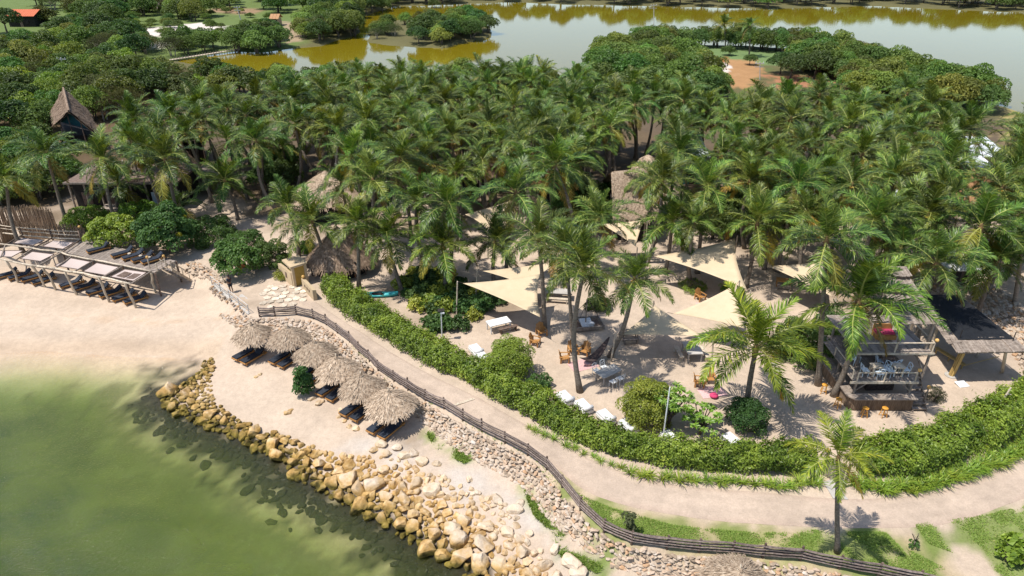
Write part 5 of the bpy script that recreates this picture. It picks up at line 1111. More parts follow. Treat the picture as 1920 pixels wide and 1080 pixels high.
MB().slab([(xa + 4, yy - 1.6, ZC + .7), (xb - 2, yy - 1.6, ZC + .7), (xb - 2, yy - .1, ZC + .7), (xa + 4, yy - .1, ZC + .7)], .3).build('porch_step', 'deck', o)
q0 = gp(372, 360); yy = q0.y; xa, xb = at_y(356, 330, yy).x, at_y(412, 330, yy).x; zt = at_y(380, 328, yy).z
o = thing('timber_lodge', 'small timber cabin with flat pale roof right of the lodge', 'cabin', ((xa + xb) / 2, yy, ZC))
MB().slab([(xa, yy, zt), (xb, yy, zt), (xb, yy + 4, zt), (xa, yy + 4, zt)], .2).build('flat_roof', 'deck', o); MB().box(((xa + xb) / 2, yy + 2.1, (ZC + zt - .22) / 2), (xb - xa - .4, 3.4, zt - ZC - .24)).build('wall', 'wood_dark', o)
for x in (xa + .15, xb - .15): MB().tube([(x, yy + .15, ZC), (x, yy + .15, zt + .9)], .07, 6).build('post', 'driftwood', o)
# pale house, metal roofs, small orange roof, red-roofed house
def house(label, name, px0, px1, py, zr, depth, wall_m, roof_m, rise=.5, over=.4, ridged=False, cat='house'):
    p, q = at(px0, py, zr), at(px1, py, zr); c = (p + q) / 2; o = thing(name, label, cat, (c.x, c.y, ZC)); W_ = (q - p).length; y = p.y
    rf = MB(); n_ = max(3, int(W_ / .55))
    for i in range(n_):
        x0 = p.x - over + (W_ + 2 * over) * i / n_; x1 = p.x - over + (W_ + 2 * over) * (i + .94) / n_
        if ridged: rf.slab([(x0, y - over, zr), (x1, y - over, zr), (x1, y + depth / 2, zr + rise), (x0, y + depth / 2, zr + rise)], .08); rf.slab([(x0, y + depth / 2 + .01, zr + rise), (x1, y + depth / 2 + .01, zr + rise), (x1, y + depth + over, zr), (x0, y + depth + over, zr)], .08)
        else: rf.slab([(x0, y - over, zr), (x1, y - over, zr), (x1, y + depth + over, zr + rise), (x0, y + depth + over, zr + rise)], .08)
    rf.build('roof', roof_m, o); MB().box((c.x, y + depth / 2, (ZC + zr - .1) / 2), (W_, depth - .1, zr - ZC - .12)).build('wall', wall_m, o)
    for t in (.25, .7): MB().box((p.x + W_ * t, y - .0, ZC + 1.35), (.9, .12, 1.0)).build('window', 'dark', o)
    MB().box((p.x + W_ * .48, y + .0, ZC + 1.0), (.85, .11, 2.0)).build('door', 'wood_dark', o); return o
house('pale blue-roofed house with teal wall among the palms', 'small_house', 1286, 1325, 292, 5.6, 5.5, 'tealwall', 'metal', 1.2)
house('long white metal roof near the right edge by the lagoon', 'small_house', 1832, 1888, 292, 5.0, 5, 'stucco', 'metal', .9)
house('lower white metal roof beside the rust-brown thatch', 'small_house', 1822, 1858, 312, 4.6, 2.5, 'stucco', 'metal', .5)
house('small orange-tiled roof peeping between palms right of centre', 'small_house', 1622, 1642, 345, 5.0, 2.6, 'stucco', 'redtile', .8)
house('white sheet roof low among the right-hand palms', 'small_house', 1678, 1735, 372, 4.4, 4, 'stucco', 'metal', .5)
house('pale awning roof behind the rubble bank', 'small_house', 1782, 1838, 503, 4.2, 2.5, 'stucco', 'white', .3)
house('little house with red tiled roof at the top left corner', 'small_house', 12, 62, 30, 5.2, 7, 'dark', 'redtile', 1.6, .5, True)
house('tiny thatch-roofed shed on the far left clearing', 'small_shed', 508, 520, 35, 4.2, 4, 'stucco', 'thatch_red', 1.2, .5, True, 'shed')

# ------------------------------------------------------------------ ochre gate by the path, stone apron, steps
o = thing('ochre_gate', 'ochre stucco gateway with yellow door at the top of the path', 'gateway', gp(560, 540))
def wallseg(a, b_, h, th, name, m_, par):
    a, b_ = gp(*a), gp(*b_); d = (b_ - a).normalized(); s = V3((-d.y, d.x, 0)) * th / 2
    return MB().slab([a - s + up(h), b_ - s + up(h), b_ + s + up(h * .93), a + s + up(h * .93)], h + .2).build(name, m_, par)
wallseg((528, 518), (552, 537), 1.35, .3, 'left_wall', 'stucco', o); wallseg((571, 540), (592, 563), 1.0, .32, 'right_wall', 'stucco', o)
a, b_ = gp(556, 537), gp(574, 531); d = (b_ - a).normalized(); s = V3((-d.y, d.x, 0))
MB().slab([a + up(1.75), b_ + up(1.75), b_ + s * .06 + up(1.75), a + s * .06 + up(1.75)], 1.75).build('door', 'ochre', o)
for q_ in (a - d * .12, b_ + d * .12): MB().box(q_ + up(.95), (.22, .22, 2.0), math.atan2(d.y, d.x)).build('gate_post', 'stucco', o)
MB().slab([a - d * .35 - s * .2 + up(2.05), b_ + d * .3 - s * .2 + up(2.05), b_ + d * .3 + s * 1.5 + up(2.15), a - d * .35 + s * 1.5 + up(2.15)], .16).build('roof_slab', 'stucco', o)
for t in (.3, .5, .68):
    w0, w1 = gp(571, 540), gp(592, 563); q_ = w0.lerp(w1, t); dd = (w1 - w0).normalized(); ss_ = V3((dd.y, -dd.x, 0)); MB().box(q_ - ss_ * -.19 + up(.6), (.16, .03, .22), math.atan2(dd.y, dd.x)).build('carved_motif', 'wood_dark', o)
w0, w1 = gp(528, 518), gp(552, 537); q_ = w0.lerp(w1, .6); dd = (w1 - w0).normalized(); ss_ = V3((dd.y, -dd.x, 0)); MB().box(q_ + ss_ * .17 + up(.8), (.3, .03, .5), math.atan2(dd.y, dd.x)).build('carved_motif', 'wood_dark', o)
MB().ball(gp(572, 541) + up(1.15), .16).build('lamp_ball', 'lamp', o, smooth_=True)
# flat paving stones in front of the gate
ap = thing('stone_apron', 'pale irregular flagstone apron in front of the ochre gate', 'paving', gp(535, 560)); PA = poly([(487, 555), (500, 540), (545, 535), (572, 548), (575, 562), (555, 572), (520, 578), (495, 575)]).tolist(); g = random.Random(6); c = []
for _ in range(2500):
    x, y = g.uniform(min(q[0] for q in PA), max(q[0] for q in PA)), g.uniform(min(q[1] for q in PA), max(q[1] for q in PA))
    if not inside1(PA, x, y) or any((x - a_) ** 2 + (y - b2) ** 2 < .56 ** 2 for a_, b2 in c): continue
    c.append((x, y)); n_ = g.choice((5, 6, 7)); ph = g.random() * 6; MB().slab([(x + g.uniform(.3, .38) * math.cos(ph + 6.283 * k / n_), y + g.uniform(.3, .38) * math.sin(ph + 6.283 * k / n_), hz(x, y) + .06 + g.uniform(0, .015)) for k in range(n_)], .1).build('flagstone', 'stone', ap)
# ramp wall with hand rail above the beach
rp = thing('stone_ramp', 'low stone-edged ramp with thin hand rails down to the beach', 'ramp', gp(440, 560)); A_, B2 = gp(400, 543), gp(468, 592); dd = (B2 - A_).normalized(); ss_ = V3((-dd.y, dd.x, 0))
A_.z = B2.z = ZC - .05
MB().slab([A_ - ss_ * .1, B2 - ss_ * .1, B2 + ss_ * 1.1, A_ + ss_ * 1.1], .9).build('ramp_slab', 'concrete', rp)
for i in range(5): q_ = A_.lerp(B2, i / 4); MB().tube([q_ - up(.1), q_ + up(.85)], .035, 6).build('rail_post', 'grey', rp)
MB().tube([A_ + up(.82), B2 + up(.82)], .025, 6).build('rail', 'grey', rp); MB().tube([A_ + up(.45), B2 + up(.45)], .02, 6).build('rail', 'grey', rp)
for i in range(26):
    q_ = A_.lerp(B2, (i + .5) / 26) - ss_ * (.2 + .15 * (i % 2)); link('stone', g.choice(STONES), rp, q_ - rp.location + up(-.35 + .25 * (i % 3)), (0, 0, g.random() * 6), (.2, .16, .12))
stone_slope('stone_wall', 'rough dry stone wall under the sea grape tree', 'stone wall', poly([(345, 512), (372, 520), (395, 532), (412, 548)], 1.2), poly([(352, 490), (385, 502), (410, 520), (425, 538)], 2.0), 1.1, 2.1, .26, 120, 15)
stone_slope('rubble_bank', 'bank of pale rubble behind the black net roof', 'rubble bank', poly([(1742, 540), (1800, 570), (1850, 606), (1890, 650), (1925, 700)]), poly([(1775, 520), (1835, 545), (1890, 580), (1940, 620), (1985, 665)]), 2.0, 3.0, .30, 280, 16, size=(.24, .16, .1))

# ------------------------------------------------------------------ beach pergola with rug canopies, and the deck behind
ZP = 3.35; pg = thing('beach_pergola', 'driftwood pergola with rug canopies over the beach loungers', 'pergola', gp(130, 530, 1.0)); g = random.Random(31)
def rough(pts, r, name, m_, par, n_=7, jit=.05):
    pts = [V3(p) for p in pts]; q = [pts[0]]
    for a, b_ in zip(pts[:-1], pts[1:]):
        for k in (1, 2, 3): q.append(a.lerp(b_, k / 3) + (V3((g.uniform(-jit, jit), g.uniform(-jit, jit), g.uniform(-jit, jit) * .6)) if k < 3 else V3((0, 0, 0))))
    MB().tube(q, [r * g.uniform(.85, 1.15) for _ in q], n_).build(name, m_, par, smooth_=True)
FB = [at(x, y, ZP) for x, y in [(-60, 472), (0, 485), (25, 491), (70, 499), (104, 503), (138, 510), (192, 520), (245, 532)]]
MBm = [at(x, y, ZP) for x, y in [(-40, 452), (10, 459), (62, 466), (116, 474), (135, 480), (178, 488), (231, 498), (283, 509)]]
for i in range(len(FB) - 1): rough([FB[i], FB[i + 1]], .085, 'front_beam', 'driftwood', pg)
for i in range(len(MBm) - 1): rough([MBm[i] + up(.03), MBm[i + 1] + up(.03)], .08, 'rear_beam', 'driftwood', pg)
for i in range(1, len(FB)): rough([FB[i], MBm[i]], .065, 'cross_beam', 'wood', pg)
for px, py in [(35, 529), (85, 537), (104, 543), (145, 552), (205, 566), (256, 577), (292, 548)]:
    p = gp(px, py, 1.0)
    t = min(FB + [MBm[-1]], key=lambda q: (q.x - p.x) ** 2 + .3 * (q.y - p.y) ** 2)
    t = V3((p.x - .15, p.y + .05, ZP)); j = None
    k = max(range(len(FB) - 1), key=lambda k: -abs((FB[k].x + FB[k + 1].x) / 2 - p.x)); f = min(max((p.x - FB[k].x) / (FB[k + 1].x - FB[k].x), 0), 1); t = FB[k].lerp(FB[k + 1], f) if px < 280 else MBm[-1].copy()
    rough([p - up(.2), p.lerp(t, .5) + V3((g.uniform(-.12, .12), g.uniform(-.1, .1), 0)), t - up(.03)], .1, 'post', 'driftwood', pg)
def rug_mat(name, motif):
    m, n, l, b, out = mat(name); tc = n.new('ShaderNodeTexCoord'); vo = n.new('ShaderNodeTexVoronoi'); vo.inputs['Scale'].default_value = 5 if motif else 9; vo.distance = 'MANHATTAN'; l.new(tc.outputs['Object'], vo.inputs['Vector'])
    r = ramp(n, [(.36, .16, .12) if motif else (.30, .19, .17), (.30, .22, .2) if motif else (.38, .28, .25), (.46, .375, .33)], [0, .15, .34]); l.new(vo.outputs['Distance'], r.inputs[0]); nz = n.new('ShaderNodeTexNoise'); nz.inputs['Scale'].default_value = 3; l.new(tc.outputs['Object'], nz.inputs['Vector'])
    mx = n.new('ShaderNodeMix'); mx.data_type = 'RGBA'; mx.inputs[0].default_value = .5; mr = n.new('ShaderNodeMapRange'); mr.inputs[1].default_value = .35; mr.inputs[2].default_value = .65; mr.inputs[3].default_value = .3; mr.inputs[4].default_value = .9; l.new(nz.outputs[0], mr.inputs[0]); l.new(mr.outputs[0], mx.inputs[0]); l.new(r.outputs[0], mx.inputs[6]); mx.inputs[7].default_value = (.46, .375, .33, 1); l.new(mx.outputs[2], b.inputs['Base Color']); b.inputs['Roughness'].default_value = .95; return m
M['rug'] = rug_mat('faded_rug', False); M['rug2'] = rug_mat('patterned_rug', True)
def rug(c4, m_, label):
    c4 = [at(x, y, ZP - .06) for x, y in c4]; c = sum(c4, V3()) / 4; o = thing('rug_canopy', label, 'rug', c, 0, 'rug canopies on the pergola'); b = MB(); N = 9; vs = []
    for i in range(N + 1):
        for j in range(N + 1):
            u, v = i / N, j / N; p = c4[0].lerp(c4[1], u).lerp(c4[3].lerp(c4[2], u), v); vs.append(p - up(.13 * math.sin(math.pi * u) * math.sin(math.pi * v)))
    fs = [(i * (N + 1) + j, (i + 1) * (N + 1) + j, (i + 1) * (N + 1) + j + 1, i * (N + 1) + j + 1) for i in range(N) for j in range(N)]; k = len(vs)
    b.add(vs, fs); b.add([v - up(.03) for v in vs], [tuple(reversed(f)) for f in fs]); b.build('rug_cloth', m_, o)
    rim = [vs[i * (N + 1)] for i in range(N + 1)], [vs[i * (N + 1) + N] for i in range(N + 1)], vs[:N + 1], vs[-N - 1:]
    b = MB()
    for q in rim: b.tube([v + up(.015) for v in q], .03, 5)
    b.build('dark_edge', 'wood_dark', o)
    if m_ == 'rug2':
        for t0, t1 in ((.12, .46), (.54, .88)):
            for w_, mm, hh in (((t0, t1, .2, .8), 'wood_dark', .012), ((t0 + .04, t1 - .04, .27, .73), 'rug', .02), ((t0 + .09, t1 - .09, .36, .64), 'pink', .028)):
                q = [c4[0].lerp(c4[1], u).lerp(c4[3].lerp(c4[2], u), v) - up(.13 * math.sin(math.pi * u) * math.sin(math.pi * v) - hh) for u, v in ((w_[0], w_[2]), (w_[1], w_[2]), (w_[1], w_[3]), (w_[0], w_[3]))]
                MB().slab(q, .006).build('square_motif', mm, o)
rug([(-14, 470), (44, 470), (22, 482), (-30, 480)], 'rug', 'faded rug canopy at the left edge of the front row')
rug([(60, 472), (102, 477), (76, 490), (38, 485)], 'rug', 'faded rug canopy second from left in the front row')
rug([(132, 484), (170, 491), (146, 505), (102, 498)], 'rug', 'large faded rug canopy in the middle of the front row')
rug([(181, 493), (223, 501), (197, 516), (156, 509)], 'rug', 'faded flowered rug canopy second from right in the front row')
rug([(234, 505), (275, 511), (250, 527), (207, 519)], 'rug2', 'patterned rug canopy with two dark squares at the right end')
rug([(40, 446), (84, 450), (62, 460), (25, 456)], 'rug', 'left faded rug canopy of the rear row')
rug([(100, 451), (138, 455), (118, 467), (80, 462)], 'rug', 'right faded rug canopy of the rear row')
RB = [at(x, y, ZP) for x, y in [(-30, 432), (42, 441), (98, 446), (152, 449)]]
for i in range(3): rough([RB[i], RB[i + 1]], .07, 'rear_beam', 'driftwood', pg); rough([RB[i + 1], MBm[min(i + 1, 3)]], .06, 'cross_beam', 'wood_dark', pg)
for i in range(4): rough([V3((RB[i].x, RB[i].y, hz(RB[i].x, RB[i].y) - .1)), RB[i] + up(.9)], .07, 'post', 'wood_dark', pg)
for h in (.45, .8):
    for i in range(3): rough([RB[i] + up(h), RB[i + 1] + up(h)], .04, 'rail', 'driftwood', pg)
for px, py, dz in [(149, 427, 0), (276, 484, 0), (307, 482, 0)]:
    p = at(px, py, ZP + 1.0); 
    if px != 149: MB().tube([p - up(1.0), p], .05, 6).build('lamp_post', 'driftwood', pg)
    MB().ball(p + up(.1), .13).build('lamp_ball', 'lamp', pg, smooth_=True)
# deck
D = [at(x, y, ZP - .25) for x, y in [(152, 449), (192, 450), (312, 492), (300, 508), (283, 507), (118, 472)]]; dk = thing('wooden_deck', 'weathered plank deck behind the rug pergola', 'deck', gp(210, 500, 1.2))
a, b_, c_, d_ = at(150, 447, ZP - .22), at(216, 449, ZP - .22), at(318, 493, ZP - .22), at(290, 511, ZP - .22); e_ = at(117, 472, ZP - .22)
NP = 34
for i in range(NP):
    t0, t1 = i / NP, (i + .93) / NP; L0, L1 = e_.lerp(d_, t0), e_.lerp(d_, t1); R0, R1 = a.lerp(at(330, 489, ZP - .22), t0), a.lerp(at(330, 489, ZP - .22), t1)
    MB().slab([L0, L1, R1, R0], .05).build('plank', 'deck', dk)
for t in (0, .33, .66, 1):
    for q in (e_.lerp(d_, t), a.lerp(at(330, 489, ZP - .22), t)): MB().tube([(q.x, q.y, hz(q.x, q.y) - .2), (q.x, q.y, ZP - .28)], .08, 6).build('post', 'wood_dark', dk)
for t in (.76, .88, 1.0): q = a.lerp(at(318, 493, ZP - .22), t)
h0, h1 = at(296, 509, ZP - .22), at(312, 500, ZP - .22)
for q in (h0, h1): MB().tube([q, q + up(.8)], .05, 6).build('rail_post', 'driftwood', dk)
MB().tube([h0 + up(.75), h1 + up(.75)], .04, 6).build('rail', 'driftwood', dk)
st = thing('wooden_stairs', 'short wooden stairs from the deck down to the beach', 'stairs', gp(345, 524, 1.2)); s0, s1 = at(313, 504, ZP - .25), gp(350, 526, 1.2); sv = V3((s1.y - s0.y, -(s1.x - s0.x), 0)).normalized() * .5
for sg in (-1, 1):
    MB().beam(s0 + sv * sg, s1 + sv * sg + up(.08), .07, .2).build('stringer', 'driftwood', st); MB().tube([s0 + sv * sg + up(.85), s1 + sv * sg + up(.85)], .04, 6).build('hand_rail', 'driftwood', st)
    for t in (.02, .3, .6, .96): q = s0.lerp(s1, t) + sv * sg; MB().tube([q, q + up(.88)], .035, 6).build('baluster', 'driftwood', st)
for i in range(7): q = s0.lerp(s1, (i + .7) / 7.4); MB().beam(q - sv + up(.06), q + sv + up(.06), .26, .04).build('step', 'deck', st)
# things on the deck and under the canopies
dirv = V3((.72, .70, 0)); rz = math.atan2(dirv.y, dirv.x)
for i, (px, py) in enumerate([(14, 519), (40, 521), (64, 524), (84, 529), (136, 535), (160, 541), (186, 548), (210, 553), (234, 560), (256, 565)]):
    p = gp(px, py, 1.0); lounger(p, rz + g.uniform(-.05, .05), '%s navy lounger from the left in the row under the rug pergola' % ['first', 'second', 'third', 'fourth', 'fifth', 'sixth', 'seventh', 'eighth', 'ninth', 'rightmost'][i], 'loungers under the rug pergola', True)
for i, (px, py) in enumerate([(186, 471), (232, 479), (252, 484), (270, 488), (288, 491)]):
    lounger(at(px, py, ZP - .21), rz, '%s navy lounger from the left on the plank deck under the trees' % ['first', 'second', 'third', 'fourth', 'fifth'][i], 'loungers on the plank deck', True)
for i, (px, py) in enumerate([(245, 474), (266, 478), (282, 481)]):
    p = at(px, py + 10, ZP - .21); o = thing('mushroom_lamp', '%s small pale mushroom lamp on the plank deck' % ['left', 'middle', 'right'][i], 'lamp', p); MB().tube([p, p + up(.45)], .03, 6).build('stem', 'driftwood', o); MB().tube([p + up(.43), p + up(.5), p + up(.56)], [.16, .15, .02], 10).build('shade', 'driftwood', o)
# reed fence on the left
def reed_fence(label, pts, h, n_, m_='reed'):
    P = [gp(*p, ZC) for p in pts]; o = thing('reed_fence', label, 'fence', P[0]); L_ = [0]
    for a, b_ in zip(P[:-1], P[1:]): L_.append(L_[-1] + (b_ - a).length)
    for i in range(n_):
        s = L_[-1] * (i + .5) / n_; k = max(j for j in range(len(L_) - 1) if L_[j] <= s); p = P[k].lerp(P[k + 1], (s - L_[k]) / (L_[k + 1] - L_[k])); hh = h * g.uniform(.85, 1.1)
        MB().tube([p - up(.1), p + up(hh) + V3((g.uniform(-.08, .08), g.uniform(-.08, .08), 0))], [.05, .035], 5).build('reed_bundle', m_, o)
    for a, b_ in zip(P[:-1], P[1:]): MB().tube([a + up(h * .55), b_ + up(h * .55)], .035, 5).build('rail', 'wood_dark', o)
reed_fence('tall grey reed fence behind the rear rug canopies', [(-20, 436), (20, 428), (60, 424), (108, 430)], 2.2, 130)
reed_fence('lower dark reed fence along the back of the pergola', [(40, 446), (100, 449), (165, 452)], 1.7, 100)
reed_fence('pale reed fence at the left edge of the picture', [(-30, 470), (10, 462), (30, 445)], 1.9, 50)
# ================================================================== the two-storey bar, net-roofed shelter
g = random.Random(77)
X0, X1, YF, YB = 21.9, 26.0, 35.6, 41.5; Z1, Z2, ZRF = 4.1, 5.2, 7.3
bar = thing('bar_building', 'two-storey timber beach bar with reed counter and open decks', 'bar', ((X0 + X1) / 2, YF + 2, ZC))
zg = ZC - .05
# reed-clad counter, rounded corner at the left front
def counter(pts, name):
    b = MB(); n_ = 0
    for a, c in zip(pts[:-1], pts[1:]):
        a, c = V3(a), V3(c); k = int((c - a).length / .055)
        for i in range(k): p = a.lerp(c, (i + .5) / k); b.tube([(p.x + g.uniform(-.012, .012), p.y + g.uniform(-.012, .012), zg - .05), (p.x, p.y, zg + 1.0 + g.uniform(-.02, .02))], .03, 5)
    b.build(name, 'reed', bar)
counter([(X0, YF + 5.2, 0), (X0, YF + .45, 0), (X0 + .12, YF + .15, 0), (X0 + .4, YF, 0), (X1, YF, 0), (X1, YF + .6, 0)], 'reed_cladding')
MB().box(((X0 + X1) / 2 + .1, YF + .12, zg + .5), (X1 - X0 - .3, .1, 1.0)).build('counter_core', 'wood_dark', bar)
MB().box((X0 + .12, YF + 2.8, zg + .5), (.1, 4.6, 1.0)).build('counter_core', 'wood_dark', bar)
MB().slab([(X0 - .18, YF + .25, zg + 1.1), (X0 + .2, YF - .2, zg + 1.1), (X1 + .15, YF - .2, zg + 1.1), (X1 + .15, YF + .5, zg + 1.1), (X0 + .6, YF + .5, zg + 1.1)], .07).build('counter_top', 'wood', bar)
MB().slab([(X0 - .18, YF + .26, zg + 1.105), (X0 + .58, YF + .52, zg + 1.105), (X0 + .5, YF + 5.3, zg + 1.105), (X0 - .2, YF + 5.3, zg + 1.105)], .07).build('counter_top', 'wood', bar)
MB().box((X1 - 1.0, YF + 2.4, zg + 1.0), (1.8, .5, 1.9)).build('back_bar', 'wood_dark', bar)
for i in range(7):
    o_ = MB().tube([(X1 - 1.7 + i * .22, YF + 2.05, zg + 1.96 - .0), (X1 - 1.7 + i * .22, YF + 2.05, zg + 2.0)], .04, 6)
# posts and braces
def P_(x, y, z0, z1, r=.08, name='post', m_='wood'): MB().tube([(x, y, z0), (x + g.uniform(-.02, .02), y, (z0 + z1) / 2), (x, y, z1)], r, 7).build(name, m_, bar)
YD = YF + .35
for x in (X0 + .35, X1 - .15):
    for y in (YD + .1, YD + 2.6, YB): P_(x, y, zg, Z1 - .1)
for x in (X0 + 1.0, X1 + 1.55): P_(x, YD + 1.75, zg if x > X1 else Z1, Z2 - .08, .09); P_(x, YB, zg, Z2 - .08, .09)
P_((X0 + X1) / 2 + .6, YD + 1.75, Z1, Z2 - .08, .08)
for s, x in ((1, X0 + .35), (-1, X1 - .15)): MB().tube([(x, YD + .1, Z1 - .85), (x + s * .8, YD + .1, Z1 - .12)], .05, 6).build('brace', 'wood', bar)
MB().tube([(X1 + 1.55, YD + 1.75, Z1 - .6), (X1 + .6, YD + 1.75, Z2 - .1)], .06, 6).build('brace', 'wood', bar)
MB().tube([(X1 + .35, YD + .5, zg), (X1 - .1, YD + .9, Z2 - .2)], .06, 6).build('brace', 'wood', bar)
# decks of single boards
for i in range(26):
    x = X0 + .05 + i * (X1 - X0 + .1) / 26; MB().box((x + .075, (YD + YB) / 2, Z1 - .03), ((X1 - X0 + .1) / 26 - .012, YB - YD, .06)).build('deck_board', 'deck', bar)
MB().box(((X0 + X1) / 2, YD - .03, Z1 - .09), (X1 - X0 + .3, .08, .16)).build('deck_edge', 'driftwood', bar)
U0, U1, YU = X0 + .75, X1 + 1.65, YD + 1.65
for i in range(28):
    x = U0 + i * (U1 - U0) / 28; MB().box((x + .085, (YU + YB + 1) / 2, Z2 - .03), ((U1 - U0) / 28 - .012, YB + 1 - YU, .06)).build('deck_board', 'deck', bar)
MB().box(((U0 + U1) / 2, YU - .03, Z2 - .08), (U1 - U0 + .2, .08, .14)).build('deck_edge', 'driftwood', bar)
# rails
def rail(pts, h, name='rail'):
    for a, b_ in zip(pts[:-1], pts[1:]): MB().tube([V3(a) + up(h), V3(b_) + up(h)], .045, 6).build(name, 'driftwood', bar)
    for a in pts: MB().tube([V3(a) - up(.05), V3(a) + up(h + .03)], .05, 6).build('rail_post', 'driftwood', bar)
rail([(X0 + .3, YD + .05, Z1), ((X0 + X1) / 2, YD + .05, Z1), (X1 - .05, YD + .05, Z1)], .62); rail([(X0 + .1, YD + 3.0, Z1), (X0 + .1, YD + .3, Z1)], .62)
rail([(U0, YU + .04, Z2), ((U0 + U1) / 2, YU + .04, Z2), (U1 - .05, YU + .04, Z2), (U1 - .05, YU + 3, Z2)], .72)
for p in ((U1, YU, Z2 + .95), (X1, YD, Z1 + .85), (X1 + 1.0, YF + .4, ZC + 1.6)): MB().ball(p, .13).build('lamp_ball', 'lamp', bar, smooth_=True)
P_(X1 + 1.0, YF + .4, zg, ZC + 1.5, .05)
# stairs at the right
for i in range(8):
    t = i / 7; MB().box((X1 + .55, YF + .05 + 1.7 * t, zg + .22 + (Z1 - zg - .5) * t), (.9, .28, .05)).build('step', 'wood', bar)
for x in (X1 + .1, X1 + 1.0): MB().beam((x, YF - .1, zg), (x, YF + 1.9, Z1 - .1), .06, .22).build('stringer', 'wood', bar)
# stepped plank roof over the upper deck
RX0, RX1 = 25.1, 27.75
for k, (y0, y1, z0, z1, xa, xb) in enumerate([(YU + .15, YU + 1.35, ZRF, ZRF + .32, RX0, RX1), (YU + 1.2, YU + 2.4, ZRF + .62, ZRF + .98, RX0 - .2, RX1 - .45), (YU + 2.25, YU + 3.4, ZRF + 1.3, ZRF + 1.6, RX0 + .2, RX1 - .8), (YU + 3.3, YU + 4.3, ZRF + 1.85, ZRF + 2.1, RX0 + .6, RX1 - .8)]):
    n_ = 13
    for i in range(n_):
        a, c = xa + (xb - xa) * i / n_, xa + (xb - xa) * (i + .94) / n_; j = g.uniform(-.06, .06)
        MB().slab([(a, y0 + j, z0 + g.uniform(0, .02)), (c, y0 + j, z0 + g.uniform(0, .02)), (c, y1, z1), (a, y1, z1)], .04).build('roof_plank', 'wood', bar)
    if k: MB().box(((xa + xb) / 2, y0 + .12, z0 - .18), (xb - xa - .1, .05, .3)).build('roof_riser', 'wood_dark', bar)
for x, y in ((RX0 + .35, YU + .45), (RX1 - .35, YU + .45), (RX0 + .5, YU + 3.6), (RX1 - 1.2, YU + 3.6)): P_(x, y, Z2, ZRF + (.05 if y < YU + 1 else 1.7), .09)
# chairs, tables and rug on the decks
CH = {}
def chair_meshes():
    b = MB(); b.box((0, 0, .45), (.42, .42, .035)); CH['seat'] = b.mesh('seat', 'white'); b = MB(); b.tube([(-.2, .2, .45), (-.21, .27, .86)], .018, 5); b.tube([(.2, .2, .45), (.21, .27, .86)], .018, 5); b.tube([(-.21, .27, .86), (0, .3, .9), (.21, .27, .86)], .02, 5); b.tube([(-.2, .22, .5), (.2, .265, .82)], .015, 5); b.tube([(.2, .22, .5), (-.2, .265, .82)], .015, 5); CH['back'] = b.mesh('backrest', 'white')
    CH['leg'] = MB().tube([(0, 0, 0), (0, 0, .44)], .02, 5).mesh('leg', 'white')
chair_meshes(); CHB = {k: v.copy() for k, v in CH.items()}
for v in CHB.values(): v.materials[0] = M['paleblue']
def chair(p, rz, label, group, S=CH):
    o = thing('bistro_chair', label, 'chair', p, rz, group); link('seat', S['seat'], o); link('backrest', S['back'], o)
    for x in (-.18, .18):
        for y in (-.18, .18): link('leg', S['leg'], o, (x, y, 0))
def table(p, rz, size, h, label, m_='wood', group=None, name='table', planks=4, legs=None):
    o = thing(name, label, 'table', p, rz, group); n_ = planks
    for i in range(n_): link('tabletop_plank' if n_ > 1 else 'tabletop', MB().box((0, -size[1] / 2 + size[1] * (i + .5) / n_, h - .03), (size[0], size[1] / n_ - (.01 if n_ > 1 else 0), .06)).mesh('tabletop', m_), o)
    for x in (-1, 1):
        for y in (-1, 1): link('leg', MB().box((x * (size[0] / 2 - .1), y * (size[1] / 2 - .08), (h - .06) / 2), (.08, .08, h - .06)).mesh('leg', m_), o)
    return o
table((X0 + 1.75, YD + .75, Z1), 0, (.7, .6), .72, 'bleached table at the left front of the lower bar deck', 'driftwood'); table((X1 - .95, YD + .75, Z1), 0, (.7, .6), .72, 'bleached table at the right front of the lower bar deck', 'driftwood'); table((X1 - 1.2, YD + 1.75, Z1), 0, (.8, .6), .74, 'dark table at the back of the lower bar deck', 'wood_dark')
for i, (x, y, a, lab) in enumerate([(X0 + 1.0, YD + .65, 90, 'far left'), (X0 + 1.75, YD + .3, 180, 'left front'), (X0 + 2.35, YD + .85, -70, 'second from left'), (X1 - 1.5, YD + .55, 120, 'middle front'), (X1 - .45, YD + .7, -90, 'far right front'), (X1 - 1.65, YD + 1.7, 80, 'rear middle'), (X1 - .8, YD + 1.35, 200, 'rear right'), (X0 + .75, YD + 2.0, 60, 'rear left'), (X0 + 1.15, YD + 2.2, 100, 'rear left inner')]):
    chair((x, y, Z1), R(a), '%s pale blue cross-back chair on the lower bar deck' % lab, 'cross-back chairs on the bar deck', CHB)
for i, (px, py, lab) in enumerate([(1543, 737, 'rearmost orange bar stool beside the left counter'), (1569, 764, 'orange bar stool at the counter corner'), (1619, 781, 'orange bar stool left of the pair before the counter'), (1655, 781, 'orange bar stool right of the pair before the counter')]):
    p = gp(px, py); o = thing('bar_stool', lab, 'stool', p, g.random(), 'orange bar stools'); link('seat', MB().tube([(0, 0, .66), (0, 0, .69), (0, 0, .72)], [.19, .2, .17], 12).mesh('seat', 'wood_orange', True), o)
    for k in range(4): a = k * math.pi / 2 + .4; link('leg', MB().tube([(.24 * math.cos(a), .24 * math.sin(a), 0), (.13 * math.cos(a), .13 * math.sin(a), .67)], .025, 6).mesh('leg', 'wood_orange'), o)
    b = MB(); q = [(.2 * math.cos(k * math.pi / 2 + .4), .2 * math.sin(k * math.pi / 2 + .4), .25) for k in range(5)]; b.tube(q, .018, 5); link('stretcher', b.mesh('stretcher', 'wood_orange'), o)
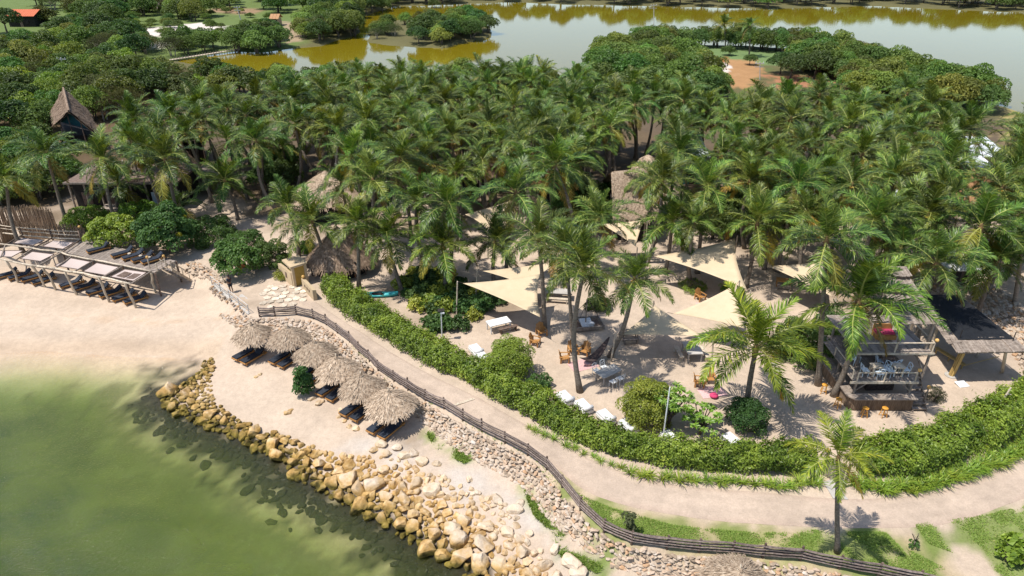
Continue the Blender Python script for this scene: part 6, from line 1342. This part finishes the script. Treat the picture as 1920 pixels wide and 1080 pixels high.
def rugflat(label, p, size, rz, m_='pink'): o = link('floor_rug', MB().box((0, 0, .012), (size[0], size[1], .024)).mesh('floor_rug', m_), None, p, (0, 0, rz)); tag(o, label, 'rug')
rugflat('red patterned rug on the upper bar deck under the roof', (26.4, YU + 1.6, Z2), (1.5, 1.2), .1, 'rug2')
b = MB(); o = thing('lounge_seat', 'low wooden lounge seat with red cushions on the upper bar deck', 'seat', (25.3, YU + 1.9, Z2)); link('base', MB().box((0, 0, .18), (1.3, .8, .3)).mesh('base', 'wood_warm'), o); link('cushion', MB().box((0, .1, .4), (1.2, .6, .14)).mesh('cushion', 'magenta'), o); link('backrest', MB().box((0, .38, .6), (1.3, .08, .5)).mesh('backrest', 'wood_warm'), o)

# ------------------------------------------------------------------ shelter with black net and reed roof edges
ZN = 4.8; c = [at(1797, 657, ZN), at(1930, 655, ZN), at(1800, 553, ZN + .5), at(1722, 552, ZN + .5)]
sh = thing('net_shelter', 'open shelter with black shade net roof and split-cane edges', 'shelter', (*((c[0] + c[1] + c[2] + c[3]) / 4)[:2], ZC))
N = 14; vs = []; pt = lambda u, v: c[0].lerp(c[1], u).lerp(c[3].lerp(c[2], u), v)
b = MB()
for i in range(N + 1):
    for j in range(N + 1):
        u, v = .1 + .85 * i / N, .16 + .82 * j / N; vs.append(pt(u, v) - up(.22 * math.sin(math.pi * i / N) * math.sin(math.pi * j / N) + .04 * noise.noise(V3((i * .7, j * .7, 0)))) + up(.08))
b.add(vs, [(i * (N + 1) + j, (i + 1) * (N + 1) + j, (i + 1) * (N + 1) + j + 1, i * (N + 1) + j + 1) for i in range(N) for j in range(N)]); b.build('shade_net', 'net', sh, smooth_=True)
n_ = 30
for i in range(n_):
    u0, u1 = i / n_, (i + .95) / n_; dz = g.uniform(-.02, .03); MB().slab([pt(u0, -.01 + g.uniform(-.012, .012)) + up(dz - .12), pt(u1, -.01) + up(dz - .12), pt(u1, .2) + up(.05 + dz), pt(u0, .2) + up(.05 + dz)], .04).build('cane_panel', 'wood', sh)
n_ = 26
for i in range(n_):
    v0, v1 = .12 + .88 * i / n_, .12 + .88 * (i + .95) / n_; dz = g.uniform(-.02, .03); MB().slab([pt(-.06, v0) + up(dz - .1), pt(.13, v0) + up(dz + .03), pt(.13, v1) + up(dz + .03), pt(-.06, v1) + up(dz - .1)], .04).build('cane_panel', 'wood', sh)
for u in (0, .34, .67, 1): MB().tube([pt(u, 0) - up(.17), pt(u, 1) - up(.17)], .06, 6).build('rafter', 'wood', sh)
for v in (.02, .5, .98): MB().tube([pt(0, v) - up(.28), pt(1, v) - up(.28)], .07, 6).build('beam', 'wood', sh)
for px, py, u in ((1880, 697, .72),): p = gp(px, py); MB().tube([p - up(.2), pt(u, .03) - up(.3)], [.12, .1], 8).build('post', 'driftwood', sh)
p = gp(1783, 704)
for k in range(7):
    a = k * .9; q = p + V3((.13 * math.cos(a), .13 * math.sin(a), 0)) * (1 if k else 0); MB().tube([q - up(.2), q + V3((.25, 0, 2.4))], .065, 6).build('bamboo_pole', 'bamboo', sh)
MB().tube([p - up(.05), p + up(.04)], .42, 12).build('footing', 'concrete', sh)
for u, v in ((.05, .5), (.05, .97), (.97, .5), (.97, .97)): q = pt(u, v); MB().tube([(q.x, q.y, ZC - .2), (q.x, q.y, q.z - .2)], .1, 7).build('post', 'driftwood', sh)
for px, py in ((1800, 632), (1900, 636)): q = at(px, py, ZN + .2); MB().tube([q - up(.2), q + up(.55)], .03, 5).build('peg', 'dark', sh)
o = thing('bamboo_bench', 'long yellow bamboo bench rail under the net shelter', 'bench', gp(1770, 675)); a, b_ = gp(1750, 662), gp(1803, 695)
for k in range(4): s_ = V3((.09 * k, .07 * k, .42)); MB().tube([a + s_, b_ + s_], .04, 6).build('seat_slat', 'bamboo', o)
for t in (.05, .5, .95): q = a.lerp(b_, t) + V3((.13, .1, 0)); MB().tube([q, q + up(.42)], .05, 6).build('leg', 'bamboo', o)
MB().tube([gp(1805, 693) + up(.35), gp(1870, 676) + up(.35)], .03, 6).build('rail', 'bamboo', o)
o = link('sign_board', MB().box((0, 0, .03), (.75, .6, .05), .2, .15).mesh('sign_board', 'white'), None, gp(1803, 722) + up(.05)); tag(o, 'white board lying on the sand in front of the net shelter', 'board')
p = gp(1862, 780); o = thing('wooden_post', 'crooked grey driftwood post beside the right hedge', 'post', p); MB().tube([p - up(.2), p + V3((.25, .1, 1.0)), p + V3((.52, .15, 2.15))], [.075, .065, .05], 7).build('shaft', 'driftwood', o); MB().tube([p + V3((.42, .12, 1.7)), p + V3((.68, .1, 1.62))], [.05, .03], 6).build('stub', 'driftwood', o)

# ================================================================== courtyard: sails and furniture
def sail(label, corners, posts=(), pull=.2, sag=.25):
    c = [at(x, y, z) for x, y, z in corners]; ce = sum(c, V3()) / len(c); o = thing('shade_sail', label, 'shade sail', (ce.x, ce.y, ZC)); N = 16; vs = []; fs = []; b = MB()
    if len(c) == 3:
        idx = {}
        for i in range(N + 1):
            for j in range(N + 1 - i):
                a, bb = i / N, j / N; cc = 1 - a - bb; p = c[0] * a + c[1] * bb + c[2] * cc; k = .62 * pull * 4 * (a * bb * (1 - cc) ** 3 + bb * cc * (1 - a) ** 3 + a * cc * (1 - bb) ** 3)
                idx[i, j] = len(vs); vs.append(p + (ce - p) * k - up(sag * 27 * a * bb * cc * .6))
        for i in range(N):
            for j in range(N - i):
                fs.append((idx[i, j], idx[i + 1, j], idx[i, j + 1]))
                if i + j < N - 1: fs.append((idx[i + 1, j], idx[i + 1, j + 1], idx[i, j + 1]))
    else:
        for i in range(N + 1):
            for j in range(N + 1):
                u, v = i / N, j / N; p = c[0].lerp(c[1], u).lerp(c[3].lerp(c[2], u), v); k = pull * (4 * u * (1 - u) * abs(2 * v - 1) ** 3 + 4 * v * (1 - v) * abs(2 * u - 1) ** 3); vs.append(p + (ce - p) * k - up(sag * math.sin(math.pi * u) * math.sin(math.pi * v)))
        fs = [(i * (N + 1) + j, (i + 1) * (N + 1) + j, (i + 1) * (N + 1) + j + 1, i * (N + 1) + j + 1) for i in range(N) for j in range(N)]
    b.add(vs, fs); pull_ = 0; so = b.build('sail_cloth', 'sail', o, smooth_=True); md = so.modifiers.new('thick', 'SOLIDIFY'); md.thickness = .015
    for k in range(len(c)):
        q = c[k]; d = (q - ce); d.z = 0; d = d.normalized(); top = q + d * .45 + up(.12); MB().tube([q, top], .015, 4).build('corner_rope', 'rope', o)
        if k in posts: MB().tube([(top.x + d.x * .2, top.y + d.y * .2, ZC - .1), top], [.07, .055], 6).build('mast', 'driftwood', o)
sail('largest tan shade sail in the middle of the courtyard', [(1226, 480, 4.9), (1378, 447, 5.7), (1400, 542, 4.6)], (0, 1, 2), .19)
sail('tan shade sail left of centre pointing over the garden bed', [(868, 531, 5.0), (1012, 514, 5.2), (1013, 595, 4.2)], (0,), .17)
sail('tan triangular sail at the middle of the courtyard below the largest one', [(1165, 627, 4.2), (1228, 572, 4.8), (1325, 632, 4.2)], (0, 1, 2), .14)
sail('tan sail peaking just left of the low broad palm', [(1262, 588, 4.4), (1382, 532, 5.6), (1396, 616, 4.2)], (1, 2), .17)
sail('tan sail at the right beside the tall straight palm', [(1438, 498, 4.7), (1544, 490, 5.2), (1560, 556, 4.5)], (1, 2), .15)
sail('tan sail glimpsed above the left sail among palms', [(872, 402, 5.2), (968, 372, 5.6), (915, 430, 4.8)], (0, 1, 2), .14)
sail('tan sail hanging below the big thatched roof', [(1128, 420, 5.2), (1208, 412, 5.6), (1192, 462, 4.8)], (0, 1, 2), .1)
sail('far narrow tan sail near the brown thatched roof', [(772, 332, 5.4), (900, 326, 5.8), (815, 348, 5.0)], (0, 1, 2), .1)
sail('tan sail edge behind the left sail', [(905, 508, 4.6), (1052, 490, 5.0), (985, 535, 4.4)], (0, 1), .14)
def bench(p, rz, size, h, label, m_='wood', group=None):
    o = thing('bench', label, 'bench', p, rz, group)
    for i in (-1, 1): link('seat_plank', MB().box((0, i * size[1] / 4, h - .025), (size[0], size[1] / 2 - .01, .05)).mesh('seat_plank', m_), o); link('leg', MB().box((i * size[0] * .4, 0, (h - .05) / 2), (.08, size[1] * .9, h - .05)).mesh('leg', m_), o)
def along(a, b_): d = gp(*b_) - gp(*a); return math.atan2(d.y, d.x)
# long table with white chairs
tp = gp(1140, 712); rz = along((1125, 712), (1170, 692)); table(tp, rz, (1.75, .95), .75, 'bleached dining table with four white chairs beside the leaning palm', 'concrete')
dx, dy = math.cos(rz), math.sin(rz)
for i, (u, v, lab) in enumerate([(-.35, .85, 'left rear'), (.4, .85, 'right rear'), (-.3, -.8, 'left front'), (.35, -.8, 'right front')]):
    chair(tp + V3((dx * u - dy * v, dy * u + dx * v, 0)), rz + (0 if v > 0 else math.pi), '%s white chair at the bleached dining table' % lab, 'white chairs at the dining table')
p = gp(1296, 668); table(p, R(94), (1.7, 1.1), .76, 'grey stone-topped table with benches in the sail shade', 'concrete', planks=1)
for s, lab in ((-1, 'left'), (1, 'right')): bench(p + V3((s * .95, .0, 0)), R(94), (1.6, .32), .45, '%s bench of the grey stone-topped table' % lab, 'driftwood')
p = gp(1180, 636); table(p, .1, (1.3, .7), .74, 'small weathered picnic table below the middle sail', 'wood')
for s, lab in ((-1, 'front'), (1, 'rear')): bench(p + V3((0, s * .65, 0)), .1, (1.2, .28), .45, '%s bench of the small picnic table' % lab, 'wood')
p = gp(935, 618); table(p, R(25), (1.8, .95), .76, 'white-topped table under the front edge of the left sail', 'white'); bench(p + V3((.75, -.35, 0)), R(25), (1.6, .32), .45, 'dark bench beside the white-topped table', 'wood_dark')
p = gp(1045, 560); table(p, R(-8), (2.3, .9), .76, 'long pale table behind the left sail palm', 'concrete')
bench(p + V3((-.1, -.75, 0)), R(-8), (2.1, .32), .45, 'front bench of the long pale table', 'driftwood')
bench(p + V3((.1, .75, 0)), R(-8), (2.1, .32), .45, 'rear bench of the long pale table', 'driftwood')
p = gp(1468, 536); table(p, R(-20), (1.3, .8), .6, 'reddish-brown low table under the right sail', 'wood_warm'); bench(p + V3((-.2, -.7, 0)), R(-20), (1.2, .3), .4, 'bench before the reddish-brown low table', 'wood')
# sunken swing lounge
p = gp(1100, 612); o = thing('swing_lounge', 'hanging wooden lounge frame with white throw behind the two trunks', 'lounge', p, .15); s_ = 1.15
for a, b_ in (((-s_, -s_ * .7), (s_, -s_ * .7)), ((s_, -s_ * .7), (s_, s_ * .7)), ((s_, s_ * .7), (-s_, s_ * .7)), ((-s_, s_ * .7), (-s_, -s_ * .7))): link('side_rail', MB().beam((*a, .3), (*b_, .3), .12, .28).mesh('side_rail', 'wood'), o)
link('base', MB().box((0, 0, .12), (2.1, 1.4, .1)).mesh('base', 'wood_dark'), o); link('throw', MB().slab([(-.5, -.65, .42), (.35, -.7, .42), (.4, .6, .44), (-.55, .55, .44)], .14).mesh('throw', 'white_cloth'), o); link('cushion', MB().box((.2, -.45, .5), (.5, .3, .14), .2).mesh('cushion', 'white_cloth'), o)
for a in ((-s_, .8), (s_, .8), (s_, -.8), (-s_, -.8)): link('rope', MB().tube([(*a, .4), (0, 0, 2.4)], .018, 4).mesh('rope', 'rope'), o)
link('hanger', MB().tube([(-.1, 0, 2.4), (-.1, 0, -.1)], .05, 6).mesh('hanger', 'wood'), o)
# carved orange chairs
AD = {}
b = MB()
for i in range(5): b.box((-.24 + .12 * i, .3 + .01 * abs(i - 2), .62 - .03 * abs(i - 2)), (.1, .03, .75 - .08 * abs(i - 2)), 0, -R(20))
AD['back'] = b.mesh('backrest', 'wood_warm'); b = MB()
for i in range(5): b.box((0, -.26 + .13 * i, .34 - .03 * i), (.58, .11, .03))
AD['seat'] = b.mesh('seat', 'wood_warm'); AD['arm'] = MB().box((0, -.02, .54), (.1, .72, .03)).box((0, -.3, .27), (.08, .08, .53)).box((0, .28, .26), (.06, .1, .52)).mesh('armrest', 'wood_warm')
def adir(px, py, rz, label, group='carved orange armchairs'):
    o = thing('armchair', label, 'armchair', gp(px, py), rz, group); link('backrest', AD['back'], o); link('seat', AD['seat'], o)
    for x in (-.33, .33): link('armrest', AD['arm'], o, (x, 0, 0))
adir(1015, 628, R(20), 'upper orange slatted armchair at the foot of the left sail palm'); adir(1003, 646, R(70), 'lower orange slatted armchair at the foot of the left sail palm')
adir(1058, 677, R(90), 'left orange slatted armchair of the circle around the pink rug'); adir(1074, 662, R(10), 'middle orange slatted armchair of the circle around the pink rug'); adir(1096, 664, R(-30), 'right orange slatted armchair of the circle around the pink rug')
adir(1310, 722, R(80), 'left orange slatted armchair left of the low broad palm'); adir(1330, 716, R(0), 'right orange slatted armchair left of the low broad palm'); adir(1312, 562, R(30), 'orange armchair beside the round grass bed')
rugflat('faded pink rug on the sand under the hammock', gp(1093, 684), (2.0, 1.3), .4); rugflat('pale pink rug near the low broad palm', gp(1335, 735), (1.8, 1.2), .2); rugflat('pale pink rug at the round grass bed', gp(1322, 575), (2.2, 1.2), -.1)
for px, py, lab, m_ in [(1102, 684, 'small pink cushion on the rug under the hammock', 'pink'), (1338, 745, 'magenta cushion on the rug near the low broad palm', 'magenta'), (1330, 568, 'grey cushion seat beside the round grass bed', 'concrete'), (1326, 577, 'small red cushion beside the round grass bed', 'magenta')]:
    o = link('cushion', MB().ball((0, 0, .14), .3, 10, 6, .45).mesh('cushion', m_, True), None, gp(px, py) + up(.02)); tag(o, lab, 'cushion')
# hammock
a, b_ = gp(1140, 668) + up(1.55), gp(1086, 690) + up(.75); o = thing('hammock', 'dark hammock slung between the two courtyard palms', 'hammock', gp(1112, 690)); b = MB(); N = 14; L1, L2 = [], []
sd = V3((-(b_ - a).y, (b_ - a).x, 0)).normalized()
for i in range(N + 1): t = i / N; p = a.lerp(b_, t) - up(.85 * math.sin(math.pi * t) ** 1.0); w_ = .04 + .34 * math.sin(math.pi * t) ** .8; L1.append(p + sd * w_ + up(.12)); L2.append(p - sd * w_ + up(.12)); 
vs = []
for i in range(N + 1): vs += [L1[i], (L1[i] + L2[i]) / 2 - up(.14 * math.sin(math.pi * i / N)), L2[i]]
b.add(vs, [(3 * i + k, 3 * i + 3 + k, 3 * i + 4 + k, 3 * i + 1 + k) for i in range(N) for k in (0, 1)]); q = b.build('hammock_cloth', 'rope', o); q.modifiers.new('thick', 'SOLIDIFY').thickness = .02
# white beach beds along the hedge
BEDM = [MB().box((0, 0, .2), (1.25, .75, .22)).mesh('base', 'white'), MB().box((.05, 0, .37), (1.1, .68, .12)).mesh('mattress', 'white_cloth'), MB().tube([(-.52, -.34, .48), (-.52, .34, .48)], .14, 8).mesh('bolster', 'white_cloth', True)]
for px, py, lab in [(893, 662, 'farthest'), (905, 676, 'second farthest'), (921, 700, 'third'), (1060, 752, 'fourth'), (1094, 768, 'fifth'), (1136, 788, 'sixth'), (1178, 805, 'seventh'), (1256, 828, 'eighth'), (1372, 833, 'nearest')]:
    o = thing('day_bed', '%s white day bed in the line behind the long hedge' % lab, 'day bed', gp(px, py), R(118), 'white day beds behind the hedge')
    for m_, n_ in zip(BEDM, ('base', 'mattress', 'bolster')): link(n_, m_, o)
# kayak
p = gp(708, 555); o = thing('kayak', 'turquoise kayak lying behind the hedge', 'kayak', p, R(4)); b = MB(); N = 12; vs = []
for i in range(N + 1):
    t = i / N * 2 - 1; w_ = .38 * (1 - t * t) ** .6 + .01; h = .18 + .14 * t * t
    vs += [(t * 1.75, -w_, h + .05), (t * 1.75, -w_ * .75, .02), (t * 1.75, w_ * .75, .02), (t * 1.75, w_, h + .05), (t * 1.75, 0, h + (.1 if abs(t) > .3 else -.06))]
b.add(vs, [(5 * i + k, 5 * i + 5 + k, 5 * i + 5 + (k + 1) % 5, 5 * i + (k + 1) % 5) for i in range(N) for k in range(5)]); link('hull', b.mesh('hull', 'turq', True), o)
link('seat_well', MB().box((0, 0, .22), (.9, .4, .04)).mesh('seat_well', 'dark'), o)
# poles
def pole(label, base, top, r, m_, lamp=True, name='lamp_post'):
    a = gp(*base); t = at_y(*top, a.y); o = thing(name, label, 'pole', a); MB().tube([a - up(.2), t], [r, r * .8], 7).build('shaft', m_, o)
    if lamp: MB().box(t + up(.06), (.5, .3, .06), .3, .3).build('solar_panel', 'dark', o); MB().box(t + V3((.1, -.1, -.12)), (.3, .12, .1)).build('lamp_head', 'white', o)
pole('white lamp post at the corner of the leafy garden bed', (829, 638), (827, 583), .05, 'white'); pole('leaning white pole in front of the frangipani', (1243, 822), (1256, 726), .05, 'white', False)
def utility(label, base, top, r=.14):
    a = gp(*base); t = at_y(*top, a.y); o = thing('utility_pole', label, 'utility pole', a); MB().tube([a - up(.2), t], [r, r * .75], 7).build('shaft', 'grey', o)
    for k in (.3, 1.0): MB().box(t - up(k), (1.8, .1, .12)).build('cross_arm', 'grey', o)
    for x in (-.75, 0, .75): MB().tube([t + V3((x, 0, -.25)), t + V3((x, 0, .05))], .06, 6).build('insulator', 'white', o)
utility('pale utility pole standing above the far lagoon field', (461, 70), (444, 12)); utility('utility pole among the thicket on the left', (122, 160), (114, 108)); utility('slim white utility pole behind the lagoon mangroves', (1226, 82), (1226, 8), .12); utility('short utility pole beside the rust-coloured clearing', (1425, 150), (1425, 116), .1)
# boardwalk over the lagoon inlet
a, b_ = at(318, 112, ZL + .5), at(447, 92, ZL + .5); o = thing('boardwalk', 'narrow pale boardwalk crossing the lagoon inlet', 'boardwalk', V3((a.x, a.y, ZL))); d = (b_ - a); n_ = 60; s_ = V3((-d.y, d.x, 0)).normalized() * .6
for i in range(n_): p, q = a.lerp(b_, i / n_), a.lerp(b_, (i + .85) / n_); MB().slab([p - s_, q - s_, q + s_, p + s_], .08).build('plank', 'driftwood', o)
for i in range(0, 26):
    for s in (-1, 1): p = a.lerp(b_, i / 25) + s_ * s; MB().tube([p - up(1.2), p + up(.35)], .06, 5).build('pile', 'wood', o)
# gate in the hedge by the lone palm
a = gp(1545, 915); o = thing('plank_gate', 'open plank gate between the two hedges behind the lone palm', 'gate', a)
for i in range(6): p = gp(1547 + i * 5.5, 893 + i * 3.2); MB().box(p + up(.75), (.15, .04, 1.45), -.45).build('plank', 'wood', o)
for px, py in ((1542, 890), (1582, 914)): p = gp(px, py); MB().tube([p - up(.1), p + up(1.7)], .07, 6).build('post', 'wood_dark', o)
MB().ball(gp(1540, 888) + up(1.75), .14).build('lamp_ball', 'lamp', o, smooth_=True)
q = [gp(1543, 905), gp(1560, 900), gp(1590, 938), gp(1562, 936)]; o = link('gate_step', MB().slab([v + up(.07) for v in q], .15).mesh('gate_step', 'concrete', False, q[0]), None, q[0]); tag(o, 'pale stone slab path through the gate in the hedge', 'paving')
# a flat plank lying on the path and the stump-edged rocks
o = link('wooden_plank', MB().box((0, 0, .06), (1.5, .2, .05), .5).mesh('wooden_plank', 'driftwood'), None, gp(870, 755)); tag(o, 'pale plank lying across the dirt path', 'plank')

# ================================================================== people
def person(label, px, py, rz, shirt, shorts, h=1.68, zz=ZC, arm=(.25, .1)):
    p = gp(px, py, zz); o = thing('person', label, 'person', p, rz); k = h / 1.7
    def skin(name, m_, joints, edges):
        me = bpy.data.meshes.new(name); me.from_pydata([(a * k, b * k, c_ * k) for (a, b, c_), r in joints], edges, []); q = link(name, me, o); me.materials.append(M[m_]); q.modifiers.new('skin', 'SKIN')
        for v, (c3, r) in zip(me.skin_vertices[0].data, joints): v.radius = (r * k, r * k) if not isinstance(r, tuple) else (r[0] * k, r[1] * k)
        me.skin_vertices[0].data[0].use_root = True; s = q.modifiers.new('sub', 'SUBSURF'); s.levels = 1; s.render_levels = 1; return q
    J = [((0, 0, .92), (.14, .1)), ((0, 0, 1.15), (.13, .095)), ((0, 0, 1.36), (.15, .1)), ((0, 0, 1.47), .055), ((0, -.01, 1.56), (.075, .09)), ((0, 0, 1.66), (.07, .085)),
         ((.19, 0, 1.38), .055), ((.25, .02, 1.12), .042), ((.23, -arm[0], 1.0), .032), ((.2, -arm[0] - .1, 1.0), .03), ((-.19, 0, 1.38), .055), ((-.25, .02, 1.12), .042), ((-.24, -arm[1], .9), .032), ((-.24, -arm[1] - .04, .82), .03),
         ((.09, 0, .84), .085), ((.1, -.02, .48), .06), ((.1, .03, .09), .042), ((.1, -.1, .04), .04), ((-.09, 0, .84), .085), ((-.1, .05, .48), .06), ((-.1, .1, .09), .042), ((-.1, -.02, .04), .04)]
    E = [(0, 1), (1, 2), (2, 3), (3, 4), (4, 5), (2, 6), (6, 7), (7, 8), (8, 9), (2, 10), (10, 11), (11, 12), (12, 13), (0, 14), (14, 15), (15, 16), (16, 17), (0, 18), (18, 19), (19, 20), (20, 21)]
    skin('body', 'skin', J, E)
    skin('shirt', shirt, [((0, 0, .95), (.165, .125)), ((0, 0, 1.15), (.16, .12)), ((0, 0, 1.37), (.17, .12)), ((0, 0, 1.44), .07), ((.2, 0, 1.38), .075), ((.245, .01, 1.2), .065), ((-.2, 0, 1.38), .075), ((-.245, .01, 1.2), .065)], [(0, 1), (1, 2), (2, 3), (2, 4), (4, 5), (2, 6), (6, 7)])
    skin('shorts', shorts, [((0, 0, .95), (.165, .125)), ((.09, 0, .84), .11), ((.1, -.02, .52), .09), ((-.09, 0, .84), .11), ((-.1, .04, .52), .09)], [(0, 1), (1, 2), (0, 3), (3, 4)])
    link('hair', MB().ball((0, .02 * k, 1.66 * k), .105 * k, 10, 7, 1.0).mesh('hair', 'hair', True), o)
person('person in white shirt and dark shorts standing beside the reception hut', 669, 523, R(200), 'white', 'navy'); person('person in light top in the shade of the reception hut doorway', 626, 520, R(30), 'paleblue', 'navy', 1.62)
person('person in dark clothes walking down the ramp towards the beach', 434, 548, R(250), 'navy', 'navy', 1.66, ZC, (.05, .1))
